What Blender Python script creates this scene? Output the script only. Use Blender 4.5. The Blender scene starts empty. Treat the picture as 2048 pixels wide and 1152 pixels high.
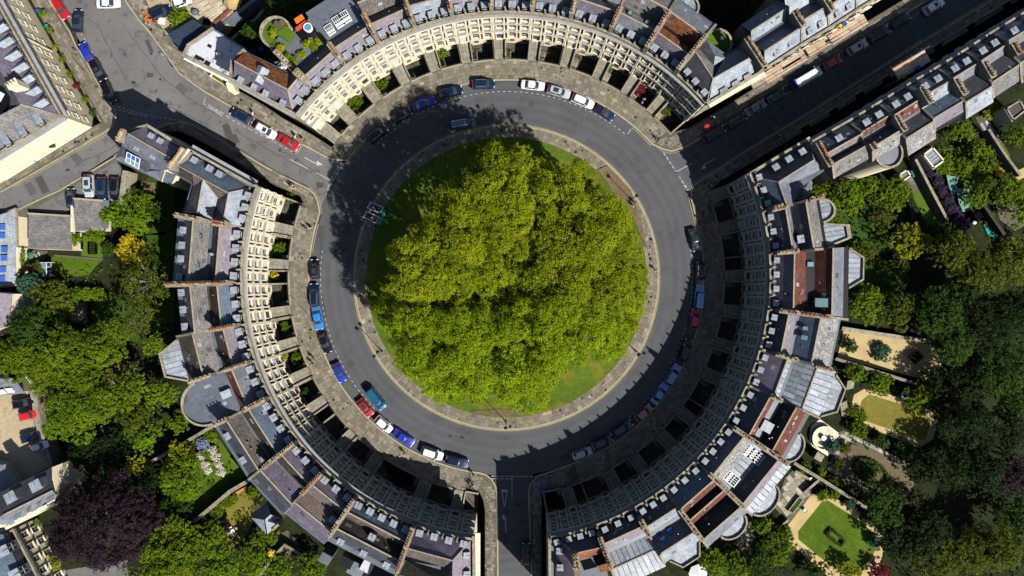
import bpy, math, random
import numpy as np
from mathutils import Vector, Matrix

scene = bpy.context.scene
H = 138.0            # camera height in metres
S = 0.1              # metres per photo pixel at street level

# ---------------------------------------------------------------- camera, sky, sun
cam_data = bpy.data.cameras.new('camera')
cam = bpy.data.objects.new('camera', cam_data)
scene.collection.objects.link(cam)
cam.location = (0, 0, H)
cam_data.sensor_width = 36.0
cam_data.lens = 36.0 * H / 204.8
cam_data.clip_start = 1.0
cam_data.clip_end = 2000.0
scene.camera = cam

SUN_ELEV = math.radians(42.5)
SUN_DIR = Vector((0.69 * math.cos(SUN_ELEV), -0.724 * math.cos(SUN_ELEV), math.sin(SUN_ELEV)))
world = bpy.data.worlds.new('World')
scene.world = world
world.use_nodes = True
nt = world.node_tree
bg = nt.nodes['Background']
sky = nt.nodes.new('ShaderNodeTexSky')
sky.sky_type = 'NISHITA'
sky.sun_disc = False
sky.sun_elevation = SUN_ELEV
sky.sun_rotation = math.atan2(SUN_DIR.x, SUN_DIR.y)
nt.links.new(sky.outputs['Color'], bg.inputs['Color'])
bg.inputs['Strength'].default_value = 0.057
sun_data = bpy.data.lights.new('sun', 'SUN')
sun_data.energy = 5.0
sun_data.angle = math.radians(0.5)
sun_data.color = (1.0, 0.965, 0.9)
sun = bpy.data.objects.new('sun', sun_data)
scene.collection.objects.link(sun)
sun.rotation_euler = (-SUN_DIR).to_track_quat('-Z', 'Y').to_euler()
sun.location = (60, -60, 120)
scene.view_settings.view_transform = 'Standard'
scene.view_settings.look = 'None'
scene.view_settings.exposure = 0.5
scene.view_settings.gamma = 1.0
scene.view_settings.use_curve_mapping = False
scene.cycles.max_bounces = 5
scene.cycles.diffuse_bounces = 0
scene.cycles.transparent_max_bounces = 4

# ---------------------------------------------------------------- helpers
COL = bpy.data.collections.new('place')
scene.collection.children.link(COL)
OFF = {}


def P(px, py, z=0.0):
    k = (1 - z / H) * S
    return Vector(((px - 1024) * k, (576 - py) * k, z))


def tag(o, label=None, cat=None, group=None, kind=None):
    if label: o['label'] = label
    if cat: o['category'] = cat
    if group: o['group'] = group
    if kind: o['kind'] = kind
    return o


def thing(name, label, cat, loc=(0, 0, 0), rotz=0.0, group=None):
    o = bpy.data.objects.new(name, None)
    o.empty_display_size = 0.5
    COL.objects.link(o)
    o.location = loc
    o.rotation_euler = (0, 0, rotz)
    OFF[o.name] = Vector(loc)
    return tag(o, label, cat, group)


class MB:
    def __init__(s):
        s.v = []; s.f = []; s.m = []; s.uv = []; s.c = []; s.anyuv = False; s.anyc = False

    def face(s, pts, mi=0, uv=None, col=None):
        i = len(s.v)
        s.v.extend([tuple(p) for p in pts])
        s.f.append(tuple(range(i, i + len(pts))))
        s.m.append(mi)
        if uv: s.anyuv = True
        s.uv.extend(uv if uv else [(0, 0)] * len(pts))
        if col is not None: s.anyc = True
        s.c.extend([col if col is not None else (1, 1, 1)] * len(pts))

    def box(s, c, size, rz=0.0, mi=0, col=None):
        cx, cy, cz = c; sx, sy, sz = size[0] / 2, size[1] / 2, size[2] / 2
        ca, sa = math.cos(rz), math.sin(rz)
        def q(x, y, z): return (cx + x * ca - y * sa, cy + x * sa + y * ca, cz + z)
        a = [q(-sx, -sy, -sz), q(sx, -sy, -sz), q(sx, sy, -sz), q(-sx, sy, -sz)]
        b = [q(-sx, -sy, sz), q(sx, -sy, sz), q(sx, sy, sz), q(-sx, sy, sz)]
        s.face(b, mi, None, col); s.face(a[::-1], mi, None, col)
        for i in range(4):
            j = (i + 1) % 4
            s.face([a[i], a[j], b[j], b[i]], mi, None, col)

    def prism(s, poly, z0, z1, top=0, side=None, bottom=False, col=None, uvrot=None):
        if side is None: side = 0
        poly = [(p[0], p[1]) for p in poly]
        ar = sum(poly[i][0] * poly[(i + 1) % len(poly)][1] - poly[(i + 1) % len(poly)][0] * poly[i][1] for i in range(len(poly)))
        if ar < 0: poly = poly[::-1]
        uv = None
        if uvrot is not None:
            ca, sa = math.cos(uvrot), math.sin(uvrot)
            uv = [(x * ca + y * sa, -x * sa + y * ca) for x, y in poly]
        s.face([(x, y, z1) for x, y in poly], top, uv, col)
        if bottom: s.face([(x, y, z0) for x, y in poly[::-1]], side, None, col)
        n = len(poly)
        for i in range(n):
            a = poly[i]; b = poly[(i + 1) % n]
            s.face([(a[0], a[1], z0), (b[0], b[1], z0), (b[0], b[1], z1), (a[0], a[1], z1)], side, None, col)

    def cyl(s, p0, p1, r0, r1, n=8, mi=0, caps=True, col=None):
        p0 = Vector(p0); p1 = Vector(p1)
        d = (p1 - p0)
        if d.length < 1e-6: return
        d.normalize()
        u = d.orthogonal().normalized(); w = d.cross(u)
        A = []; B = []
        for i in range(n):
            t = 2 * math.pi * i / n
            o = u * math.cos(t) + w * math.sin(t)
            A.append(p0 + o * r0); B.append(p1 + o * r1)
        for i in range(n):
            j = (i + 1) % n
            s.face([A[i], A[j], B[j], B[i]], mi, None, col)
        if caps:
            s.face(B, mi, None, col); s.face(A[::-1], mi, None, col)

    def dome(s, c, r, h, n=10, k=4, mi=0, col=None):
        c = Vector(c)
        rings = []
        for j in range(k):
            t = (math.pi / 2) * j / k
            rings.append([c + Vector((math.cos(a) * r * math.cos(t), math.sin(a) * r * math.cos(t), h * math.sin(t))) for a in [2 * math.pi * i / n for i in range(n)]])
        for j in range(k - 1):
            for i in range(n):
                i2 = (i + 1) % n
                s.face([rings[j][i], rings[j][i2], rings[j + 1][i2], rings[j + 1][i]], mi, None, col)
        top = c + Vector((0, 0, h))
        for i in range(n):
            s.face([rings[-1][i], rings[-1][(i + 1) % n], top], mi, None, col)

    def band(s, cen, r0, r1, a0, a1, z0, z1, n, mi=0, mtop=None, uvs=False):
        """curved bar between radii r0<r1"""
        for i in range(n):
            t0 = a0 + (a1 - a0) * i / n; t1 = a0 + (a1 - a0) * (i + 1) / n
            def q(r, t, z): return (cen[0] + r * math.cos(t), cen[1] + r * math.sin(t), z)
            s.face([q(r0, t0, z1), q(r1, t0, z1), q(r1, t1, z1), q(r0, t1, z1)], mi if mtop is None else mtop)
            s.face([q(r0, t0, z0), q(r0, t1, z0), q(r1, t1, z0), q(r1, t0, z0)], mi)
            s.face([q(r0, t0, z0), q(r0, t0, z1), q(r0, t1, z1), q(r0, t1, z0)], mi)
            s.face([q(r1, t0, z0), q(r1, t1, z0), q(r1, t1, z1), q(r1, t0, z1)], mi)
        for t in (a0, a1):
            def q(r, z): return (cen[0] + r * math.cos(t), cen[1] + r * math.sin(t), z)
            s.face([q(r0, z0), q(r1, z0), q(r1, z1), q(r0, z1)], mi)

    def mesh(s, name, mats, off=None, smooth=False):
        me = bpy.data.meshes.new(name)
        v = np.array(s.v, dtype=np.float32).reshape(-1, 3)
        if off is not None and len(v):
            v = v - np.array(off, dtype=np.float32)
        me.from_pydata(v.tolist(), [], s.f)
        for m in (mats if isinstance(mats, (list, tuple)) else [mats]):
            me.materials.append(m)
        me.polygons.foreach_set('material_index', s.m)
        if s.anyuv:
            l = me.uv_layers.new(name='UVMap')
            l.data.foreach_set('uv', np.array(s.uv, dtype=np.float32).ravel())
        if s.anyc:
            a = me.color_attributes.new('Col', 'FLOAT_COLOR', 'CORNER')
            c = np.ones((len(s.c), 4), dtype=np.float32); c[:, :3] = np.array(s.c)
            a.data.foreach_set('color', c.ravel())
        if smooth:
            me.polygons.foreach_set('use_smooth', [True] * len(s.f))
        me.update()
        return me

    def build(s, name, mats, parent=None, origin=None, kind=None, label=None, cat=None, group=None, smooth=False):
        off = OFF[parent.name] if parent is not None else Vector(origin if origin else (0, 0, 0))
        me = s.mesh(name, mats, off, smooth)
        o = bpy.data.objects.new(name, me)
        COL.objects.link(o)
        if parent is not None: o.parent = parent
        else: o.location = off
        OFF[o.name] = off
        return tag(o, label, cat, group, kind)


def inst(name, me, parent, loc=(0, 0, 0), rotz=0.0, scale=None, local=False):
    o = bpy.data.objects.new(name, me)
    COL.objects.link(o)
    o.parent = parent
    o.location = Vector(loc) if (local or parent is None) else Vector(loc) - OFF[parent.name]
    o.rotation_euler = (0, 0, rotz)
    if scale is not None: o.scale = scale
    OFF[o.name] = Vector(loc)
    return o


# ---------------------------------------------------------------- materials
MATS = {}


def node_mat(name):
    m = bpy.data.materials.new(name)
    m.use_nodes = True
    MATS[name] = m
    return m, m.node_tree, m.node_tree.nodes['Principled BSDF']


def mixc(nt, a, b, fac, mode='MIX'):
    n = nt.nodes.new('ShaderNodeMix'); n.data_type = 'RGBA'; n.blend_type = mode
    for inp, val in ((n.inputs[6], a), (n.inputs[7], b)):
        if hasattr(val, 'is_output'): nt.links.new(val, inp)
        else: inp.default_value = (*val, 1)
    if hasattr(fac, 'is_output'): nt.links.new(fac, n.inputs[0])
    else: n.inputs[0].default_value = fac
    return n.outputs[2]


def ramp(nt, src, lo, hi, vlo=0.0, vhi=1.0):
    n = nt.nodes.new('ShaderNodeMapRange')
    nt.links.new(src, n.inputs[0])
    n.inputs[1].default_value = lo; n.inputs[2].default_value = hi
    n.inputs[3].default_value = vlo; n.inputs[4].default_value = vhi
    return n.outputs[0]


def noise(nt, co, scale, detail=4, rough=0.6):
    n = nt.nodes.new('ShaderNodeTexNoise')
    n.inputs['Scale'].default_value = scale
    n.inputs['Detail'].default_value = detail
    n.inputs['Roughness'].default_value = rough
    nt.links.new(co, n.inputs['Vector'])
    return n.outputs[0]


def M(name, c, rough=0.85, var=0.3, fine=3.0, big=0.25, c2=None, c2amt=(0.5, 0.65), c2scale=0.6, attr=False,
      brick=None, bump=0.0, metallic=0.0, spec=0.12, spots=0, coat=0.0):
    m, t, b = node_mat(name)
    geo = t.nodes.new('ShaderNodeNewGeometry')
    co = geo.outputs['Position']
    n1 = noise(t, co, fine, 5, 0.7)
    n2 = noise(t, co, big, 3, 0.6)
    dark = tuple(x * (1 - var) for x in c); lite = tuple(min(1, x * (1 + var)) for x in c)
    col = mixc(t, dark, lite, ramp(t, n1, 0.3, 0.7))
    sh = mixc(t, (1 - var * .7,) * 3, (1 + var * .7,) * 3, ramp(t, n2, 0.3, 0.7))
    col = mixc(t, col, sh, 1.0, 'MULTIPLY')
    if c2 is not None:
        n3 = noise(t, co, c2scale, 6, 0.75)
        col = mixc(t, col, c2, ramp(t, n3, c2amt[0], c2amt[1]))
    if brick is not None:
        uv = t.nodes.new('ShaderNodeUVMap')
        bt = t.nodes.new('ShaderNodeTexBrick')
        t.links.new(uv.outputs[0], bt.inputs['Vector'])
        bt.inputs['Scale'].default_value = 1.0
        bt.inputs['Brick Width'].default_value = brick[0]
        bt.inputs['Row Height'].default_value = brick[1]
        bt.inputs['Mortar Size'].default_value = brick[2]
        bt.inputs['Color1'].default_value = (brick[3],) * 3 + (1,)
        bt.inputs['Color2'].default_value = (brick[4],) * 3 + (1,)
        bt.inputs['Mortar'].default_value = (brick[5],) * 3 + (1,)
        col = mixc(t, col, bt.outputs['Color'], 1.0, 'MULTIPLY')
    if spots:
        vo = t.nodes.new('ShaderNodeTexVoronoi'); vo.inputs['Scale'].default_value = spots
        t.links.new(co, vo.inputs['Vector'])
        nz = noise(t, co, 0.12, 2)
        th = t.nodes.new('ShaderNodeMath'); th.operation = 'LESS_THAN'
        t.links.new(vo.outputs['Distance'], th.inputs[0]); t.links.new(ramp(t, nz, .42, .62, .02, .24), th.inputs[1])
        col = mixc(t, col, (.02, .018, .014), th.outputs[0])
    if attr:
        a = t.nodes.new('ShaderNodeAttribute'); a.attribute_name = 'Col'
        col = mixc(t, col, a.outputs['Color'], 1.0, 'MULTIPLY')
    t.links.new(col, b.inputs['Base Color'])
    b.inputs['Roughness'].default_value = rough
    b.inputs['Metallic'].default_value = metallic
    b.inputs['Specular IOR Level'].default_value = spec
    if coat: b.inputs['Coat Weight'].default_value = coat; b.inputs['Coat Roughness'].default_value = 0.05
    if bump:
        bn = t.nodes.new('ShaderNodeBump')
        bn.inputs['Strength'].default_value = bump
        bn.inputs['Distance'].default_value = 0.05
        t.links.new(n1, bn.inputs['Height'])
        t.links.new(bn.outputs[0], b.inputs['Normal'])
    return m


SL = (0.42, 0.26, 0.02, 1.15, 0.82, 0.62)       # slate courses
PT = (0.30, 0.36, 0.05, 1.2, 0.8, 0.35)         # pantiles
asphalt = M('asphalt', (0.086, 0.088, 0.093), 0.9, 0.12, 6, 0.07, (0.052, 0.053, 0.055), (0.5, 0.8), 0.22, spec=0.2)
asphalt_old = M('asphalt_old', (0.145, 0.139, 0.135), 0.92, 0.2, 4, 0.12, (0.05, 0.047, 0.046), (0.54, 0.7), 0.5, spec=0.2)
_t = asphalt.node_tree
_b = _t.nodes['Principled BSDF']; _src = _b.inputs['Base Color'].links[0].from_socket
_g = _t.nodes.new('ShaderNodeNewGeometry'); _v = _t.nodes.new('ShaderNodeVectorMath'); _v.operation = 'DISTANCE'; _v.inputs[1].default_value = (-1.1, 2.1, 0)
_t.links.new(_g.outputs['Position'], _v.inputs[0])
_w = _t.nodes.new('ShaderNodeMath'); _w.operation = 'SINE'; _m = _t.nodes.new('ShaderNodeMath'); _m.operation = 'MULTIPLY'; _m.inputs[1].default_value = 3.3
_t.links.new(_v.outputs['Value'], _m.inputs[0]); _t.links.new(_m.outputs[0], _w.inputs[0])
_t.links.new(mixc(_t, _src, mixc(_t, (.93, .93, .93), (1.05, 1.05, 1.05), ramp(_t, _w.outputs[0], -1, 1)), 1.0, 'MULTIPLY'), _b.inputs['Base Color'])
patch_m = M('asphalt_patch', (0.068, 0.064, 0.062), 0.92, 0.15, 5, 0.3, spec=0.2)
slab_m = M('paving_stone', (0.2, 0.175, 0.135), 0.9, 0.22, 3, 0.2, (0.1, 0.09, 0.06), (0.52, 0.75), 0.5, attr=True, spots=0.75)
joint_m = M('paving_joint', (0.11, 0.1, 0.072), 0.95, 0.3, 3, 0.3)
kerb_m = M('kerb_stone', (0.34, 0.3, 0.2), 0.85, 0.2, 3, 0.4)
stone = M('bath_stone', (0.71, 0.615, 0.445), 0.85, 0.13, 2.5, 0.35, (0.42, 0.33, 0.2), (0.56, 0.8), 0.9)
stone_w = M('weathered_stone', (0.3, 0.265, 0.19), 0.9, 0.35, 3, 0.5, (0.12, 0.11, 0.08), (0.5, 0.7), 1.2)
stone_cream = M('cleaned_stone', (0.75, 0.66, 0.46), 0.85, 0.07, 2, 0.2, (0.6, 0.49, 0.3), (0.55, 0.8), 0.5)
lead_c = M('lead_cornice', (0.29, 0.29, 0.3), 0.9, 0.2, 3, 0.5)
lead = M('lead_sheet', (0.25, 0.275, 0.31), 0.5, 0.22, 2.2, 0.5, (0.45, 0.47, 0.5), (0.52, 0.72), 1.3, attr=True, spec=0.5)
lead_d = M('dark_lead', (0.11, 0.125, 0.15), 0.45, 0.2, 2, 0.3, (0.05, 0.05, 0.055), (0.55, 0.7), 0.5, spec=0.5)
slate_g = M('grey_slate', (0.15, 0.162, 0.19), 0.6, 0.34, 4.0, 0.5, (0.25, 0.25, 0.25), (0.58, 0.75), 1.4, brick=SL, spec=0.5)
slate_b = M('blue_slate', (0.098, 0.135, 0.18), 0.55, 0.34, 4.0, 0.5, (0.17, 0.2, 0.21), (0.6, 0.8), 1.4, brick=SL, spec=0.5)
slate_p = M('purple_slate', (0.142, 0.12, 0.162), 0.6, 0.34, 4.0, 0.5, (0.2, 0.175, 0.2), (0.55, 0.75), 1.2, brick=SL, spec=0.5)
slate_k = M('dark_shaded_slate', (0.062, 0.066, 0.08), 0.6, 0.34, 4.0, 0.5, (0.13, 0.13, 0.13), (0.6, 0.8), 1.4, brick=SL, spec=0.4)  # on slopes turned from the sun, shade is put into this dark tone
slate_l = M('pale_slate', (0.25, 0.285, 0.33), 0.55, 0.34, 4.0, 0.5, (0.34, 0.35, 0.36), (0.55, 0.75), 1.4, brick=SL, spec=0.5)
slate_pk = M('pink_slate', (0.215, 0.19, 0.22), 0.7, 0.2, 2.5, 0.5, (0.28, 0.22, 0.23), (0.55, 0.75), 1.2, brick=SL)
lichen = M('lichened_stone_tile', (0.23, 0.22, 0.215), 0.85, 0.4, 3, 0.4, (0.5, 0.5, 0.47), (0.54, 0.66), 1.5, brick=SL)
tile_br = M('brown_tile', (0.17, 0.145, 0.13), 0.85, 0.3, 3, 0.4, (0.08, 0.07, 0.05), (0.5, 0.7), 1.0, brick=PT)
tile_dk = M('dark_brown_tile', (0.085, 0.072, 0.06), 0.85, 0.35, 3, 0.4, (0.15, 0.13, 0.09), (0.55, 0.75), 1.0, brick=PT)
tile_or = M('orange_tile', (0.34, 0.12, 0.05), 0.85, 0.4, 4, 0.5, (0.12, 0.07, 0.045), (0.48, 0.6), 1.4, brick=PT)
tile_rd = M('red_brown_tile', (0.16, 0.062, 0.046), 0.85, 0.35, 4, 0.5, (0.32, 0.1, 0.045), (0.56, 0.64), 1.8, brick=PT)
tile_gr = M('grey_stone_tile', (0.2, 0.188, 0.182), 0.9, 0.35, 4, 0.4, (0.11, 0.1, 0.08), (0.5, 0.7), 1.3, brick=(0.5, 0.3, 0.04, 1.2, 0.8, 0.5))
white_roof = M('white_flat_roof', (0.52, 0.53, 0.56), 0.8, 0.1, 1.5, 0.4, (0.08, 0.08, 0.085), (0.58, 0.66), 0.55)
ridge_m = M('ridge_tile', (0.33, 0.27, 0.19), 0.9, 0.3, 4, 0.6)
plaster = M('party_wall_stone', (0.25, 0.22, 0.165), 0.92, 0.35, 3, 0.5, (0.1, 0.09, 0.07), (0.5, 0.7), 1.1)
pot_t = M('terracotta_pot', (0.5, 0.2, 0.09), 0.85, 0.3, 6, 1)
pot_b = M('buff_pot', (0.62, 0.47, 0.26), 0.85, 0.25, 6, 1)
soot = M('soot', (0.015, 0.013, 0.012), 0.95, 0.2)
white_p = M('white_paint', (0.78, 0.78, 0.76), 0.5, 0.05)
road_white = M('road_paint_white', (0.46, 0.46, 0.45), 0.8, 0.2, 8, 1, (0.3, 0.3, 0.3), (0.58, 0.7), 4)
road_yellow = M('road_paint_yellow', (0.42, 0.33, 0.12), 0.8, 0.25, 8, 1, (0.2, 0.17, 0.1), (0.52, 0.65), 3)
black_iron = M('black_iron', (0.02, 0.02, 0.022), 0.5, 0.2)
wood = M('timber_boards', (0.5, 0.42, 0.31), 0.85, 0.25, 3, 0.6)
wood_dk = M('dark_timber', (0.11, 0.08, 0.055), 0.85, 0.3, 3, 0.6)
metal = M('galvanised_tube', (0.4, 0.41, 0.43), 0.4, 0.1, metallic=0.6)
soil = M('garden_soil', (0.017, 0.018, 0.008), 0.95, 0.4, 1.5, 0.2, (0.022, 0.034, 0.008), (0.45, 0.6), 0.35)
grass_m = M('lawn_grass', (0.06, 0.108, 0.006), 0.9, 0.3, 2.2, 0.15, (0.12, 0.13, 0.018), (0.5, 0.75), 0.35, bump=0.6)
grass_y = M('dry_lawn_grass', (0.16, 0.145, 0.024), 0.9, 0.22, 2.5, 0.2, (0.24, 0.17, 0.05), (0.5, 0.75), 0.5, bump=0.6)
grass_b = M('bright_lawn_grass', (0.075, 0.13, 0.012), 0.9, 0.15, 2.5, 0.2)
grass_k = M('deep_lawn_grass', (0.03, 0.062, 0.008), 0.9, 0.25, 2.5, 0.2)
bare = M('bare_earth', (0.16, 0.115, 0.07), 0.95, 0.3, 2.5, 0.3, (0.06, 0.075, 0.02), (0.5, 0.7), 0.6)
gravel = M('golden_gravel', (0.46, 0.35, 0.17), 0.95, 0.18, 7, 0.3)
gravel_b = M('brown_gravel', (0.13, 0.105, 0.06), 0.95, 0.25, 7, 0.3, (0.07, 0.075, 0.03), (0.5, 0.7), 0.5)
flag_m = M('flagstone', (0.28, 0.255, 0.2), 0.9, 0.25, 3, 0.4, (0.15, 0.14, 0.09), (0.5, 0.7), 0.6, attr=True)
concrete = M('concrete_yard', (0.38, 0.31, 0.2), 0.92, 0.18, 1.5, 0.15, (0.2, 0.13, 0.06), (0.56, 0.75), 0.3)
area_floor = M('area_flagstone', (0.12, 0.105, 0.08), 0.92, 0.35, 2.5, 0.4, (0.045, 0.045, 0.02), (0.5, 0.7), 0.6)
water_m = M('pool_water', (0.08, 0.26, 0.38), 0.1, 0.1)
rubber = M('tyre_rubber', (0.02, 0.02, 0.02), 0.8, 0.1)
orange_c = M('orange_cushion', (0.75, 0.16, 0.02), 0.8, 0.06)
red_c = M('red_cushion', (0.5, 0.07, 0.02), 0.8, 0.06)
blue_pl = M('blue_plastic', (0.03, 0.1, 0.5), 0.4, 0.05)
teal_pl = M('teal_metal', (0.02, 0.28, 0.24), 0.4, 0.1)
green_pl = M('green_plastic', (0.05, 0.16, 0.09), 0.5, 0.1)
net_m = M('green_netting', (0.16, 0.33, 0.26), 0.9, 0.3, 5, 0.5)
stone_pale = M('pale_limestone', (0.7, 0.63, 0.47), 0.9, 0.1, 3, 0.4)


def glass_mat(name, c=(0.03, 0.04, 0.05), rough=0.08):
    m, t, b = node_mat(name)
    b.inputs['Base Color'].default_value = (*c, 1)
    b.inputs['Roughness'].default_value = rough
    b.inputs['Specular IOR Level'].default_value = 0.8
    return m


glass = glass_mat('window_glass')
glass_blue = glass_mat('blue_blind_glass', (0.03, 0.1, 0.45), 0.15)
glass_pale = glass_mat('pale_glass', (0.18, 0.3, 0.33), 0.12)
PAINT = {}


def paint(c):
    key = tuple(round(x, 3) for x in c)
    if key not in PAINT:
        m, t, b = node_mat('car_paint')
        b.inputs['Base Color'].default_value = (*c, 1)
        b.inputs['Roughness'].default_value = 0.3
        b.inputs['Metallic'].default_value = 0.5 if max(c) < 0.4 else 0.0
        b.inputs['Coat Weight'].default_value = 1.0
        b.inputs['Coat Roughness'].default_value = 0.04
        PAINT[key] = m
    return PAINT[key]


def plain(name, c, rough=0.7):
    if name in MATS: return MATS[name]
    m, t, b = node_mat(name)
    geo = t.nodes.new('ShaderNodeNewGeometry')
    n1 = noise(t, geo.outputs['Position'], 8, 2)
    t.links.new(mixc(t, tuple(x * .85 for x in c), tuple(min(1, x * 1.1) for x in c), n1), b.inputs['Base Color'])
    b.inputs['Roughness'].default_value = rough
    return m


def leaf_mat(name, c, c2, trans=0.35):
    m, t, b = node_mat(name)
    a = t.nodes.new('ShaderNodeAttribute'); a.attribute_name = 'Col'
    sep = t.nodes.new('ShaderNodeSeparateColor')
    t.links.new(a.outputs['Color'], sep.inputs[0])
    col = mixc(t, c, c2, sep.outputs[0])
    g = t.nodes.new('ShaderNodeMix'); g.data_type = 'RGBA'; g.blend_type = 'MULTIPLY'
    g.inputs[0].default_value = 1.0
    t.links.new(col, g.inputs[6])
    cmb = t.nodes.new('ShaderNodeCombineColor')
    r = ramp(t, sep.outputs[1], 0, 1, 0.65, 1.35)
    for i in range(3): t.links.new(r, cmb.inputs[i])
    t.links.new(cmb.outputs[0], g.inputs[7])
    col = g.outputs[2]
    t.links.new(col, b.inputs['Base Color'])
    b.inputs['Roughness'].default_value = 0.55
    b.inputs['Specular IOR Level'].default_value = 0.1
    tr = t.nodes.new('ShaderNodeBsdfTranslucent')
    t.links.new(col, tr.inputs['Color'])
    mx = t.nodes.new('ShaderNodeMixShader')
    mx.inputs[0].default_value = trans
    t.links.new(b.outputs[0], mx.inputs[1]); t.links.new(tr.outputs[0], mx.inputs[2])
    t.links.new(mx.outputs[0], t.nodes['Material Output'].inputs['Surface'])
    return m


LEAF = {
    'plane': leaf_mat('plane_leaf', (0.11, 0.165, 0.003), (0.37, 0.42, 0.01), 0.4),
    'plane2': leaf_mat('plane_leaf_fresh', (0.11, 0.19, 0.003), (0.38, 0.49, 0.008), 0.42),
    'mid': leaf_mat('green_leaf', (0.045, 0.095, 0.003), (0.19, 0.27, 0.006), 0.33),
    'bright': leaf_mat('bright_leaf', (0.06, 0.13, 0.003), (0.21, 0.31, 0.008), 0.35),
    'dark': leaf_mat('dark_leaf', (0.015, 0.04, 0.005), (0.055, 0.11, 0.01), 0.25),  # dark green; tone also stands in for shade over the right-hand gardens
    'deep': leaf_mat('shaded_leaf', (0.005, 0.013, 0.003), (0.018, 0.038, 0.005), 0.15),  # near-black green: shade put into the leaf colour
    'olive': leaf_mat('olive_leaf', (0.035, 0.06, 0.006), (0.14, 0.165, 0.01), 0.3),
    'yellow': leaf_mat('golden_leaf', (0.48, 0.38, 0.01), (0.8, 0.62, 0.02), 0.3),
    'lime': leaf_mat('lime_leaf', (0.16, 0.2, 0.006), (0.42, 0.42, 0.012), 0.35),
    'copper': leaf_mat('copper_leaf', (0.012, 0.006, 0.01), (0.034, 0.017, 0.026), 0.12),
    'teal': leaf_mat('blue_green_leaf', (0.02, 0.07, 0.045), (0.07, 0.15, 0.09), 0.2),
    'red': leaf_mat('red_leaf', (0.12, 0.012, 0.02), (0.28, 0.03, 0.05), 0.3),
    'white': leaf_mat('white_blossom', (0.5, 0.47, 0.35), (0.85, 0.8, 0.65), 0.2),
    'blue': leaf_mat('blue_blossom', (0.12, 0.16, 0.28), (0.3, 0.35, 0.55), 0.2),
    'purple': leaf_mat('purple_leaf', (0.03, 0.015, 0.045), (0.09, 0.05, 0.11), 0.2),
}
bark = M('bark', (0.14, 0.12, 0.09), 0.95, 0.35, 5, 1)
bark_p = M('pale_bark', (0.3, 0.28, 0.22), 0.95, 0.3, 5, 1)
# ---------------------------------------------------------------- the setting: ground, roads, pavements
CP = (1013.0, 555.0)                      # centre of the round, photo pixels
C = P(*CP)
ZB = -3.0                                 # basement / garden level
RO = 39.35                                # outer kerb radius
RW = 43.5                                 # outer edge of the sunken areas
R = 48.0                                  # facade radius


def ang(px, py, z=0.0):
    p = P(px, py, z) - C
    return math.atan2(p.y, p.x)


def arc(r, a0, a1, n=24, cen=None):
    c = cen if cen is not None else C
    return [(c[0] + r * math.cos(a0 + (a1 - a0) * i / n), c[1] + r * math.sin(a0 + (a1 - a0) * i / n)) for i in range(n + 1)]


def PX(pts, z=0.0):
    return [(P(x, y, z).x, P(x, y, z).y) for x, y in pts]


def sheet(name, poly, z, mat, kind='structure', thick=0.0, uvrot=None):
    mb = MB()
    if thick: mb.prism(poly, z - thick, z)
    else:
        a = sum(poly[i][0] * poly[(i + 1) % len(poly)][1] - poly[(i + 1) % len(poly)][0] * poly[i][1] for i in range(len(poly)))
        mb.face([(x, y, z) for x, y in (poly if a > 0 else poly[::-1])])
    return mb.build(name, mat, kind=kind)


def inside(poly, x, y):
    c = False
    n = len(poly)
    for i in range(n):
        x1, y1 = poly[i][:2]; x2, y2 = poly[(i + 1) % n][:2]
        if (y1 > y) != (y2 > y) and x < (x2 - x1) * (y - y1) / (y2 - y1) + x1:
            c = not c
    return c


# one sheet to the horizon
sheet('ground', [(-900, -900), (900, -900), (900, 900), (-900, 900)], ZB - 0.03, soil)

# roads: raised street-level slabs whose tops are 4 mm apart
mb = MB(); mb.prism(arc(RO + 0.3, 0, 2 * math.pi, 96)[:-1], -3.2, 0.0)
road = mb.build('circular_road', asphalt, kind='structure')
sheet('upper_left_road', PX([(80, -60), (250, -60), (340, 130), (420, 190), (690, 330), (720, 345), (640, 440), (600, 385), (350, 240), (236, 300), (90, 400), (-60, 470), (-60, 370), (30, 360), (215, 262), (236, 240), (228, 205)]), -0.004, asphalt_old, thick=3.1)
sheet('right_road', PX([(1290, 300), (1420, 262), (1900, -30), (2290, -250), (2290, -170), (1990, 10), (1500, 300), (1395, 375), (1370, 400)]), -0.008, asphalt, thick=3.1)
sheet('lower_road', PX([(990, 940), (1066, 940), (1066, 1240), (990, 1240)]), -0.012, asphalt, thick=3.1)
sheet('parking_yard', PX([(232, 322), (250, 345), (225, 400), (140, 402), (135, 430), (55, 420), (30, 416), (90, 392)]), 0.02, asphalt_old, thick=3.0)
sheet('lower_left_yard', PX([(-40, 780), (56, 782), (70, 860), (95, 935), (66, 952), (-40, 1000)]), 0.0, concrete, thick=3.0)
sheet('upper_yard', PX([(262, -30), (440, -30), (470, 30), (440, 62), (372, 105), (330, 68), (300, 40), (285, 0)]), 0.02, concrete, thick=3.0)


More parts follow.
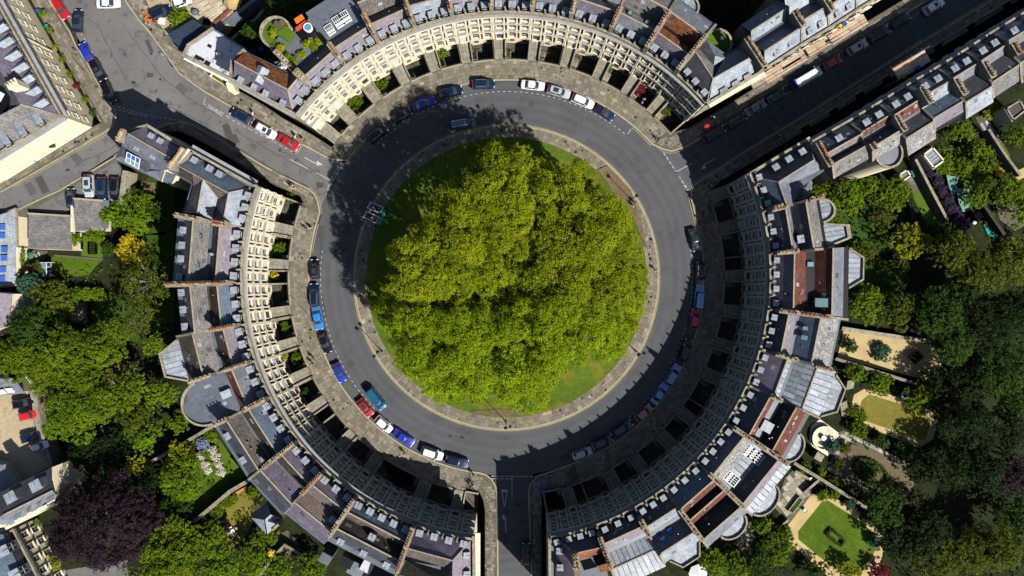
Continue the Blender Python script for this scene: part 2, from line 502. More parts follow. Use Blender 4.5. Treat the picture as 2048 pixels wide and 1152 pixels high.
def slabs(poly, rot, sx, sy, z, seed, jitter=0.25, mat=None, col_lo=0.72, col_hi=1.25):
    """individual stones laid inside a polygon, joined into one stretch of paving"""
    rnd = random.Random(seed)
    ca, sa = math.cos(rot), math.sin(rot)
    L = [(x * ca + y * sa, -x * sa + y * ca) for x, y in poly]
    x0 = min(p[0] for p in L); x1 = max(p[0] for p in L); y0 = min(p[1] for p in L); y1 = max(p[1] for p in L)
    mb = MB()
    y = y0
    while y < y1:
        hy = sy * rnd.uniform(0.85, 1.15)
        x = x0 - rnd.random() * sx
        while x < x1:
            w = sx * rnd.uniform(0.7, 1.4)
            q = [(x + .03, y + .03), (x + w - .03, y + .03), (x + w - .03, y + hy - .03), (x + .03, y + hy - .03)]
            if all(inside(L, *p) for p in q):
                g = rnd.uniform(col_lo, col_hi)
                if rnd.random() < 0.06: g *= 1.35
                col = (g, g * rnd.uniform(0.96, 1.03), g * rnd.uniform(0.9, 1.06))
                zz = z + rnd.uniform(0.0, 0.012)
                W = [(a * ca - b * sa, a * sa + b * ca) for a, b in q]
                mb.face([(a, b, zz) for a, b in W], 0, None, col)
            x += w
        y += hy
    return mb


def ring_slabs(mb, r0, r1, a0, a1, z, rnd, rows):
    hr = (r1 - r0) / rows
    for k in range(rows):
        ra, rb = r0 + k * hr + .02, r0 + (k + 1) * hr - .02
        a = a0
        while a < a1 - 0.004:
            da = rnd.uniform(0.6, 1.2) / ra
            b = min(a + da, a1)
            e = 0.03 / ra
            g = rnd.uniform(0.75, 1.22)
            if rnd.random() < 0.07: g *= 1.4
            col = (g, g * rnd.uniform(0.96, 1.03), g * rnd.uniform(0.9, 1.06))
            zz = z + rnd.uniform(0, 0.012)
            mb.face([(C.x + r * math.cos(t), C.y + r * math.sin(t), zz) for r, t in ((ra, a + e), (rb, a + e), (rb, b - e), (ra, b - e))], 0, None, col)
            a = b


def kerb(path, name, z=0.13, w=0.3, side=1, mat=None):
    """kerb stones along a path, w metres to the given side"""
    mb = MB()
    pts = [Vector((x, y, 0)) for x, y in path]
    out = []
    for i, p in enumerate(pts):
        a = pts[max(0, i - 1)]; b = pts[min(len(pts) - 1, i + 1)]
        t = (b - a).normalized(); n = Vector((-t.y, t.x, 0)) * side
        out.append(p + n * w)
    for i in range(len(pts) - 1):
        a, b, c2, d = pts[i], pts[i + 1], out[i + 1], out[i]
        mb.face([(a.x, a.y, z), (b.x, b.y, z), (c2.x, c2.y, z), (d.x, d.y, z)])
        mb.face([(a.x, a.y, -0.1), (b.x, b.y, -0.1), (b.x, b.y, z), (a.x, a.y, z)])
        mb.face([(d.x, d.y, -0.1), (c2.x, c2.y, -0.1), (c2.x, c2.y, z), (d.x, d.y, z)])
    o = mb.build(name, mat or kerb_m, kind='structure')
    return o


rnd = random.Random(5)
# central island
mb = MB(); mb.prism(arc(30.35, 0, 2 * math.pi, 96)[:-1], -0.1, 0.11)
isl = mb.build('island_pavement', joint_m, kind='structure')
mb = MB(); ring_slabs(mb, 27.95, 30.2, 0, 2 * math.pi, 0.118, rnd, 3)
mb.build('paving_stone', slab_m, parent=isl, kind='stuff')
kerb(arc(30.5, 0, 2 * math.pi, 120), 'island_kerb', 0.14, 0.3, 1)
mb = MB(); mb.band(C, 30.62, 30.74, 0, 2 * math.pi, 0.0, 0.006, 120)
mb.build('yellow_line', road_yellow, kind='structure')
# domed lawn of the island
mb = MB()
K = 14
for i in range(K):
    for j in range(72):
        def q(i, j):
            r = 28.0 * i / K; t = 2 * math.pi * j / 72
            return (C.x + r * math.cos(t), C.y + r * math.sin(t), 0.16 + 0.5 * (1 - (r / 28.0) ** 2))
        if i == 0: mb.face([q(0, 0), q(1, j), q(1, j + 1)])
        else: mb.face([q(i, j), q(i + 1, j), q(i + 1, j + 1), q(i, j + 1)])
grass_r = M('round_lawn_grass', (0.07, 0.115, 0.01), 0.9, 0.25, 2.2, 0.15, (0.19, 0.155, 0.02), (0.5, 0.68), 0.22, bump=0.6)
mb.build('round_lawn', grass_r, kind='structure', smooth=True)
for pts in ([(1215, 330), (1262, 380), (1285, 450), (1293, 500), (1280, 470), (1262, 425), (1235, 400), (1215, 365), (1195, 340)],
            [(940, 822), (1000, 818), (1060, 826), (1075, 822), (1070, 826), (1010, 833), (950, 827)]):
    sheet('bare_earth', PX(pts, 0.3), 0.3, bare)

aN0, aN1 = ang(690, 318), ang(1307, 287)
aW0, aW1 = ang(636, 424), ang(939, 940)
aE0, aE1 = ang(1147, 923), ang(1394, 452)
if aW1 < 0: aW1 += 2 * math.pi
kerbN = PX([(230, -50), (253, 7), (276, 40), (300, 67), (333, 113), (357, 147), (385, 168), (413, 187), (464, 216), (509, 240), (558, 265), (603, 290), (649, 314), (664, 320), (678, 322)]) + arc(RO, aN0, aN1, 60) + PX([(1326, 300), (1343, 304), (1360, 299), (1374, 293), (1404, 275), (1640, 131), (1862, -2), (1950, -55)])
kerbW = PX([(-60, 465), (87, 394), (117, 381), (195, 334), (228, 314), (262, 292), (290, 272), (322, 252), (340, 246), (366, 243), (390, 251), (415, 265), (464, 292), (520, 326), (556, 347), (600, 368), (618, 377), (630, 387), (637, 402)]) + arc(RO, aW0, aW1, 60) + PX([(958, 944), (972, 948), (985, 958), (994, 975), (996, 1001), (998, 1240)])
kerbE = PX([(1065, 1240), (1059, 1088), (1056, 985), (1059, 968), (1074, 951), (1104, 941)]) + arc(RO, aE0, aE1, 60) + PX([(1388, 427), (1381, 398), (1381, 384), (1387, 370), (1400, 360), (1439, 335), (1507, 292), (1626, 220), (1836, 87), (1993, -8), (2070, -56), (2290, -190)])
kerbA = PX([(70, -60), (100, 0), (141, 62), (154, 92), (176, 125), (195, 162), (225, 209), (234, 224), (234, 240), (226, 255), (213, 265), (182, 283), (107, 326), (29, 371), (-60, 420)])
innerN = PX([(1930, -75), (1740, 40), (1592, 125), (1440, 219), (1375, 257)])
aNi1, aNi0 = ang(1340, 266), ang(667, 297)
innerN += arc(RW, aNi1, aNi0, 60) + PX([(624, 269), (567, 237), (530, 212), (491, 189), (455, 170), (415, 143), (372, 112), (335, 72), (300, 20), (280, -40)])
innerW = PX([(970, 1240), (970, 1020), (966, 998), (958, 982), (930, 975)])
aWi1, aWi0 = ang(880, 962), ang(590, 452)
if aWi1 < 0: aWi1 += 2 * math.pi
innerW += arc(RW, aWi1, aWi0, 60) + PX([(600, 430), (607, 406), (600, 392), (572, 380), (554, 373), (497, 340), (464, 320), (427, 297), (382, 273), (360, 262), (330, 262), (262, 303), (240, 318), (100, 400), (-60, 480)])
aEi1, aEi0 = ang(1425, 400), ang(1140, 970)
innerE = PX([(2290, -150), (2070, -20), (1896, 87), (1660, 232), (1489, 335), (1444, 360), (1428, 375)]) + arc(RW, aEi1, aEi0, 60) + PX([(1092, 978), (1084, 984), (1083, 1001), (1083, 1240)])
innerA = PX([(-60, 395), (20, 347), (182, 256), (203, 245), (62, 0), (30, -60)])
for nm, kp, ip, seed, rows in (('north_pavement', kerbN, innerN, 1, 4), ('west_pavement', kerbW, innerW, 2, 4), ('east_pavement', kerbE, innerE, 3, 4), ('corner_pavement', kerbA, innerA, 4, 3)):
    poly = kp + ip
    mb = MB(); mb.prism(poly, -3.2, 0.11)
    pv = mb.build(nm, joint_m, kind='structure')
    kerb(kp, nm.replace('pavement', 'kerb'), 0.13, 0.3, 1 if nm == 'north_pavement' else -1)
    mb = MB()
    if nm != 'corner_pavement':
        a0, a1 = {'north_pavement': (aNi1, aNi0), 'west_pavement': (aW0, aW1 - 0.0), 'east_pavement': (aE0, aE1)}[nm]
        if nm == 'north_pavement': a0, a1 = aN1, aN0
        ring_slabs(mb, RO + 0.35, RW - 0.1, a0, a1, 0.118, rnd, 5)
        mb.build('paving_stone', slab_m, parent=pv, kind='stuff')
    sets = {
        'north_pavement': [([(240, -30), (253, 7), (300, 67), (357, 147), (464, 216), (603, 290), (661, 320), (685, 316), (667, 297), (624, 269), (567, 237), (491, 189), (415, 143), (372, 112), (335, 72), (300, 20), (280, -40)], -0.52),
                           ([(1307, 287), (1343, 302), (1374, 292), (1404, 274), (1640, 130), (1862, -3), (1900, -60), (1740, 42), (1592, 127), (1440, 221), (1372, 259), (1340, 268), (1318, 272)], 0.545)],
        'west_pavement': [([(100, 390), (195, 336), (228, 316), (262, 294), (322, 254), (340, 248), (366, 245), (415, 267), (464, 294), (520, 328), (618, 379), (632, 392), (632, 420), (603, 410), (600, 392), (572, 380), (497, 340), (427, 297), (360, 262), (330, 262), (240, 318)], -0.52),
                          ([(942, 942), (972, 950), (992, 975), (995, 1240), (970, 1240), (970, 1020), (966, 998), (958, 982), (930, 975)], 0)],
        'east_pavement': [([(1385, 450), (1386, 427), (1381, 384), (1400, 361), (1507, 294), (1993, -6), (2060, -20), (1896, 87), (1660, 232), (1489, 335), (1444, 360), (1428, 375), (1424, 410), (1422, 440)], 0.545),
                          ([(1145, 926), (1104, 943), (1074, 953), (1059, 970), (1061, 1088), (1067, 1240), (1083, 1240), (1083, 1001), (1092, 978), (1140, 968)], 0)],
        'corner_pavement': [([(72, -60), (102, 0), (156, 94), (227, 211), (233, 226), (226, 254), (203, 245), (62, 0), (30, -60)], -1.03),
                            ([(226, 255), (182, 281), (29, 369), (-60, 418), (-60, 395), (20, 347), (182, 256), (203, 245)], 0.53)],
    }[nm]
    for pts, rot in sets:
        slabs(PX(pts), rot, 0.9, 0.65, 0.122, seed).build('paving_stone', slab_m, parent=pv, kind='stuff')


# painted markings
def line(pts, w, name, mat, z=0.006, dash=None, gap=0.3):
    mb = MB()
    for i in range(len(pts) - 1):
        a = Vector((*pts[i], 0)); b = Vector((*pts[i + 1], 0))
        L = (b - a).length
        if L < 1e-4: continue
        t = (b - a) / L; n = Vector((-t.y, t.x, 0)) * w / 2
        segs = [(0, L)] if not dash else [(s, min(s + dash, L)) for s in np.arange(0, L, dash + gap)]
        for s0, s1 in segs:
            p, q = a + t * s0, a + t * s1
            mb.face([(p - n)[:2] + (z,), (q - n)[:2] + (z,), (q + n)[:2] + (z,), (p + n)[:2] + (z,)])
    return mb.build(name, mat, kind='structure')


def tv(v): return tuple(v)


def offs(path, d):
    out = []
    for i, p in enumerate(path):
        a = Vector((*path[max(0, i - 1)], 0)); b = Vector((*path[min(len(path) - 1, i + 1)], 0))
        t = (b - a).normalized()
        out.append((p[0] - t.y * d, p[1] + t.x * d))
    return out


line(PX([(683, 324), (663, 357), (651, 393)]), 0.15, 'give_way_line', road_white, dash=0.7, gap=0.35)
line(PX([(688, 326), (668, 358), (660, 372)]), 0.15, 'give_way_line', road_white, dash=0.7, gap=0.35)
line(PX([(1327, 305), (1352, 343), (1375, 381)]), 0.15, 'give_way_line', road_white, dash=0.7, gap=0.35)
line(PX([(1352, 343), (1358, 352), (1379, 384)]), 0.15, 'give_way_line', road_white, dash=0.7, gap=0.35)
line(PX([(983, 952.5), (1023, 952.5), (1072, 953)]), 0.15, 'give_way_line', road_white, dash=0.6, gap=0.3)
line(PX([(983, 957.5), (1023, 957.5)]), 0.15, 'give_way_line', road_white, dash=0.6, gap=0.3)
line(PX([(226, 211), (290, 229), (352, 240)]), 0.15, 'give_way_line', road_white, dash=0.6, gap=0.35)
line(PX([(228, 217), (260, 226), (295, 233)]), 0.15, 'give_way_line', road_white, dash=0.6, gap=0.35)
line(PX([(1024, 954), (1024, 997)]), 0.12, 'centre_line', road_white)
line(PX([(1352, 344), (1385, 326)]), 0.12, 'centre_line', road_white)
line(PX([(581, 319), (615, 337)]), 0.12, 'centre_line', road_white)
line(PX([(632, 345), (662, 361)]), 0.1, 'centre_line', road_white)
# give way triangle and arrows
line(PX([(1003, 980), (1009, 1014), (1015, 980)]), 0.14, 'give_way_triangle', road_white)
line(PX([(1003, 981.5), (1015, 981.5)]), 0.5, 'give_way_triangle', road_white)


def poly_mark(pts, name='turn_arrow', mat=road_white):
    sheet(name, PX(pts), 0.007, mat)


line(PX([(1011.5, 1065), (1011, 1035), (1008, 1032)]), 0.14, 'turn_arrow', road_white)
poly_mark([(1007, 1028), (1004, 1037), (1010, 1041)])
line(PX([(609.5, 315), (629, 326), (637, 326)]), 0.15, 'turn_arrow', road_white)
poly_mark([(634, 321), (646, 330), (633, 331)])
line(PX([(1429, 318), (1409, 329), (1405, 334)]), 0.14, 'turn_arrow', road_white)
poly_mark([(1401, 339), (1408, 331), (1413, 336)])
poly_mark([(1401, 313), (1399, 303), (1390, 306), (1381, 314), (1382, 319)], 'asphalt_patch', patch_m)
for px, py, s_ in ((300, 150, 7), (267, 165, 5), (1437, 294, 3), (640, 370, 8), (1298, 573, 3), (1700, 155, 7), (1650, 185, 6), (690, 500, 6)):
    poly_mark([(px - s_, py - s_ * .7), (px + s_ * .9, py - s_ * .5), (px + s_, py + s_ * .6), (px - s_ * .8, py + s_ * .8)], 'asphalt_patch', patch_m)
rs_ = random.Random(9)
for pts in ([(255, 60), (290, 110), (330, 160), (390, 205), (450, 240)], [(470, 262), (520, 290), (570, 318), (630, 350)], [(560, 300), (600, 322), (640, 352), (655, 380)], [(150, 330), (220, 300), (235, 285)], [(200, 60), (225, 110), (260, 170)], [(640, 470), (642, 500), (645, 540)], [(1110, 872), (1150, 868), (1190, 858)], [(330, 210), (380, 232), (430, 262)]):
    q_ = []
    for a_, b_ in zip(pts[:-1], pts[1:]):
        for k_ in range(6): q_.append((a_[0] + (b_[0] - a_[0]) * k_ / 6 + rs_.uniform(-1.5, 1.5), a_[1] + (b_[1] - a_[1]) * k_ / 6 + rs_.uniform(-1.5, 1.5)))
    line(PX(q_), .12, 'tar_seam', patch_m, z=.003)
stain_m = M('oil_stain', (.034, .034, .036), .8, .2)
worn_m = M('worn_asphalt', (.095, .096, .1), .9, .15)
for k_ in range(16, 58):
    if k_ < 38:
        t_ = rs_.uniform(0, 6.28); r_ = rs_.choice((rs_.uniform(31.5, 36.5), rs_.uniform(37.4, 38.9))); c_ = (C.x + r_ * math.cos(t_), C.y + r_ * math.sin(t_)); rz_ = t_
    else:
        f_ = rs_.random(); a_, b_ = rs_.choice((((270, 60), (380, 215)), ((400, 230), (640, 355)), ((60, 380), (200, 300)), ((1420, 300), (1800, 75)), ((1010, 1000), (1040, 1150)))); q_ = P(a_[0] + (b_[0] - a_[0]) * f_ + rs_.uniform(-14, 14), a_[1] + (b_[1] - a_[1]) * f_ + rs_.uniform(-14, 14)); c_ = (q_.x, q_.y); rz_ = rs_.random()
    m_ = (stain_m, patch_m, worn_m)[k_ % 3]; w_, h_ = (rs_.uniform(.2, .5), rs_.uniform(.2, .7)) if m_ is stain_m else (rs_.uniform(.4, .9), rs_.uniform(.6, 2.6))
    n_ = 9 if m_ is stain_m else 4; e_ = [(rs_.uniform(.6, 1.1) if n_ == 9 else 1.35) for _ in range(n_)]
    sheet('oil_stain' if m_ is stain_m else 'asphalt_patch', [(c_[0] + w_ * e_[i] * math.cos(i * 6.283 / n_ + .785) * math.cos(rz_) - h_ * e_[i] * math.sin(i * 6.283 / n_ + .785) * math.sin(rz_), c_[1] + w_ * e_[i] * math.cos(i * 6.283 / n_ + .785) * math.sin(rz_) + h_ * e_[i] * math.sin(i * 6.283 / n_ + .785) * math.cos(rz_)) for i in range(n_)], .0035 + .0001 * (k_ % 9), m_)
# manhole covers
for px, py in ((267, 165), (1036, 1010), (1500, 200), (985, 210), (1242, 865), (900, 872), (560, 300)):
    mb = MB(); c_ = P(px, py); mb.cyl((c_.x, c_.y, 0), (c_.x, c_.y, 0.009), 0.33, 0.33, 14)
    mb.build('manhole_cover', M('cast_iron', (0.05, 0.045, 0.045), 0.6) if 'cast_iron' not in MATS else MATS['cast_iron'], kind='structure')
# parking bays
rb = RO - 2.15
line(arc(rb, ang(734, 285), ang(1262, 262), 50), 0.1, 'parking_bay_line', road_white, dash=0.5, gap=0.7)
line(arc(rb, ang(640, 500), ang(940, 930) + (2 * math.pi if ang(940, 930) < 0 else 0), 50), 0.1, 'parking_bay_line', road_white, dash=0.5, gap=0.7)
line(arc(rb, ang(1150, 900), ang(1385, 470), 50), 0.1, 'parking_bay_line', road_white, dash=0.5, gap=0.7)
kb = offs(PX([(464, 216), (509, 240), (558, 265), (603, 290)]), -2.1)
line(kb, 0.1, 'parking_bay_line', road_white, dash=0.6, gap=0.6)
for a, b in (((411, 195), (407, 207)), ((460, 227), (456, 234)), ((603, 292), (595, 305)), ((1404, 276), (1412, 287)), ((1693, 110), (1698, 116)), ((736, 282), (745, 291)), ((1262, 258), (1256, 268)), ((595, 305), (588, 302)), ((407, 207), (412, 210)), ((452, 231), (456, 234)), ((1412, 287), (1452, 263))):
    line(PX([a, b]), 0.1, 'parking_bay_line', road_white)
line(PX([(1452, 263), (1540, 210), (1860, 12)]), 0.1, 'parking_bay_line', road_white, dash=0.6, gap=0.9)
line(PX([(108, -5), (150, 45), (176, 90), (232, 190)]), 0.1, 'parking_bay_line', road_white, dash=0.6, gap=0.6)
# yellow lines beside kerbs
line(offs(kerbW[4:17], 0.25), 0.1, 'yellow_line', road_yellow)
line(offs(kerbW[12:22], 0.25), 0.1, 'yellow_line', road_yellow)
line(arc(RO - 0.25, aW0, ang(626, 505), 12), 0.1, 'yellow_line', road_yellow)
line(arc(RO - 0.25, aN0, ang(735, 280), 8), 0.1, 'yellow_line', road_yellow)
line(arc(RO - 0.25, aN1, ang(1266, 253), 8), 0.12, 'yellow_line', road_yellow)
line(PX([(1308, 290), (1326, 303), (1343, 307), (1361, 302), (1403, 277)]), 0.1, 'yellow_line', road_yellow)
line(PX([(1392, 452), (1385, 427), (1378, 398), (1378, 384), (1385, 368), (1398, 358), (1439, 332), (1626, 217), (1836, 84), (1993, -11)]), 0.1, 'yellow_line', road_yellow)
line(PX([(995, 1240), (993, 1001), (991, 976), (983, 961)]), 0.1, 'yellow_line', road_yellow)
line(PX([(1068, 1240), (1062, 1088), (1059, 985)]), 0.1, 'yellow_line', road_yellow)
line(PX([(27, 374), (107, 329), (182, 286), (214, 268)]), 0.1, 'yellow_line', road_yellow)
line(PX([(600, 287), (640, 308), (660, 317)]), 0.1, 'yellow_line', road_yellow)
# the word on the bay
cu = bpy.data.curves.new('disabled_marking', 'FONT'); cu.body = 'DISABLED'; cu.size = 1.05
cu.align_x = 'CENTER'; cu.align_y = 'CENTER'; cu.extrude = 0.001
cu.materials.append(road_white)
cu.space_character = 0.95
to = bpy.data.objects.new('disabled_marking', cu); COL.objects.link(to)
to.location = (*P(431, 221)[:2], 0.008); to.rotation_euler = (0, 0, math.radians(-30)); to.scale = (0.78, 1, 1)
to['kind'] = 'structure'
# cycle symbols
for px, py, rz in ((1552, 254, 0.5), (1837, 81, 0.5)):
    mb = MB(); c_ = P(px, py)
    u = Vector((math.cos(rz), math.sin(rz), 0)); v = Vector((-u.y, u.x, 0))
    def ringm(o, r):
        for i in range(12):
            t0, t1 = i * math.pi / 6, (i + 1) * math.pi / 6
            mb.face([tuple(c_ + o + (u * math.cos(t) + v * math.sin(t)) * rr + Vector((0, 0, .007))) for t, rr in ((t0, r - .05), (t0, r + .05), (t1, r + .05), (t1, r - .05))])
    ringm(-u * .42 - v * .2, .28); ringm(u * .42 - v * .2, .28)
    for a, b in ((-u * .42 - v * .2, -u * .1 + v * .3), (-u * .1 + v * .3, u * .3 + v * .3), (u * .3 + v * .3, u * .42 - v * .2), (-u * .42 - v * .2, u * .05 - v * .2), (u * .05 - v * .2, u * .3 + v * .3)):
        n = (b - a).normalized().cross(Vector((0, 0, 1))) * .04
        mb.face([tuple(c_ + p + Vector((0, 0, .0075))) for p in (a - n, b - n, b + n, a + n)])
    mb.build('cycle_symbol', M('worn_road_paint', (0.22, 0.22, 0.22), 0.9, 0.3, 8) if 'worn_road_paint' not in MATS else MATS['worn_road_paint'], kind='structure')
# ---------------------------------------------------------------- shared small meshes
def sm(fn, mats, name, smooth=False):
    mb = MB(); fn(mb); return mb.mesh(name, mats, None, smooth)


def _col(mb):
    mb.box((0, 0, 0.1), (.62, .62, .2)); mb.cyl((0, 0, .2), (0, 0, 3.1), .25, .21, 8, caps=False)
    mb.box((0, 0, 3.2), (.58, .58, .2))
ME_COL = sm(_col, stone, 'column')


def _win(mb):      # y>0 is into the wall; wall face at y=0
    for x in (-.72, .72): mb.box((x, -.07, 1.15), (.2, .16, 2.4), mi=0)
    mb.box((0, -.07, 2.42), (1.64, .2, .2), mi=0)
    mb.box((0, -.16, -.1), (1.8, .42, .16), mi=0)
    mb.box((0, .02, 2.24), (1.24, .1, .08), mi=1); mb.box((0, .02, .05), (1.24, .12, .1), mi=1); mb.box((0, .0, 1.13), (1.24, .12, .09), mi=1)
    for x in (-.59, .59): mb.box((x, .02, 1.13), (.08, .1, 2.1), mi=1)
    for x in (-.2, .2): mb.box((x, .03, 1.13), (.035, .06, 2.1), mi=1)
ME_WIN = sm(_win, [stone, white_p], 'window')
ME_WIN_C = sm(_win, [stone_cream, white_p], 'window')
ME_PANE = sm(lambda mb: mb.box((0, -.035, 1.13), (1.12, .02, 2.12)), glass, 'pane')


def _door(mb):
    for x in (-.72, .72): mb.box((x, -.09, 1.35), (.22, .2, 2.7), mi=0)
    mb.box((0, -.13, 2.8), (1.8, .36, .22), mi=0); mb.box((0, -.02, 1.1), (1.2, .06, 2.2), mi=1); mb.box((0, -.25, .05), (1.6, .5, .1), mi=0)
ME_DOOR = {c: sm(_door, [stone, plain('door_%s' % c, k)], 'door') for c, k in (('white', (.6, .6, .58)), ('black', (.02, .02, .022)), ('blue', (.03, .06, .2)), ('green', (.02, .09, .05)))}
ME_FAN = sm(lambda mb: mb.box((0, -.02, 2.45), (1.2, .05, .44)), glass, 'fanlight')


def _dorm(mb):     # front at y=0 facing -y, runs back +y
    mb.box((0, .7, .95), (1.3, 1.5, 1.9), mi=1)
ME_DORM = {k: sm(_dorm, [lead, m], 'dormer') for k, m in (('lead', lead_d), ('slate', slate_k))}
def _dtop(mb): mb.face([(-.72, -.15, 1.95), (.72, -.15, 1.95), (.72, 1.6, 2.1), (-.72, 1.6, 2.1)], 0, None, (1.0, 1.0, 1.0)); mb.box((0, .72, 1.925), (1.4, 1.7, .04), col=(1.05, 1.05, 1.05)); mb.box((0, .7, 2.04), (.06, 1.7, .09), col=(.8, .8, .8))
ME_DTOP = sm(_dtop, lead, 'lead_roof')
def _dwin(mb):
    mb.box((0, -.02, 1.1), (1.1, .06, 1.3), mi=0); mb.box((0, -.05, 1.1), (.95, .05, 1.15), mi=1); mb.box((0, -.08, 1.1), (1.0, .04, .07), mi=0); mb.box((0, -.08, 1.1), (.05, .04, 1.15), mi=0)
ME_DWIN = sm(_dwin, [white_p, glass], 'sash_window')
def _gd(mb):       # gabled dormer
    mb.box((0, .9, .8), (1.5, 1.9, 1.6), mi=1)
    for s in (-1, 1): mb.face([(s * .95, -.25, 1.5), (0, -.25, 2.25), (0, 2.6, 2.25), (s * .95, 2.6, 1.5)], 0, [(0, 0), (0, 1.2), (2.8, 1.2), (2.8, 0)])
    mb.face([(-.8, -.05, 1.5), (.8, -.05, 1.5), (0, -.05, 2.2)], 1)
ME_GD = sm(_gd, [slate_l, slate_k], 'dormer')


def _pot(mb):
    mb.cyl((0, 0, 0), (0, 0, .55), .17, .13, 8, 0, False); mb.cyl((0, 0, .55), (0, 0, .68), .17, .17, 8, 0, True); mb.cyl((0, 0, .68), (0, 0, .69), .11, .11, 8, 1, True)
ME_POT = [sm(_pot, [pot_t, soot], 'chimney_pot'), sm(_pot, [pot_b, soot], 'chimney_pot')]


def _acorn(mb):
    mb.box((0, 0, .15), (.5, .5, .3)); mb.cyl((0, 0, .3), (0, 0, .42), .1, .12, 8); mb.cyl((0, 0, .42), (0, 0, .6), .2, .27, 8); mb.dome((0, 0, .6), .25, .55, 8, 3)
ME_ACORN = sm(_acorn, stone_w, 'acorn_finial')
def _but(mb):
    mb.box((0, .1, .45), (.42, .9, .9)); mb.box((0, .75, .15), (.34, .5, .3))
ME_BUT = sm(_but, stone_w, 'parapet_buttress')
def _sky(mb):
    mb.box((0, 0, .06), (1.0, 1.3, .14), mi=0); mb.box((0, 0, .14), (.82, 1.1, .04), mi=1)
ME_SKY = {k: sm(_sky, [f, g_], 'skylight') for k, f, g_ in (('white', white_p, glass), ('pale', lead, glass_pale), ('blue', lead_d, glass_blue), ('bright', white_p, M('frosted_glass', (.55, .6, .62), .3)))}
def _lan(mb):
    mb.box((0, 0, .1), (1.0, 1.3, .3), mi=0); mb.box((0, 0, .26), (.86, 1.14, .04), mi=1)
    for x in (-.22, 0, .22): mb.box((x, 0, .3), (.04, 1.14, .05), mi=0)
    mb.box((0, .1, .3), (.86, .05, .06), mi=0); mb.box((0, -.3, .3), (.86, .3, .05), mi=0)
ME_SKY['lantern'] = sm(_lan, [white_p, glass], 'roof_lantern')
def _flue(mb): mb.cyl((0, 0, 0), (0, 0, .5), .09, .09, 8); mb.cyl((0, 0, .5), (0, 0, .6), .16, .1, 8)
ME_FLUE = sm(_flue, MATS['galvanised_tube'], 'flue')


# ---------------------------------------------------------------- house builder
HOUSES = []


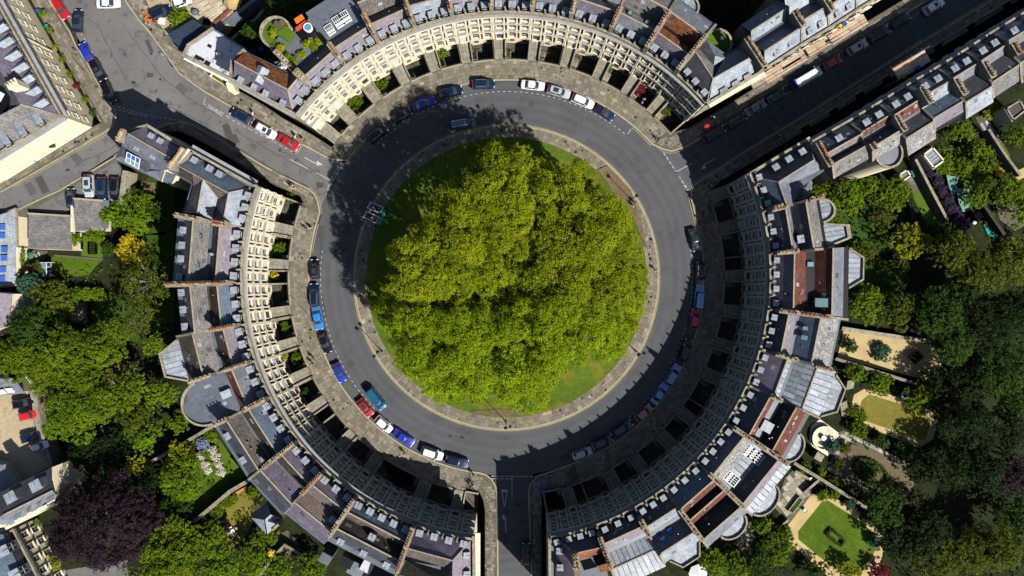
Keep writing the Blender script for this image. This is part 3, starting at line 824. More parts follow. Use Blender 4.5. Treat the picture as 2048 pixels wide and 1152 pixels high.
class House:
    def __init__(s, name, label, cat, FL, FR, UL, UR, prof, zf=12.3, group=None, front=None, wallm=None, left_wall=True, right_wall=False,
                 ztop=0.35, base=-3.2, rear_extra=0.0, body_mat=None, open_roof=False):
        s.FL = Vector((*FL[:2], 0)); s.FR = Vector((*FR[:2], 0))
        s.UL = Vector((*UL[:2], 0)).normalized(); s.UR = Vector((*UR[:2], 0)).normalized()
        s.U = (s.UL + s.UR).normalized()
        s.T = (s.FR - s.FL).normalized()
        s.zf = zf
        s.F = (s.FL + s.FR) / 2
        s.rz = math.atan2(s.U.y, s.U.x) - math.pi / 2
        base_loc = s.F + s.U * 2; base_loc.z = 0
        s.root = thing(name, label, cat, base_loc, 0, group)
        s.prof = [(s.dep(a, z), z, m) for a, z, m in prof]
        s.D = s.prof[-1][0]
        zmin = min(z for _, z, _ in s.prof) - 0.12
        s.zmin = zmin
        fr = [Vector((*p, 0)) for p in front] if front else [s.FL, s.FR]
        poly = [(p.x, p.y) for p in fr] + [tuple(s.pt(1, s.D)[:2]), tuple(s.pt(0, s.D)[:2])]
        s.poly = poly
        mb = MB(); mb.prism(poly, base, zmin, top=1, side=0)
        mb.build('wall', [body_mat or stone, lead_d], s.root)
        for i in range(len(s.prof) - 1):
            d0, z0, m = s.prof[i]; d1, z1, _ = s.prof[i + 1]
            if m is None: continue
            s.strip(d0, z0, d1, z1, m)
        for i in range(1, len(s.prof) - 1):
            d, z, _ = s.prof[i]
            if z > s.prof[i - 1][1] + .2 and z > s.prof[i + 1][1] + .2:
                a, b = s.pt(0, d, z + .03), s.pt(1, d, z + .03)
                mb = MB(); mid = (a + b) / 2; v = b - a
                mb.box(mid, (v.length, .26, .14), math.atan2(v.y, v.x)); mb.build('ridge_tiles', ridge_m, s.root)
        if left_wall: s.pwall(0, ztop)
        if right_wall: s.pwall(1, ztop)
        HOUSES.append(s)

    def dep(s, a, z):
        k = (1 - z / H); k0 = (1 - s.zf / H); fu = s.F.dot(s.U)
        return (a * S + fu / k0) * k - fu

    def pt(s, side, d, z=0.0):
        F, U = (s.FL, s.UL) if side == 0 else (s.FR, s.UR)
        p = F + U * (d / U.dot(s.U)); p = p.copy(); p.z = z
        return p

    def lerp(s, t, d, z=0.0):
        return s.pt(0, d, z).lerp(s.pt(1, d, z), t)

    def strip(s, d0, z0, d1, z1, m, t0=0.0, t1=1.0, name=None):
        a, b = s.lerp(t0, d0, z0), s.lerp(t1, d0, z0); c, d = s.lerp(t1, d1, z1), s.lerp(t0, d1, z1)
        w0 = (b - a).length; L = (d - a).length
        if m is lead or m is lead_d and abs(z1 - z0) < .5:
            pass
        nm = name or ('roof_slope' if abs(z1 - z0) > .5 else 'roof_flat')
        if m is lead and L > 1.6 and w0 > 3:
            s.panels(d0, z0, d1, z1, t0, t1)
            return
        mb = MB()
        # slightly thick roof covering with real eave edge
        mb.face([a, b, c, d], 0, [(0, 0), (w0, 0), (w0, L), (0, L)])
        dz = Vector((0, 0, .12))
        mb.face([a - dz, b - dz, b, a]); mb.face([d, c, c - dz, d - dz])
        mb.build(nm, m, s.root)
        if L > 2 and w0 > 4:
            rr = random.Random(int(abs(a.x * 31 + a.y * 17 + d1)))
            for _ in range(rr.randint(1, 4)):
                u0, v0, du, dv = rr.uniform(.05, .85), rr.uniform(.05, .7), rr.uniform(.03, .12), rr.uniform(.08, .25)
                q = [s.lerp(t0 + (t1 - t0) * u, d0 + (d1 - d0) * v, z0 + (z1 - z0) * v + .03) for u, v in ((u0, v0), (u0 + du, v0), (u0 + du, v0 + dv), (u0, v0 + dv))]
                mb = MB(); mb.face(q, 0, [(0, 0), (1, 0), (1, 1), (0, 1)])
                mb.build('repair_patch', rr.choice((slate_g, slate_l, slate_k, lead_c, slate_p)), s.root)
            if rr.random() < .6: inst('flue', ME_FLUE, s.root, s.lerp(rr.uniform(.2, .8), (d0 + d1) / 2, (z0 + z1) / 2), 0, (.8, .8, .8))

    def panels(s, d0, z0, d1, z1, t0=0.0, t1=1.0):
        """lead sheets with standing rolls: each sheet a piece of its own"""
        w = (s.lerp(t1, d0) - s.lerp(t0, d0)).length
        n = max(2, int(round(w / 1.0)))
        rows = max(1, int(round((s.lerp(t0, d1, z1) - s.lerp(t0, d0, z0)).length / 2.4)))
        rr = random.Random(int(abs(w * 1000)) + n)
        for i in range(n):
            for j in range(rows):
                ta = t0 + (t1 - t0) * i / n + .006; tb = t0 + (t1 - t0) * (i + 1) / n - .006
                fa, fb = j / rows, (j + 1) / rows
                da, za = d0 + (d1 - d0) * fa, z0 + (z1 - z0) * fa + .02 * (rows - j)
                db, zb = d0 + (d1 - d0) * fb, z0 + (z1 - z0) * fb + .02 * (rows - j) - .02
                g = rr.uniform(.72, 1.3)
                a, b, c, d = s.lerp(ta, da, za), s.lerp(tb, da, za), s.lerp(tb, db, zb), s.lerp(ta, db, zb)
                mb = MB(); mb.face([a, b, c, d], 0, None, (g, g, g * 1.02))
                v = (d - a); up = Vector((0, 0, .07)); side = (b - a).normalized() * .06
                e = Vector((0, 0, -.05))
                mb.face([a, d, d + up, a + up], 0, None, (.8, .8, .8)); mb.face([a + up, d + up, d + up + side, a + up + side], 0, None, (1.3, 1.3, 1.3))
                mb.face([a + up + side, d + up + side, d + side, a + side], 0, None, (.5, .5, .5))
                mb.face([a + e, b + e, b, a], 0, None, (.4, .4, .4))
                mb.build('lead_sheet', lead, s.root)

    def wallpts(s, side, up):
        return [s.pt(side, d, z + up) for d, z, _ in s.prof]

    def pwall(s, side, up=.35, th=.42):
        top = s.wallpts(side, up)
        t = s.T * th / 2
        t = Vector((s.U.y, -s.U.x, 0)) * th / 2
        mb = MB()
        zb = s.zmin - .3
        # step the wall slightly beyond the front and rear
        for i in range(len(top) - 1):
            a, b = top[i], top[i + 1]
            al, ar, bl, br = a - t, a + t, b - t, b + t
            mb.face([al, ar, br, bl])
            mb.face([(al.x, al.y, zb), al, bl, (bl.x, bl.y, zb)]); mb.face([(ar.x, ar.y, zb), (br.x, br.y, zb), br, ar])
        for p in (top[0], top[-1]):
            l, r = p - t, p + t
            mb.face([(l.x, l.y, zb), (r.x, r.y, zb), r, l])
        mb.build('party_wall', plaster, s.root)

    def chimney(s, side, s0, s1, npots, rows=1, ztop=16.3, w=.8, kind=0, zb=None, gap=True, mat=None):
        """stack over the party wall from s0 to s1 (photo pixels behind the front)"""
        d0, d1 = s.dep(s0, ztop), s.dep(s1, ztop)
        a, b = s.pt(side, d0), s.pt(side, d1)
        mid = (a + b) / 2; v = b - a; rz = math.atan2(v.y, v.x)
        zb = s.zmin if zb is None else zb
        mb = MB(); mb.box((mid.x, mid.y, (zb + ztop) / 2), (v.length, w, ztop - zb), rz)
        mb.box((mid.x, mid.y, ztop + .08), (v.length + .18, w + .18, .16), rz)
        st = mb.build('chimney_stack', mat or plaster, s.root)
        rr = random.Random(int(a.x * 77 + npots))
        n = v.normalized().cross(Vector((0, 0, 1)))
        for i in range(npots):
            for j in range(rows):
                f = (i + .5) / npots
                if rr.random() < .07 and gap: continue
                p = a.lerp(b, f) + n * ((j - (rows - 1) / 2) * .45); p.z = ztop + .16
                q = kind if rr.random() < .8 else 1 - kind
                k = rr.uniform(.8, 1.25)
                inst('chimney_pot', ME_POT[q], st, p, 0, (k, k, rr.uniform(.7, 1.5)))
        return st

    def dormers(s, n, s0=14, z=12.15, face=-1, kind='lead', ts=None, scale=1.0, flat=True):
        d = s.dep(s0, z + 1.9) if face < 0 else s.dep(s0, z + 1.9)
        ts = ts if ts else [(i + .5) / n for i in range(n)]
        for t in ts:
            p = s.lerp(t, d, z)
            rz = s.rz if face < 0 else s.rz + math.pi
            o = inst('dormer', ME_DORM[kind] if flat else ME_GD, s.root, p, rz, (scale * .88, scale * .68, scale * .95))
            if flat: inst('lead_roof', ME_DTOP, o, (0, 0, 0), 0, None, True)
            inst('sash_window', ME_DWIN, o, (0, 0, 0), 0, None, True)

    def skylights(s, lst, kind='pale'):
        for t, a, z, tilt in lst:
            sk = 1.0
            if isinstance(tilt, tuple): tilt, sk = tilt
            p = s.lerp(t, s.dep(a, z), z)
            o = inst('skylight', ME_SKY[kind], s.root, p, s.rz, (sk, sk, 1))
            o.rotation_euler = (math.radians(tilt), 0, s.rz)

    def flues(s, lst):
        for t, a, z in lst:
            inst('flue', ME_FLUE, s.root, s.lerp(t, s.dep(a, z), z))

    def bow(s, t0, t1, d0, bulge, z, shape='round', m=None, sheets=True, par=0.35):
        """projecting rear bay; top surface at z with parapet rim"""
        d0 = s.dep(d0, z)
        a, b = s.lerp(t0, d0), s.lerp(t1, d0)
        c = (a + b) / 2; w = (b - a).length / 2; T = (b - a).normalized(); U = s.U
        def ringp(k, n=18):
            if shape == 'round':
                return [c + T * (-math.cos(math.pi * i / n) * w * k) + U * (math.sin(math.pi * i / n) * bulge * k) for i in range(n + 1)]
            return [c - T * w * k, c - T * w * .55 * k + U * bulge * k, c + T * w * .55 * k + U * bulge * k, c + T * w * k]
        out = ringp(1.0); 
        mb = MB(); mb.prism([(p.x, p.y) for p in out], -3.2, z - .05, top=1, side=0); mb.build('rear_bay', [stone, lead_d], s.root)
        inn = ringp(1 - par / max(w, .1))
        mb = MB()
        for i in range(len(out) - 1):
            o0, o1, i0, i1 = out[i], out[i + 1], inn[i], inn[i + 1]
            zz = z + .45
            mb.face([(o0.x, o0.y, zz), (o1.x, o1.y, zz), (i1.x, i1.y, zz), (i0.x, i0.y, zz)])
            mb.face([(i0.x, i0.y, z - .1), (i1.x, i1.y, z - .1), (i1.x, i1.y, zz), (i0.x, i0.y, zz)])
            mb.face([(o0.x, o0.y, z - .1), (o1.x, o1.y, z - .1), (o1.x, o1.y, zz), (o0.x, o0.y, zz)])
        mb.build('parapet', stone_w, s.root)
        m = m or lead
        n = max(3, int(2 * w / .9)) if sheets else 1
        rr = random.Random(int(w * 999))
        for i in range(n):
            x0 = -w * .97 + 1.94 * w * i / n + .03; x1 = -w * .97 + 1.94 * w * (i + 1) / n - .03
            def yo(x):
                x = min(abs(x) / (w * .97), 1)
                if shape == 'round': return bulge * .93 * math.sqrt(max(0, 1 - x * x))
                return bulge * .95 * min(1, (1 - x) / .45)
            xs = [x0 + (x1 - x0) * k / (14 if n == 1 else 3) for k in range((14 if n == 1 else 3) + 1)]
            far = [c + T * x + U * max(yo(x), .02) for x in xs]
            near = [c + T * x0, c + T * x1]
            g = rr.uniform(.8, 1.25)
            pts = [near[0], near[1]] + far[::-1]
            mb = MB(); mb.face([(p.x, p.y, z + .02) for p in pts], 0, None, (g, g, g))
            mb.box((near[0] + far[0]) / 2 + Vector((0, 0, z + .06)), ((far[0] - near[0]).length + .01, .07, .09), math.atan2(U.y, U.x), col=(1.2, 1.2, 1.2))
            mb.build('lead_sheet', m, s.root)


def poly_face(root, pts, mat, name='roof_slope', th=.12):
    """roof plane given as photo pixels with heights"""
    v = [P(x, y, z) for x, y, z in pts]
    u = (v[1] - v[0]).normalized(); n = (v[1] - v[0]).cross(v[2] - v[0]).normalized(); w = n.cross(u)
    if n.z < 0: n = -n; 
    uv = [((p - v[0]).dot(u), (p - v[0]).dot(w)) for p in v]
    mb = MB(); mb.face(v, 0, uv)
    for i in range(len(v)):
        a, b = v[i], v[(i + 1) % len(v)]
        mb.face([a, b, b - Vector((0, 0, th)), a - Vector((0, 0, th))], 0)
    return mb.build(name, mat, root)


def poly_ridge(root, a, b, w=.26, m=None):
    a, b = P(*a), P(*b); d = b - a
    mb = MB(); mb.cyl(a, b, w / 2, w / 2, 6); mb.build('ridge_tiles', m or ridge_m, root)


def pix_wall(root, pts, z0, h, th, mat, name='parapet'):
    """low wall following photo pixels measured at its top"""
    mb = MB()
    for i in range(len(pts) - 1):
        a, b = P(*pts[i], z0 + h), P(*pts[i + 1], z0 + h)
        d = b - a
        mb.box(((a.x + b.x) / 2, (a.y + b.y) / 2, z0 + h / 2), (d.length + th * .9, th, h - .002 * i), math.atan2(d.y, d.x))
    return mb.build(name, mat, root)


def pix_stack(root, a, b, z0, z1, w, npots, rows=1, kind=0, mat=None):
    pa, pb = P(*a, z1), P(*b, z1)
    mid = (pa + pb) / 2; v = pb - pa; rz = math.atan2(v.y, v.x)
    mb = MB(); mb.box((mid.x, mid.y, (z0 + z1) / 2), (v.length, w, z1 - z0), rz); mb.box((mid.x, mid.y, z1 + .08), (v.length + .18, w + .18, .16), rz)
    st = mb.build('chimney_stack', mat or plaster, root)
    n = v.normalized().cross(Vector((0, 0, 1)))
    rr = random.Random(int(a[0] * 7 + a[1]))
    for i in range(npots):
        for j in range(rows):
            p = pa.lerp(pb, (i + .5) / npots) + n * ((j - (rows - 1) / 2) * .5); p.z = z1 + .16
            k = rr.uniform(.85, 1.3)
            inst('chimney_pot', ME_POT[kind if rr.random() < .85 else 1 - kind], st, p, 0, (k, k, rr.uniform(.8, 1.5)))
    return st


def pix_dormer(root, px, py, z, rz, scale=1.0, flat=True, kind='lead'):
    p = P(px, py, z + 1.9); p.z = z
    o = inst('dormer', ME_DORM[kind] if flat else ME_GD, root, p, rz, (scale * .92, scale * (.72 if flat else 1), scale))
    if flat: inst('lead_roof', ME_DTOP, o, (0, 0, 0), 0, None, True)
    inst('sash_window', ME_DWIN, o, (0, 0, 0), 0, None, True)


# ---------------------------------------------------------------- the three curved terraces
NB = 2.5
Z_C = ((4.45, 4.85, .6), (8.1, 8.45, .58), (11.9, 12.3, .72))


def terrace_house(lab, pa, pb, prof, which, doorc='white', bays=None, dorm=True, chim=None, ends=(False, False), s0=14, walls=True, **kw):
    a0, a1 = ang(*pa, 12.3), ang(*pb, 12.3)
    if a0 - a1 > math.pi: a1 += 2 * math.pi
    if a1 - a0 > math.pi: a0 += 2 * math.pi
    lo, hi = min(a0, a1), max(a0, a1)
    w = (hi - lo) * R
    nb = bays or max(2, int(round(w / NB)))
    # "left" seen from the middle of the round is the larger angle
    e = lambda t: Vector((math.cos(t), math.sin(t), 0))
    FL, FR = C + e(lo) * R, C + e(hi) * R
    front = [C + e(lo + (hi - lo) * i / nb) * R for i in range(nb + 1)]
    kw.setdefault('left_wall', True); kw.setdefault('right_wall', False)
    h = House('terraced_house', lab, 'house', FL, FR, e(lo), e(hi), prof, front=[(p.x, p.y) for p in front], group='stone terraced houses round the circular green', **kw)
    facade(h, lo, hi, nb, doorc)
    if dorm: h.dormers(nb, s0, scale=.84 if which == 'E' else 1.0)
    return h


def facade(h, lo, hi, nb, doorc):
    root = h.root
    for k, (z0, z1, pr) in enumerate(Z_C):
        mb = MB(); mb.band(C, R - pr, R + .02, lo, hi, z0, z1, nb * 2, 0, 1)
        mb.band(C, R - pr + .2, R + .02, lo, hi, z0 - .35, z0 - .002, nb * 2, 0, 0)
        mb.build('cornice', [stone, lead_c], root)
    mb = MB(); mb.band(C, R - .28, R + .12, lo, hi, 12.3, 13.2, nb * 2, 0)
    mb.build('parapet', stone_w, root)
    mb = MB(); mb.band(C, R - .06, R + .01, lo, hi, -.1, .35, nb * 2, 0); mb.build('plinth', stone, root)
    di = nb - 1 if nb != 4 else 2
    for i in range(nb):
        t = lo + (hi - lo) * (i + .5) / nb
        u = Vector((math.cos(t), math.sin(t), 0)); rz = t - math.pi / 2
        chord = R * math.cos((hi - lo) / nb / 2)
        for k, z in enumerate((1.2, 5.7, 9.2)):
            sc = (.86, 1, (.92, 1.0, .86)[k])
            if k == 0 and i == di:
                p = C + u * chord; p.z = .12
                d = inst('door', ME_DOOR[doorc], root, p, rz); inst('fanlight', ME_FAN, d, (0, 0, 0), 0, None, True)
                continue
            p = C + u * chord; p.z = z
            wnd = inst('window', ME_WIN, root, p, rz, sc)
            inst('pane', ME_PANE, wnd, (0, 0, 0), 0, None, True)
        p = C + u * chord; p.z = -2.1
        wnd = inst('window', ME_WIN, root, p, rz, (.8, .5, .7)); inst('pane', ME_PANE, wnd, (0, 0, 0), 0, None, True)
        # paired columns on the bay edge
        tb = lo + (hi - lo) * i / nb
        for z, sz in ((.6, 1.05), (4.9, .93), (8.5, .99)):
            for o in (-.34, .34):
                tt = tb + o / R
                if i == 0 and o < 0: tt = tb + .1 / R
                inst('column', ME_COL, root, C + Vector((math.cos(tt), math.sin(tt), 0)) * (R - .27) + Vector((0, 0, z)), tt, (.8, .8, sz))
        v = C + Vector((math.cos(tb), math.sin(tb), 0)) * (R + .02)
        inst('acorn_finial', ME_ACORN, root, v + Vector((0, 0, 13.2)), tb - math.pi / 2, (.8, .8, .85))
        v = C + Vector((math.cos(tb + .002), math.sin(tb + .002), 0)) * (R + .55)
        inst('parapet_buttress', ME_BUT, root, v + Vector((0, 0, 12.2)), tb - math.pi / 2, (.75, .8, .85))
    # bridge to the door, area walls and steps
    td = lo + (hi - lo) * (di + .5) / nb
    hw = 1.15 / R
    mb = MB(); mb.band(C, RW - .02, R + .02, td - hw, td + hw, -3.1, .12, 2); path = mb.build('entrance_bridge', [joint_m], root)
    mb = MB()
    for i in range(4):
        for j in range(2):
            a = td - hw + j * hw + .03 / R; b = a + hw - .06 / R
            r0 = RW + .1 + i * 1.08
            g = random.Random(i * 7 + j + nb).uniform(.8, 1.2)
            mb.face([(C.x + r * math.cos(t), C.y + r * math.sin(t), .128) for r, t in ((r0, a), (r0 + 1.03, a), (r0 + 1.03, b), (r0, b))], 0, None, (g, g, g))
    fl = mb.build('flagstone', flag_m, path, kind='stuff')
    for s_ in (-1, 1):
        a = td + s_ * hw
        mb = MB(); mb.band(C, RW - .05, R - .05, a - .14 / R, a + .14 / R, -3.1, .75 if s_ < 0 else .5, 1); mb.build('bridge_wall', stone_w, root)
    # wall along the pavement edge and railings
    mb = MB()
    for (t0, t1) in ((lo, td - hw), (td + hw, hi)):
        if (t1 - t0) * R > .4:
            mb.band(C, RW - .16, RW + .16, t0, t1, -3.1, .32, 5)
    if mb.v: mb.build('coping_wall', kerb_m, root)
    mb = MB()
    for (t0, t1) in ((lo, td - hw), (td + hw, hi)):
        n = int((t1 - t0) * R / .28)
        for i in range(n):
            t = t0 + (t1 - t0) * (i + .5) / max(n, 1)
            p = C + Vector((math.cos(t), math.sin(t), 0)) * RW
            mb.box((p.x, p.y, .85), (.035, .035, 1.1), t)
        if n: mb.band(C, RW - .03, RW + .03, t0, t1, 1.3, 1.36, 6)
    if mb.v: mb.build('railing', black_iron, root)
    mb = MB(); mb.band(C, RW, R, lo, lo + .3 / R, -3.1, .25, 1); mb.build('area_wall', stone_w, root)
    # steps down to the basement
    if (td - hw - lo) * R > 2.2:
        a = td - hw - .15 / R; st = MB()
        for i in range(10):
            r0 = RW + .3 + i * .28
            st.band(C, r0, r0 + .29, a - 1.0 / R, a, -3.05, .05 - i * .3, 1)
        st.build('area_steps', stone_w, root)
    mb = MB(); mb.face([(C.x + r * math.cos(t), C.y + r * math.sin(t), ZB + .02) for r, t in ((RW, lo), (R, lo), (R, hi), (RW, hi))]); mb.build('area_floor', area_floor, root)
# shorthand profiles: (photo pixels behind the front, height, covering of the strip that starts here)
EV, RG, VL = 12.3, 14.9, 12.7


def PR(s0, r1, v1, v2, r2, e2, m1, m2, m3, m4, rz=RG, rz2=RG, gut=5):
    return [(3, 12.0, lead_d), (s0 - 1, 12.35, m1), (r1, rz, m2), (v1, VL, lead_d if v2 - v1 > 2 else m3), (v2, VL, m3), (r2, rz2, m4), (e2, 12.4, lead_d), (e2 + gut, 12.2, None)]


# ---- north terrace, left to right
N = [(627, 177), (685, 123), (755, 80), (830, 55), (905, 33), (984, 25), (1064, 27), (1141, 40), (1221, 63), (1291, 100), (1356, 140)]
h = terrace_house('curved-front house with rooftop garden, orange sofas and round hot tub', N[0], N[1],
    [(3, 12.0, lead_d), (13, 12.35, slate_pk), (41, RG, slate_k), (57, 12.6, lead_d), (58, 11.6, lead_d), (122, 11.6, None)], 'N', 'white')
h.chimney(1, 38, 62, 4, 2, 15.2, 1.2, 1); h.chimney(1, 70, 118, 6, 1, 13.4, .8, 1); h.chimney(0, 20, 58, 7, 1, 15.8, .8, 0); h.pwall(1)
NH1 = h
h = terrace_house('curved-front house with flat dark roof holding two white roof lanterns', N[1], N[2],
    [(3, 12.0, lead_d), (13, 12.35, slate_pk), (44, RG, slate_k), (60, 12.5, lead_d), (135, 12.5, None)], 'N', 'black')
h.chimney(0, 18, 70, 10, 1, 15.9, .8, 0); h.skylights([(.8, 80, 12.7, (0, 1.5)), (.38, 84, 12.7, (0, 1.7)), (.55, 84, 12.7, (0, 1.7))], 'lantern')
h = terrace_house('curved-front house with mauve front roof and rust brown rear roof', N[2], N[3], PR(14, 45, 60, 62, 95, 130, slate_pk, slate_k, tile_br, tile_br), 'N', 'white')
h.chimney(0, 15, 60, 9, 1, 15.9, .8, 0)
labs = ['curved-front house, third from the rust brown roof, pale grey slates', 'curved-front house with lilac slates at the top edge, left of the middle', 'curved-front house with lilac slates at the top edge, directly above the van',
        'curved-front house with dark blue-grey slates at the top edge of the view', 'curved-front house with plum coloured slates and orange pots at top edge']
labs[0] = 'curved-front house with pale blue-grey slates right of the rust brown roof'
ms = [slate_l, slate_pk, slate_p, slate_g, slate_p]
for i in range(5):
    h = terrace_house(labs[i], N[3 + i], N[4 + i], PR(14, 47, 62, 62, 95, 125, ms[i], slate_k, (slate_g, tile_br, slate_g, slate_p, slate_g)[i], slate_k), 'N', ('black', 'white', 'blue', 'green', 'white')[i])
    h.chimney(0, 15, 60, 8, 1, 15.9, .8, i % 2)
h = terrace_house('curved-front house with grey slates and brown rear pitches with small rooflights', N[8], N[9], PR(14, 48, 64, 66, 98, 125, slate_g, tile_gr, tile_gr, tile_gr), 'N', 'black')
h.chimney(0, 12, 95, 13, 1, 16.0, .8, 0); h.skylights([(.3, 56, 14.2, (-25, .8)), (.75, 56, 14.2, (-25, .8))], 'pale')
h = terrace_house('curved-front house with big bright orange tiled rear pitch behind plum slates', N[9], N[10],
    [(3, 12.0, lead_d), (13, 12.35, slate_p), (48, RG, tile_or), (62, 13.0, lead), (68, 13.0, tile_or), (96, 15.2, slate_g), (124, 12.9, lead_d), (128, 12.4, None)], 'N', 'white', right_wall=False)
h.chimney(0, 12, 100, 15, 1, 15.8, .8, 1); h.bow(.45, .98, 122, 2.2, 12.3, 'round')
h = terrace_house('corner house with white sill blocks where the curved north row meets upper left road', (592, 229), N[0], [(3, 12.0, None), (30, 12.0, None)], 'N', 'white', dorm=False, left_wall=False)
h.root['label'] = 'corner house with orange tiled back slope at left end of the north curve'
NL = h
# rest of the left corner house
mb = MB(); mb.prism(PX([(461, 153), (466, 121), (488, 101), (575, 143), (622, 172), (590, 226)], 12.0), -3.2, 11.95, top=1, side=0); mb.build('wall', [stone, lead_d], NL.root)
for pts, m in (([(469, 122, 15), (575, 179, 15), (584, 219, 12.4), (467, 154, 12.4)], slate_p), ([(489, 104, 12.5), (577, 148, 12.6), (575, 179, 15), (469, 122, 15)], tile_or),
               ([(576, 180, 15), (586, 217, 12.4), (621, 176, 12.4), (594, 158, 15)], slate_pk), ([(576, 179, 15), (594, 158, 15), (586, 144, 12.6), (578, 147, 12.6)], slate_k)):
    poly_face(NL.root, pts, m)
for a, b in (((469, 122, 15.05), (575, 179, 15.05)), ((575, 179, 15.05), (585, 218, 12.5)), ((576, 179, 15.05), (594, 158, 15.05))): poly_ridge(NL.root, a, b)
for px, py in ((478, 163), (505, 177), (528, 190), (562, 209)): pix_dormer(NL.root, px, py, 12.0, math.radians(-28), .85)
for px, py in ((612, 182), (600, 203)): pix_dormer(NL.root, px, py, 12.2, math.radians(51), .9)
pix_wall(NL.root, [(459, 156), (463, 121), (487, 99)], 12.0, .9, .4, plaster); pix_wall(NL.root, [(459, 156), (592, 229)], 12.0, 1.0, .45, stone_w)
mb = MB(); a_, b_ = P(459, 158, 12), P(592, 231, 12); v_ = b_ - a_; m_ = (a_ + b_) / 2
mb.box((m_.x, m_.y, 11.9), (v_.length, 1.2, .4), math.atan2(v_.y, v_.x)); mb.build('cornice', lead_c, NL.root)
p_ = P(527, 138, 14.4); inst('dormer', ME_GD, NL.root, p_ - Vector((0, 0, 1.5)), math.radians(-28) + math.pi, (1.2, 1, 1))

# right end of north terrace, with the street front on the upper right road
NR = terrace_house('large corner house with pale blue street roof at right end of north curve', N[10], (1414, 203), [(3, 12.0, None), (30, 12.0, None)], 'N', 'black', dorm=False, left_wall=False)
mb = MB(); mb.prism(PX([(1362, 135), (1412, 78), (1452, 108), (1498, 80), (1526, 139), (1416, 205)], 12.0), -3.2, 11.95, top=1, side=0); mb.build('wall', [stone_w, lead_d], NR.root)
for pts, m in (([(1364, 133, 12.3), (1392, 105, 15), (1426, 157, 15), (1413, 203, 12.3)], slate_k), ([(1419, 201, 12.3), (1426, 157, 15), (1497, 117, 15), (1522, 139, 12.3)], slate_l),
               ([(1497, 117, 15), (1500, 86, 12.5), (1524, 137, 12.3)], slate_g), ([(1426, 157, 15), (1452, 112, 12.5), (1499, 85, 12.5), (1497, 117, 15)], slate_b),
               ([(1392, 106, 15), (1399, 98, 13), (1430, 130, 12.8), (1426, 157, 15)], tile_gr), ([(1399, 98, 12.9), (1413, 79, 13), (1430, 112, 14.8), (1425, 132, 12.9)], slate_g),
               ([(1413, 79, 13), (1453, 117, 12.7), (1430, 112, 14.8)], slate_g), ([(1430, 112, 14.8), (1453, 117, 12.7), (1427, 134, 12.8)], slate_l)):
    poly_face(NR.root, pts, m)
for a, b in (((1392, 105, 15.05), (1426, 157, 15.05)), ((1426, 157, 15.05), (1497, 117, 15.05)), ((1497, 117, 15.05), (1522, 138, 12.4)), ((1426, 157, 15.05), (1414, 202, 12.4))): poly_ridge(NR.root, a, b, .22)
for px, py in ((1372, 146), (1388, 165), (1406, 187)): pix_dormer(NR.root, px, py, 12.2, math.radians(-47), .85)
pix_wall(NR.root, [(1416, 206), (1526, 141)], 12.0, .9, .45, stone_w)
mb = MB(); a_, b_ = P(1416, 210, 11.5), P(1528, 145, 11.5); v_ = b_ - a_; m_ = (a_ + b_) / 2
mb.box((m_.x, m_.y, 11.5), (v_.length, 1.3, .4), math.atan2(v_.y, v_.x)); mb.build('cornice', stone, NR.root)
pix_stack(NR.root, (1493, 76), (1530, 133), 12, 16, .9, 13, 1, 1)
for i in range(4): poly_face(NR.root, [(1441 + i * 24, 187.5 - i * 14, 12.95), (1439 + i * 24, 180 - i * 14, 13.5), (1453 + i * 24, 172 - i * 14, 13.5), (1456 + i * 24, 179 - i * 14, 12.95)], slate_g, 'roof_panel')

# ---- west terrace, top to bottom
W = [(487, 456), (483, 566), (492, 648), (508, 722), (545, 792), (598, 880), (645, 945), (712, 995), (825, 1061), (945, 1073)]
WL = terrace_house('large hip-roofed corner house with blue slates beside the upper left road', (508, 370), W[0], [(3, 12.0, None), (30, 12.0, None)], 'W', 'white', dorm=False, left_wall=False)
mb = MB(); mb.prism(PX([(379, 302), (505, 371), (489, 458), (362, 436), (383, 368), (336, 341)], 12.0), -3.2, 11.95, top=1, side=0); mb.build('wall', [stone, lead_d], WL.root)
for pts, m in (([(383, 307, 12.3), (350, 328, 15), (456, 385, 15), (499, 377, 12.3)], slate_b), ([(350, 328, 15), (356, 350, 12.6), (385, 366, 12.6), (385, 347, 15)], tile_dk),
               ([(385, 347, 15), (386, 373, 12.7), (406, 359, 14.9)], tile_br), ([(406, 359, 14.9), (437, 398, 12.8), (456, 385, 15), (385, 347, 15)], tile_br),
               ([(406, 359, 14.9), (394, 427, 14.9), (424, 438, 12.7), (435, 397, 12.7)], slate_l), ([(406, 359, 14.9), (386, 373, 12.5), (371, 426, 12.4), (394, 427, 14.9)], slate_k),
               ([(457, 385, 15), (446, 444, 15), (487, 454, 12.35), (500, 378, 12.35)], slate_l), ([(457, 385, 15), (437, 398, 12.7), (425, 438, 12.7), (446, 444, 15)], slate_k)):
    poly_face(WL.root, pts, m)
for a, b in (((350, 328, 15.05), (456, 385, 15.05)), ((457, 385, 15.05), (446, 444, 15.05)), ((406, 359, 14.95), (394, 427, 14.95)), ((457, 385, 15.05), (499, 377, 12.4)), ((406, 359, 14.95), (436, 397, 12.8))): poly_ridge(WL.root, a, b, .22)
for px, py in ((500, 392), (494, 415), (489, 437)): pix_dormer(WL.root, px, py, 12.2, math.radians(76), .9)
for px, py in ((390, 315), (421, 332), (440, 343)): pix_dormer(WL.root, px, py, 12.1, math.radians(150), .9)
pix_wall(WL.root, [(379, 300), (506, 371)], 12.0, .9, .45, stone_w)
mb = MB(); a_, b_ = P(378, 299, 12), P(507, 371, 12); v_ = b_ - a_; m_ = (a_ + b_) / 2
mb.box((m_.x + .4, m_.y + .5, 11.6), (v_.length, 1.0, .4), math.atan2(v_.y, v_.x)); mb.build('cornice', lead_c, WL.root)
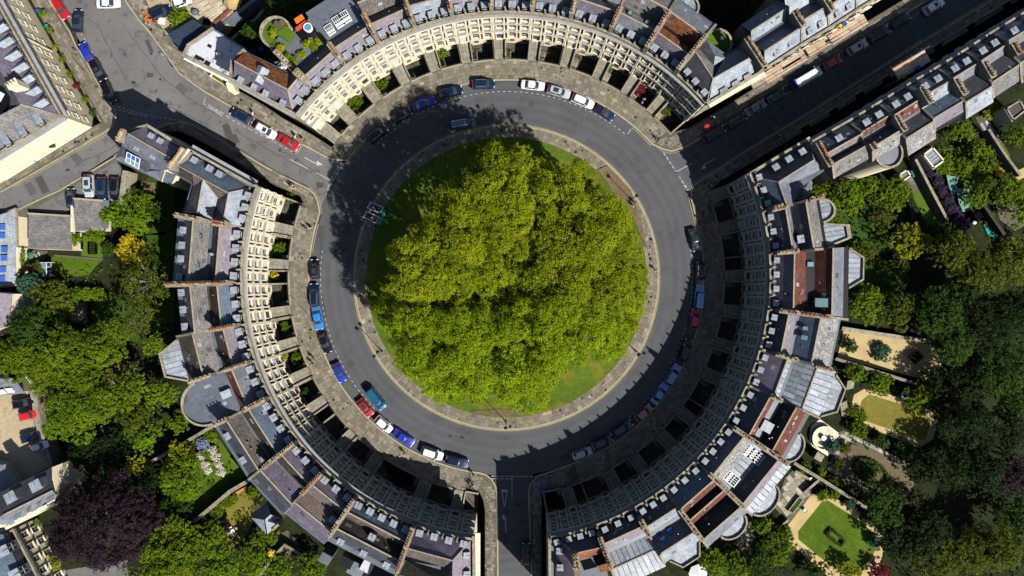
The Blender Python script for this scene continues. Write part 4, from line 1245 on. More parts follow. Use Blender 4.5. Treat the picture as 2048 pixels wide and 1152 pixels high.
poly_face(WL.root, [(381, 300, 15.6), (376, 297, 15.6), (338, 338, 15.6), (343, 341, 15.6)], stone)
pix_stack(WL.root, (368, 297), (340, 337), 12, 16, .9, 12, 1, 1)
h = terrace_house('four-bay west house with mauve slates and long row of pots on both walls', W[0], W[1], PR(15, 54, 68, 74, 108, 126, slate_pk, slate_k, tile_gr, slate_k, gut=13), 'W', 'white', bays=4)
h.dormers(4, 133, 11.8, 1, ts=[.2, .42, .62, .88]); h.skylights([(.25, 92, 13.9, (-25, .75)), (.7, 92, 13.9, (-25, .75)), (.52, 66, 13.4, (25, .6))], 'pale')
# the wall at the top of this house (side 0/1 ordered by angle; larger angle = lower in the picture)
h.chimney(0, 42, 68, 7, 2, 16.0, 1.1, 0); h.chimney(0, 92, 145, 9, 1, 16.0, .8, 0)
h.chimney(1, 30, 152, 24, 1, 16.0, .85, 0)
h = terrace_house('three-bay west house with blue slates and a strip of lead along its front', W[1], W[2], [(3, 12.0, lead_d), (7, 12.3, lead), (18, 13.0, slate_b), (51, RG, tile_dk), (68, VL, tile_dk), (72, VL, tile_gr), (105, RG, slate_k), (122, 12.4, lead_d), (131, 12.2, None)], 'W', 'black')
h.dormers(3, 130, 11.8, 1); h.chimney(1, 25, 75, 9, 1, 15.9, .7, 0)
h = terrace_house('west house with red-purple front slates and lead-covered angular rear bay', W[2], W[3], PR(11, 48, 68, 74, 110, 139, slate_pk, tile_dk, tile_gr, tile_dk, gut=3), 'W', 'white')
h.bow(.05, .97, 141, 3.9, 12.4, 'oct'); h.chimney(1, 20, 66, 9, 1, 15.9, .7, 1); h.chimney(1, 95, 142, 5, 1, 15.6, .6, 1)
h = terrace_house('west house with large flat grey roof ending in a round lead-edged bow', W[3], W[4], [(3, 12.0, lead_d), (14, 12.35, slate_g), (52, RG, tile_rd), (66, 12.9, lead_d), (128, 12.9, None)], 'W', 'black')
h.bow(.03, .97, 128, 4.2, 12.6, 'round', m=lead_d, sheets=False); h.chimney(1, 15, 62, 9, 1, 15.9, .8, 0); h.chimney(1, 100, 128, 4, 1, 15.7, .7, 0)
mb = MB(); q_ = h.lerp(.5, h.dep(78, 12.9), 13.3); mb.box(q_, (1.4, 1.8, .9), h.rz, col=(1.3, 1.3, 1.3)); mb.build('roof_hatch', lead, h.root)
h = terrace_house('four-bay southwest house with speckled blue slates and ribbed brown tiles', W[4], W[5], PR(14, 52, 67, 71, 101, 122, slate_b, tile_dk, tile_br, slate_k, gut=6), 'W', 'white', bays=4)
h.chimney(1, 14, 90, 14, 1, 15.9, .75, 0); h.flues([(.5, 88, 14), (.62, 88, 14), (.76, 84, 13.6)]); h.dormers(2, 123, 11.8, 1, ts=[.25, .7])
h = terrace_house('southwest house with violet slates and white-edged lead valley, behind dry lawn', W[5], W[6], PR(12, 46, 61, 65, 98, 124, slate_p, tile_dk, slate_p, slate_k, gut=4), 'W', 'blue')
h.chimney(1, 14, 70, 11, 1, 15.9, .75, 0)
h = terrace_house('southwest house with rusty orange patches on its rear roof', W[6], W[7], PR(12, 42, 56, 58, 91, 117, slate_p, tile_gr, M('rusty_stone_tile', (.2, .16, .14), .9, .35, 4, .4, (.33, .1, .04), (.56, .68), .7, brick=SL), slate_p, gut=4), 'W', 'black')
h.chimney(1, 14, 100, 15, 1, 15.9, .75, 1); h.dormers(1, 66, 12.6, -1, ts=[.86])
h = terrace_house('five-bay south house with wide plain blue slate front and grey-paned rooflight', W[7], W[8], PR(11, 41, 51, 53, 80, 100, slate_b, tile_br, tile_dk, slate_k, gut=10), 'W', 'white', bays=5, right_wall=True)
h.chimney(1, 10, 105, 17, 1, 15.9, .75, 0); h.dormers(1, 58, 12.6, -1, ts=[.5]); h.dormers(3, 106, 11.5, 1)
WE = terrace_house('corner house with violet hipped roof beside the lower road, left side', W[8], W[9], [(3, 12.0, None), (30, 12.0, None)], 'W', 'black', bays=4, left_wall=False, s0=11)
mb = MB(); mb.prism(PX([(826, 1062), (946, 1076), (948, 1240), (770, 1240)], 12.0), -3.2, 11.95, top=1, side=0); mb.build('wall', [stone, lead_d], WE.root)
for pts, m in (([(829, 1063, 12.35), (942, 1079, 12.35), (905, 1121, 15), (817, 1097, 15)], slate_p), ([(943, 1080, 12.35), (945, 1240, 12.35), (904, 1240, 15), (905, 1121, 15)], slate_pk),
               ([(817, 1097, 15), (905, 1121, 15), (888, 1134, 12.8), (812, 1112, 12.8)], tile_br), ([(905, 1121, 15), (904, 1240, 15), (885, 1240, 12.8), (888, 1134, 12.8)], slate_k),
               ([(812, 1120, 12.7), (884, 1141, 12.7), (884, 1165, 14.6), (798, 1150, 14.6)], tile_dk)):
    poly_face(WE.root, pts, m)
poly_ridge(WE.root, (817, 1097, 15.05), (905, 1121, 15.05)); poly_ridge(WE.root, (905, 1121, 15.05), (943, 1079, 12.4), .2)
pix_wall(WE.root, [(947, 1075), (949, 1240)], 12.0, 1.0, .5, stone_w)
for px, py in ((938, 1112), (938, 1150)): pix_dormer(WE.root, px, py, 12.2, math.radians(90), .85)
mb = MB(); a_ = P(950, 1160, 12); mb.box((a_.x + .4, a_.y, 11.7), (1.1, 17, .4)); mb.build('cornice', stone, WE.root)

# ---- east terrace, bottom to top
E = [(1194, 1058), (1271, 1021), (1330, 980), (1395, 925), (1455, 848), (1497, 772), (1530, 702), (1543, 620), (1545, 507), (1540, 420)]
EE = terrace_house('corner house with orange tiles and white-capped chimney beside lower road', (1099, 1070), E[0], [(3, 12.0, None), (30, 12.0, None)], 'E', 'black', left_wall=False, bays=4, s0=12)
mb = MB(); mb.prism(PX([(1099, 1072), (1192, 1060), (1240, 1240), (1101, 1240)], 12.0), -3.2, 11.95, top=1, side=0); mb.build('wall', [stone, lead_d], EE.root)
for pts, m in (([(1113, 1075, 12.35), (1193, 1062, 12.35), (1203, 1095, 15), (1152, 1106, 15)], slate_k), ([(1111, 1076, 12.35), (1111, 1240, 12.35), (1146, 1240, 15), (1150, 1106, 15)], slate_p),
               ([(1155, 1107, 15), (1203, 1095, 15), (1207, 1106, 12.8), (1158, 1120, 12.8)], tile_or), ([(1150, 1106, 15), (1146, 1240, 15), (1160, 1240, 12.8), (1160, 1120, 12.8)], bare),
               ([(1160, 1122, 12.7), (1182, 1116, 12.7), (1194, 1134, 13.6), (1168, 1141, 13.6)], lead), ([(1184, 1112, 12.7), (1206, 1107, 12.7), (1214, 1124, 14.3), (1194, 1131, 14.3)], tile_dk),
               ([(1196, 1132, 13), (1216, 1126, 13), (1222, 1140, 13), (1202, 1146, 13)], tile_or)):
    poly_face(EE.root, pts, m)
poly_ridge(EE.root, (1152, 1106, 15.05), (1203, 1095, 15.05)); poly_ridge(EE.root, (1111, 1075, 12.4), (1150, 1106, 15.05), .2)
pix_stack(EE.root, (1150, 1108), (1153, 1138), 12, 16.5, 1.1, 4, 2, 1); pix_wall(EE.root, [(1099, 1072), (1101, 1240)], 12.0, 1.0, .5, stone_w)
for px, py in ((1114, 1103), (1115, 1136)): pix_dormer(EE.root, px, py, 12.2, math.radians(-90), .9)
h = terrace_house('southeast house whose rear is covered with pale folded lead sheets', E[0], E[1], [(3, 12.0, lead_d), (11, 12.35, slate_k), (43, RG, slate_pk), (56, 12.8, lead_d), (64, 12.6, lead), (96, 13.4, lead), (135, 12.6, None)], 'E', 'white')
h.chimney(0, 28, 95, 11, 1, 15.8, .7, 0); h.chimney(1, 30, 66, 6, 1, 15.8, .8, 1)
h = terrace_house('southeast house with two blue-blind rooflights and pointed lead rear bay', E[1], E[2], [(3, 12.0, lead_d), (11, 12.35, slate_k), (48, RG, slate_l), (61, 12.8, lead_d), (76, 12.7, slate_b), (108, 14.9, slate_l), (128, 12.8, None)], 'E', 'black')
h.skylights([(.25, 88, 13.7, (30, .9)), (.5, 80, 13.2, (30, .9))], 'blue'); h.bow(.1, .95, 128, 2.4, 12.5, 'oct'); h.chimney(1, 55, 130, 12, 1, 15.6, .7, 1)
h = terrace_house('southeast house with two thin red-brown tiled strips and a round lead bow', E[2], E[3], [(3, 12.0, lead_d), (11, 12.35, slate_b), (55, RG, tile_rd), (68, 12.8, tile_dk), (84, 14.0, tile_rd), (94, 12.8, tile_dk), (131, RG, slate_g), (148, 12.8, None)], 'E', 'white')
h.bow(.3, .92, 147, 2.2, 12.5); h.chimney(1, 40, 135, 16, 1, 15.6, .7, 1); h.flues([(.4, 85, 13.5), (.25, 62, 13.4)])
h = terrace_house('wide southeast house with white-framed roof lanterns and a pale lichened slope', E[3], E[4], [(3, 12.0, lead_d), (11, 12.35, slate_p), (47, RG, lichen), (70, 12.8, lead), (100, 12.7, slate_k), (130, RG, slate_pk), (141, 13.6, lead), (158, 12.8, None)], 'E', 'black')
h.bow(.02, .62, 157, 2.3, 12.5); h.skylights([(.22, 80, 12.9, (0, 2.0)), (.8, 78, 12.9, (0, 2.2)), (.8, 90, 12.9, (0, 2.2))], 'lantern'); h.chimney(1, 20, 150, 20, 1, 15.6, .7, 1)
h = terrace_house('southeast house with red-brown tiled rear pitch and crenellated round bow', E[4], E[5], [(3, 12.0, lead_d), (11, 12.35, slate_k), (54, RG, tile_rd), (64, 13.2, lead_d), (79, 12.7, tile_dk), (110, RG, tile_rd), (132, 12.9, lead), (140, 12.7, None)], 'E', 'white')
h.bow(.0, .6, 139, 2.2, 12.5); h.chimney(1, 55, 78, 5, 1, 15.6, .7, 1); h.flues([(.3, 84, 13.2), (.22, 90, 13.5), (.26, 94, 13.8)]); mb = MB(); mb.box(h.lerp(.4, h.dep(75, 13.4), 13.4), (1.9, 2.0, 1.2), h.rz, col=(1.2, 1.2, 1.2)); mb.build('roof_hatch', lead, h.root)
h = terrace_house('east house mostly roofed in wide pale lead sheets with an angular bay', E[5], E[6], [(3, 12.0, lead_d), (10, 12.35, slate_p), (60, 14.6, lead), (69, 13.2, lead_d), (76, 12.7, lead), (122, 14.2, lead), (160, 12.7, None)], 'E', 'black')
h.bow(.02, .95, 160, 2.6, 12.5, 'oct'); h.chimney(1, 35, 78, 8, 1, 15.4, .7, 1); h.chimney(1, 118, 150, 6, 1, 15.2, .7, 0)
h = terrace_house('east house with whitish lead rear slope beside the golden gravel garden', E[6], E[7], [(3, 12.0, lead_d), (13, 12.35, slate_k), (44, RG, slate_pk), (60, 12.8, lead_d), (66, 12.7, slate_b), (108, RG, lichen), (144, 12.8, lead_d), (148, 12.4, None)], 'E', 'white')
h.chimney(1, 25, 130, 15, 1, 15.4, .7, 0); h.skylights([(.5, 84, 14.0, (25, 1.0)), (.7, 82, 13.8, (20, .8))], 'pale')
h = terrace_house('widest east house with orange-flecked tiles and angular lead-roofed rear bay', E[7], E[8], [(3, 12.0, lead_d), (15, 12.35, slate_p), (52, RG, tile_rd), (76, 12.8, lead), (93, 12.7, tile_rd), (129, RG, slate_g), (151, 13.2, lead), (161, 12.9, None)], 'E', 'black')
h.bow(.42, .99, 160, 2.7, 12.6, 'oct'); h.chimney(1, 18, 60, 8, 1, 15.6, .7, 1); h.skylights([(.78, 84, 13.1, (0, 1.0)), (.2, 108, 14.1, (20, 1.9))], 'pale')
h = terrace_house('east house with rounded lead bow and angular lead extension beside garden trees', E[8], E[9], [(3, 12.0, lead_d), (15, 12.35, slate_k), (49, RG, slate_g), (58, 13.0, lead), (63, 12.8, slate_k), (91, RG, tile_gr), (112, 13.0, lead), (118, 12.8, None)], 'E', 'white', right_wall=True)
h.bow(.5, .98, 117, 2.6, 12.5); h.bow(.02, .5, 117, 4.6, 12.3, 'oct'); h.dormers(1, 74, 12.3, 1, ts=[.25], scale=1.1); h.chimney(1, 22, 52, 6, 2, 15.8, 1.0, 0); h.chimney(1, 100, 128, 5, 1, 15.4, .7, 0)
ER = terrace_house('corner house with dark hipped roof where the east curve meets upper right road', E[9], (1503, 346), [(3, 12.0, None), (30, 12.0, None)], 'E', 'black', left_wall=False, s0=15, bays=3)
mb = MB(); mb.prism(PX([(1497, 350), (1618, 277), (1654, 338), (1600, 376), (1588, 414), (1542, 428), (1508, 360)], 12.0), -3.2, 11.95, top=1, side=0); mb.build('wall', [stone, lead_d], ER.root)
for pts, m in (([(1508, 353, 12.35), (1622, 284, 12.35), (1627, 320, 15), (1557, 363, 15)], slate_k), ([(1519, 357, 12.35), (1557, 364, 15), (1575, 415, 15), (1541, 423, 12.35)], slate_b),
               ([(1557, 364, 15), (1627, 320, 15), (1648, 336, 12.6), (1603, 358, 12.6), (1578, 366, 12.6)], slate_g), ([(1557, 364, 15), (1579, 366, 12.6), (1590, 411, 12.6), (1575, 415, 15)], slate_g), ([(1627, 320, 15), (1622, 284, 12.4), (1650, 334, 12.4)], slate_g)):
    poly_face(ER.root, pts, m)
for a, b in (((1557, 364, 15.05), (1627, 320, 15.05)), ((1557, 364, 15.05), (1575, 415, 15.05)), ((1557, 364, 15.05), (1518, 356, 12.45)), ((1627, 320, 15.05), (1622, 285, 12.45))): poly_ridge(ER.root, a, b, .22)
for px, py in ((1550, 329), (1576, 313), (1603, 298)): pix_dormer(ER.root, px, py, 12.2, math.radians(-149), .9)
pix_stack(ER.root, (1636, 285), (1662, 332), 12, 16, .9, 13, 1, 0)
pix_wall(ER.root, [(1497, 349), (1618, 276)], 12.0, .9, .45, stone_w)
mb = MB(); mb.prism(PX([(1589, 374), (1620, 359), (1625, 366), (1622, 386), (1610, 398), (1596, 400)], 10.0), -3.2, 10.0); mb.build('rear_bay', stone, ER.root)
poly_face(ER.root, [(1589, 374, 10.1), (1620, 360, 10.1), (1612, 376, 11.4)], slate_l); poly_face(ER.root, [(1620, 360, 10.1), (1625, 367, 10.1), (1621, 386, 10.1), (1612, 376, 11.4)], slate_g)
poly_face(ER.root, [(1621, 386, 10.1), (1610, 397, 10.1), (1597, 399, 10.1), (1612, 376, 11.4)], slate_g); poly_face(ER.root, [(1597, 399, 10.1), (1589, 374, 10.1), (1612, 376, 11.4)], slate_l)
# ---------------------------------------------------------------- straight rows
def row_house(lab, a, b, u, prof, z=12.3, cat='house', name='terraced_house', group=None, **kw):
    A, B = P(*a, z), P(*b, z)
    U = Vector((u[0], -u[1], 0)).normalized()
    kw.setdefault('zf', z)
    return House(name, lab, cat, A, B, U, U, prof, group=group, **kw)


def street_windows(h, side_pts, levels, spacing, me=ME_WIN, z_first=0, sc=(1, 1, 1), inset=0.0):
    """windows along a straight wall between two world points, facing to the right of a->b"""
    a, b = side_pts
    a = Vector((a[0], a[1], 0)); b = Vector((b[0], b[1], 0))
    v = b - a; n = max(1, int(v.length / spacing)); t = v.normalized()
    rz = math.atan2(t.y, t.x)
    for k, z in enumerate(levels):
        for i in range(n):
            p = a + v * ((i + .5) / n) + Vector((t.y, -t.x, 0)) * inset; p.z = z
            w = inst('window', me, h, p, rz, sc if k < 2 else (sc[0], sc[1], sc[2] * .8)); inst('pane', ME_PANE, w, (0, 0, 0), 0, None, True)


GB = 'terraced houses along the right-hand street, lower side'
UB = (.5, .866)
BF = [(1624, 283), (1697, 242), (1756, 206), (1812, 171), (1873, 135), (1928, 101), (1984, 64), (2060, 18), (2140, -30), (2230, -85)]
BP = [
    ('street house with pale stone rear slopes and two small pitched rear wings', [(3, 12.0, lead_d), (6, 12.3, slate_k), (36, 14.1, tile_gr), (50, 12.9, slate_k), (61, 14.3, tile_gr), (86, 12.3, None)], 'white'),
    ('street house with thin red-brown strip and a round flat-roofed rear bow', [(3, 12.0, lead_d), (6, 12.3, slate_k), (33, 14.1, tile_rd), (43, 12.9, lead_d), (50, 12.8, slate_k), (70, 14.6, lichen), (94, 12.4, None)], 'white'),
    ('street house with wide red-brown tile pitch and lichened rear slope', [(3, 12.0, lead_d), (6, 12.3, slate_k), (38, 14.1, tile_rd), (56, 12.9, lead_d), (60, 12.8, slate_k), (90, 14.1, lichen), (122, 12.2, None)], 'black'),
    ('street house with deep blue slope and mottled purple rear slope', [(3, 12.0, lead_d), (6, 12.3, slate_b), (37, 14.1, slate_l), (57, 12.9, slate_b), (85, 14.1, slate_p), (104, 13, lead), (110, 12.4, None)], 'white'),
    ('street house with pale grey middle slope and lead strip gutter', [(3, 12.0, lead_d), (6, 12.3, slate_k), (36, 14.1, slate_g), (51, 12.9, lead), (56, 12.8, slate_k), (90, 14.1, slate_l), (119, 12.2, None)], 'white'),
    ('street house with grey-brown rear slope and small lead dormer in the valley', [(3, 12.0, lead_d), (6, 12.3, slate_k), (36, 14.1, slate_g), (51, 12.9, slate_k), (84, 14.1, tile_gr), (112, 12.4, None)], 'black'),
    ('street house at the far right edge with pale glass-roofed rear strip', [(3, 12.0, lead_d), (6, 12.3, slate_b), (32, 14.1, tile_gr), (48, 12.9, slate_k), (82, 14.1, tile_gr), (108, 12.6, lead), (118, 12.2, None)], 'white'),
]
BP += [(l, BP[4][1], 'white') for l in ('street house just beyond the upper right corner of the view', 'last street house beyond the upper right corner')]
for i, (lab, prof, dc) in enumerate(BP):
    h = row_house(lab, BF[i], BF[i + 1], UB, prof, group=GB, body_mat=stone)
    h.dormers(2, 15, 12.0, -1, ts=[.3, .72]) if i != 0 else h.dormers(1, 15, 12.0, -1, ts=[.5])
    if i in (0, 1, 3, 4, 5): h.chimney(1, 40 if i != 0 else 62, 76 if i != 5 else 66, 6, 1, 15.2, .9, 1)
    if i == 3: h.chimney(0, 18, 56, 7, 1, 15.9, .9, 1)
    if i == 1:
        h.bow(.1, .95, 94, 3.0, 12.2, m=M('grey_membrane', (.2, .2, .23), .7, .15, 3), sheets=False)
    if i == 2: h.flues([(.3, 47, 13.8), (.35, 47, 13.8)])
    if i == 1: h.flues([(.15, 38, 14.2), (.3, 38, 14.2), (.5, 38, 14.2)])
    a, b = h.pt(0, 0), h.pt(1, 0)
    mb = MB(); mid = (a + b) / 2; mb.box((mid.x, mid.y, 12.1), ((b - a).length, .4, .7), math.atan2((b - a).y, (b - a).x)); mb.build('parapet', stone_w, h.root)
    mb = MB(); mb.box((mid.x - h.U.x * .45, mid.y - h.U.y * .45, 11.7), ((b - a).length, .5, .35), math.atan2((b - a).y, (b - a).x)); mb.build('cornice', lead_c, h.root)
    street_windows(h.root, (h.pt(1, 0)[:2], h.pt(0, 0)[:2]), (1.0, 5.0, 8.6), 2.6, sc=(.8, 1, .9))
    r0, r1 = h.pt(0, h.D), h.pt(1, h.D)
    street_windows(h.root, (r0[:2], r1[:2]), (-1.5, 2.2, 5.6, 8.8), 2.8, sc=(.75, .6, .75))
    # basement area by the street
    p0, p1 = h.pt(0, 0) - h.U * 3.2, h.pt(1, 0) - h.U * 3.2
    mb = MB(); mid = (p0 + p1) / 2; mb.box((mid.x, mid.y, -1.4), ((p1 - p0).length, .3, 3.3), math.atan2((p1 - p0).y, (p1 - p0).x)); mb.build('coping_wall', stone_w, h.root)
    c0 = h.lerp(.8, 0) - h.U * 1.6; mb = MB(); mb.box((c0.x, c0.y, -1.5), (1.8, 3.2, 3.3), h.rz); mb.build('entrance_bridge', flag_m, h.root)

GN = 'terraced houses along the right-hand street, upper side'
UN = (-.51, -.86)
NF = [(1532, 136), (1604, 89), (1659, 56), (1714, 20), (1790, -26)]
NP = [
    ('upper street house with scaffolded front, pale blue slope nearest the corner', [(3, 12.0, lead_d), (5, 12.4, slate_l), (30, RG, slate_b), (48, 12.8, lead_d), (60, 12.7, slate_l), (78, 14.4, slate_b), (100, 12.5, None)]),
    ('upper street house with pale slope and two dormers above the scaffold', [(3, 12.0, lead_d), (5, 12.4, slate_l), (40, RG, slate_b), (62, 12.8, slate_l), (95, RG, slate_k), (120, 12.4, None)]),
    ('upper street house with silver slates, second from the top edge', [(3, 12.0, lead_d), (5, 12.4, slate_l), (38, RG, tile_rd), (62, 12.8, slate_g), (95, RG, slate_k), (120, 12.4, None)]),
    ('upper street house cut by the top edge of the view', [(3, 12.0, lead_d), (5, 12.4, slate_l), (38, RG, slate_k), (62, 12.8, slate_g), (95, RG, slate_k), (120, 12.4, None)]),
]
for i, (lab, prof) in enumerate(NP):
    h = row_house(lab, NF[i + 1], NF[i], UN, prof, group=GN, body_mat=stone_w)
    h.dormers(2, 12, 12.3, -1, ts=[.3, .7], scale=.8)
    h.chimney(0, 25 if i else 30, 66, 8, 1, 15.8, .9, i % 2)
    a, b = h.pt(0, 0), h.pt(1, 0); mid = (a + b) / 2
    mb = MB(); mb.box((mid.x, mid.y, 12.3), ((b - a).length, .4, .8), math.atan2((b - a).y, (b - a).x)); mb.build('parapet', stone_w, h.root)
    street_windows(h.root, (h.pt(1, 0)[:2], h.pt(0, 0)[:2]), (1.0, 5.0, 8.6), 2.6, sc=(.8, 1, .9))

# row beside the upper left road: end house
R1 = thing('terraced_house', 'end house with six buff chimney pots where two left roads fork', 'house', P(295, 300, 0))
mb = MB(); mb.prism(PX([(252, 262), (293, 250), (364, 294), (340, 338), (326, 341), (243, 292)], 12.0), -3.2, 11.95, top=1); mb.build('wall', [stone, lead_d], R1)
for pts, m in (([(293, 252, 12.4), (256, 267, 15), (341, 316, 15), (361, 295, 12.4)], slate_p), ([(256, 267, 15), (246, 288, 12.4), (333, 336, 12.4), (341, 316, 15)], slate_g)):
    poly_face(R1, pts, m)
poly_ridge(R1, (256, 267, 15.05), (341, 316, 15.05))
mb = MB(); mb.prism(PX([(228, 319), (243, 290), (330, 339), (322, 363)], 8.5), -3.2, 8.4, top=1); mb.build('wall', [stone, lead_d], R1)
for pts, m in (([(243, 291, 8.6), (230, 317, 8.6), (243, 313, 10.4), (244, 294, 10.4)], slate_l), ([(244, 294, 10.4), (243, 313, 10.4), (290, 343, 9.9), (301, 325, 10.2)], slate_k),
               ([(230, 318, 8.6), (290, 343, 8.6), (300, 326, 10.3), (243, 311, 10.4)], slate_g), ([(290, 344, 8.6), (301, 323, 10.6), (303, 342, 8.8)], slate_k), ([(301, 323, 10.6), (303, 342, 8.8), (328, 341, 8.8)], slate_b), ([(290, 344, 8.6), (303, 341, 9.6), (328, 341, 8.8), (319, 362, 8.6)], slate_g)):
    poly_face(R1, pts, m)
pix_wall(R1, [(252, 262), (293, 250)], 12.0, .9, .4, plaster); pix_wall(R1, [(293, 250), (366, 294)], 12.0, .8, .5, stone_w)
pix_stack(R1, (236, 283), (248, 259), 12, 14.5, .8, 6, 1, 1)
for px, py in ((303, 267), (321, 277)): pix_dormer(R1, px, py, 12.1, math.radians(150), .85)
for px, py in ((270, 300), (303, 316)): pix_dormer(R1, px, py, 11.6, math.radians(-30), .85)
# white framed roof conservatory, three blue panes above three below
cz = 10.6
mb = MB()
A = [(259, 306), (285, 319), (277, 338), (251, 323)]
fr = [P(*p, cz) for p in A]
mids = []
def bar(mb, p, q, w=.14): 
    d = q - p; mb.cyl(p, q, w / 2, w / 2, 5)
def lerp2(a, b, t): return a + (b - a) * t
for i in range(4): 
    t = i / 3
    bar(mb, lerp2(fr[0], fr[1], t) + Vector((0, 0, .8)), lerp2(fr[3], fr[2], t))
for t in (0, .5, 1): bar(mb, lerp2(fr[0], fr[3], t) + Vector((0, 0, .8 * (1 - t))), lerp2(fr[1], fr[2], t) + Vector((0, 0, .8 * (1 - t))))
co_ = mb.build('roof_light_frame', white_p, R1)
for i in range(3):
    for j in range(2):
        ps = [lerp2(lerp2(fr[0], fr[1], (i + a) / 3), lerp2(fr[3], fr[2], (i + a) / 3), (j + b) / 2) + Vector((0, 0, .8 * (1 - (j + b) / 2) - .03)) for a, b in ((.08, .05), (.92, .05), (.92, .95), (.08, .95))]
        mb = MB(); mb.face(ps); mb.build('pane', glass_blue if j == 0 else glass_pale, co_)
mb = MB(); mb.prism(PX([(320, 358), (333, 340), (352, 351), (342, 372)], 8), -3.2, 8, top=1); mb.build('stair_tower', [stone_cream, lead_d], R1)

# white flat-roofed building
WF = thing('flat_roofed_building', 'low building with stained white flat roof and dark corrugated neighbour', 'building', P(430, 120, 0))
pts_ = [(424, 57), (490, 98), (466, 121), (461, 157), (366, 110), (376, 90)]
mb = MB(); mb.prism(PX(pts_, 5.0), -3.2, 5.0, top=1); mb.build('wall', [stone, white_roof], WF)
pix_wall(WF, [(461, 158), (366, 110), (376, 90), (424, 57)], 4.7, .7, .55, stone_w); pix_wall(WF, [(424, 57), (492, 98)], 4.7, .6, .3, lead_d)
mb = MB(); a_, b_ = P(369, 114, 4.4), P(459, 160, 4.4); v_ = b_ - a_; m_ = (a_ + b_) / 2; mb.box((m_.x - .1, m_.y - .2, 4.3), (v_.length, .5, .2), math.atan2(v_.y, v_.x)); mb.build('fascia', white_p, WF)
mb = MB(); mb.box(P(439, 109, 5.5), (.8, .7, 1.0), .5); mb.build('vent_block', stone_cream, WF)
for px, py, s_ in ((403, 68, .5), (419, 92, .8), (395, 115, 1.1), (404, 119, .9), (415, 126, 1.1)):
    mb = MB(); c_ = P(px, py, 5.05); mb.box(c_, (s_, s_ * .7, .08), -.5); mb.build('roof_patch', soot, WF)
SH = thing('shed', 'dark corrugated roof between round green tree and white flat roof', 'shed', P(375, 75, 0))
mb = MB(); mb.prism(PX([(336, 70), (388, 42), (412, 60), (366, 103)], 2.6), 0, 2.5); mb.build('wall', stone_w, SH)
cr = [P(*p, 2.8) for p in ((334, 70), (386, 38), (414, 58), (368, 104))]
for i in range(9):
    mb = MB(); t0, t1 = i / 9 + .004, (i + 1) / 9 - .004
    a, b, c, d = lerp2(cr[0], cr[1], t0), lerp2(cr[0], cr[1], t1), lerp2(cr[3], cr[2], t1), lerp2(cr[3], cr[2], t0)
    mb.face([a, b, c, d]); u_ = Vector((0, 0, .1)); s_ = (b - a) * .12
    mb.face([a, d, d + u_, a + u_]); mb.face([a + u_, d + u_, d + u_ + s_, a + u_ + s_]); mb.face([a + u_ + s_, d + u_ + s_, d + s_, a + s_])
    mb.build('roof_sheet', MATS.get('navy_sheet') or M('navy_sheet', (.03, .045, .075), .5, .15, 2), SH)
PO = thing('porch', 'cream porch with narrow planted strip in front of low white-roofed building', 'porch', P(440, 163, 0))
mb = MB(); mb.prism(PX([(418, 152), (424, 145), (458, 166), (452, 173)], .9), 0, .9); mb.build('wall', stone_cream, PO)
mb = MB(); mb.prism(PX([(423, 153), (427, 149), (452, 165), (449, 170)], 1.0), .3, .96); mb.build('planting_bed', grass_m, PO)
mb = MB(); mb.prism(PX([(452, 165), (462, 160), (468, 178), (458, 182)], 3), 0, 3.0, top=0); mb.prism(PX([(451, 166), (463, 159), (469, 178), (457, 183)], 3.2), 3.0, 3.15); mb.build('door_canopy', stone_cream, PO)

# side areas along the upper-left road
def side_area(root, quad, mat=area_floor, coping=kerb_m):
    q = [P(*p, 0) for p in quad]
    mb = MB()
    for i in range(4):
        a, b = q[i], q[(i + 1) % 4]; v = b - a
        mb.box(((a.x + b.x) / 2, (a.y + b.y) / 2, .2), (v.length + .2, .22, .5), math.atan2(v.y, v.x))
    mb.build('coping_wall', coping, root)
    mb = MB(); mb.face([(p.x, p.y, ZB + .02) for p in q][::-1]); mb.build('area_floor', mat, root)
    mb = MB()
    for i in range(2):
        a, b = q[i], q[i + 1]; v = b - a; n = int(v.length / .3)
        for k in range(n): p = a + v * ((k + .5) / n); mb.box((p.x, p.y, .9), (.035, .035, 1.0), 0)
        mb.box(((a.x + b.x) / 2, (a.y + b.y) / 2, 1.4), (v.length, .05, .05), math.atan2(v.y, v.x))
    mb.build('railing', black_iron, root)



# ---- big cream corner building, top left
ME_PALE = sm(lambda mb: mb.box((0, -.035, 1.13), (1.12, .02, 2.12)), glass_mat('bright_sky_glass', (.42, .47, .52), .3), 'pane')
ME_BLIND = sm(lambda mb: mb.box((0, -.035, 1.13), (1.12, .02, 2.12)), stone_cream, 'pane')
BG = thing('corner_building', 'large cream stone corner building with gabled dormers at top left', 'building', P(100, 200, 0))
ZT = 9.3
cor, up_, lo_ = (123, 231), (-62, -99), (-60, 344)
mb = MB(); mb.prism(PX([cor, up_, (-400, -99), (-400, 540), lo_], ZT), -3.2, ZT - .4, top=1); mb.build('wall', [stone_cream, lead_d], BG)
a_, b_, c_ = P(*up_, ZT), P(*cor, ZT), P(*lo_, ZT)
for p, q, m in ((a_, b_, stone_w), (b_, c_, stone_w)):
    v = q - p; mid = (p + q) / 2; rz = math.atan2(v.y, v.x); n = Vector((-v.y, v.x, 0)).normalized()
    mb = MB(); mb.box((mid.x, mid.y, ZT), (v.length, .4, .8), rz); mb.build('parapet', m, BG)
    mb = MB(); mb.box((mid.x + n.x * .4, mid.y + n.y * .4, ZT - .7), (v.length + .5, .7, .35), rz); mb.build('cornice', lead_c, BG)
    mb = MB(); mb.box((mid.x - n.x * .9, mid.y - n.y * .9, ZT - .3), (v.length, 1.0, .1), rz); mb.build('gutter', lead_d, BG)
sd = (b_ - a_); L_ = sd.length; t_ = sd.normalized(); nn = Vector((-t_.y, t_.x, 0))
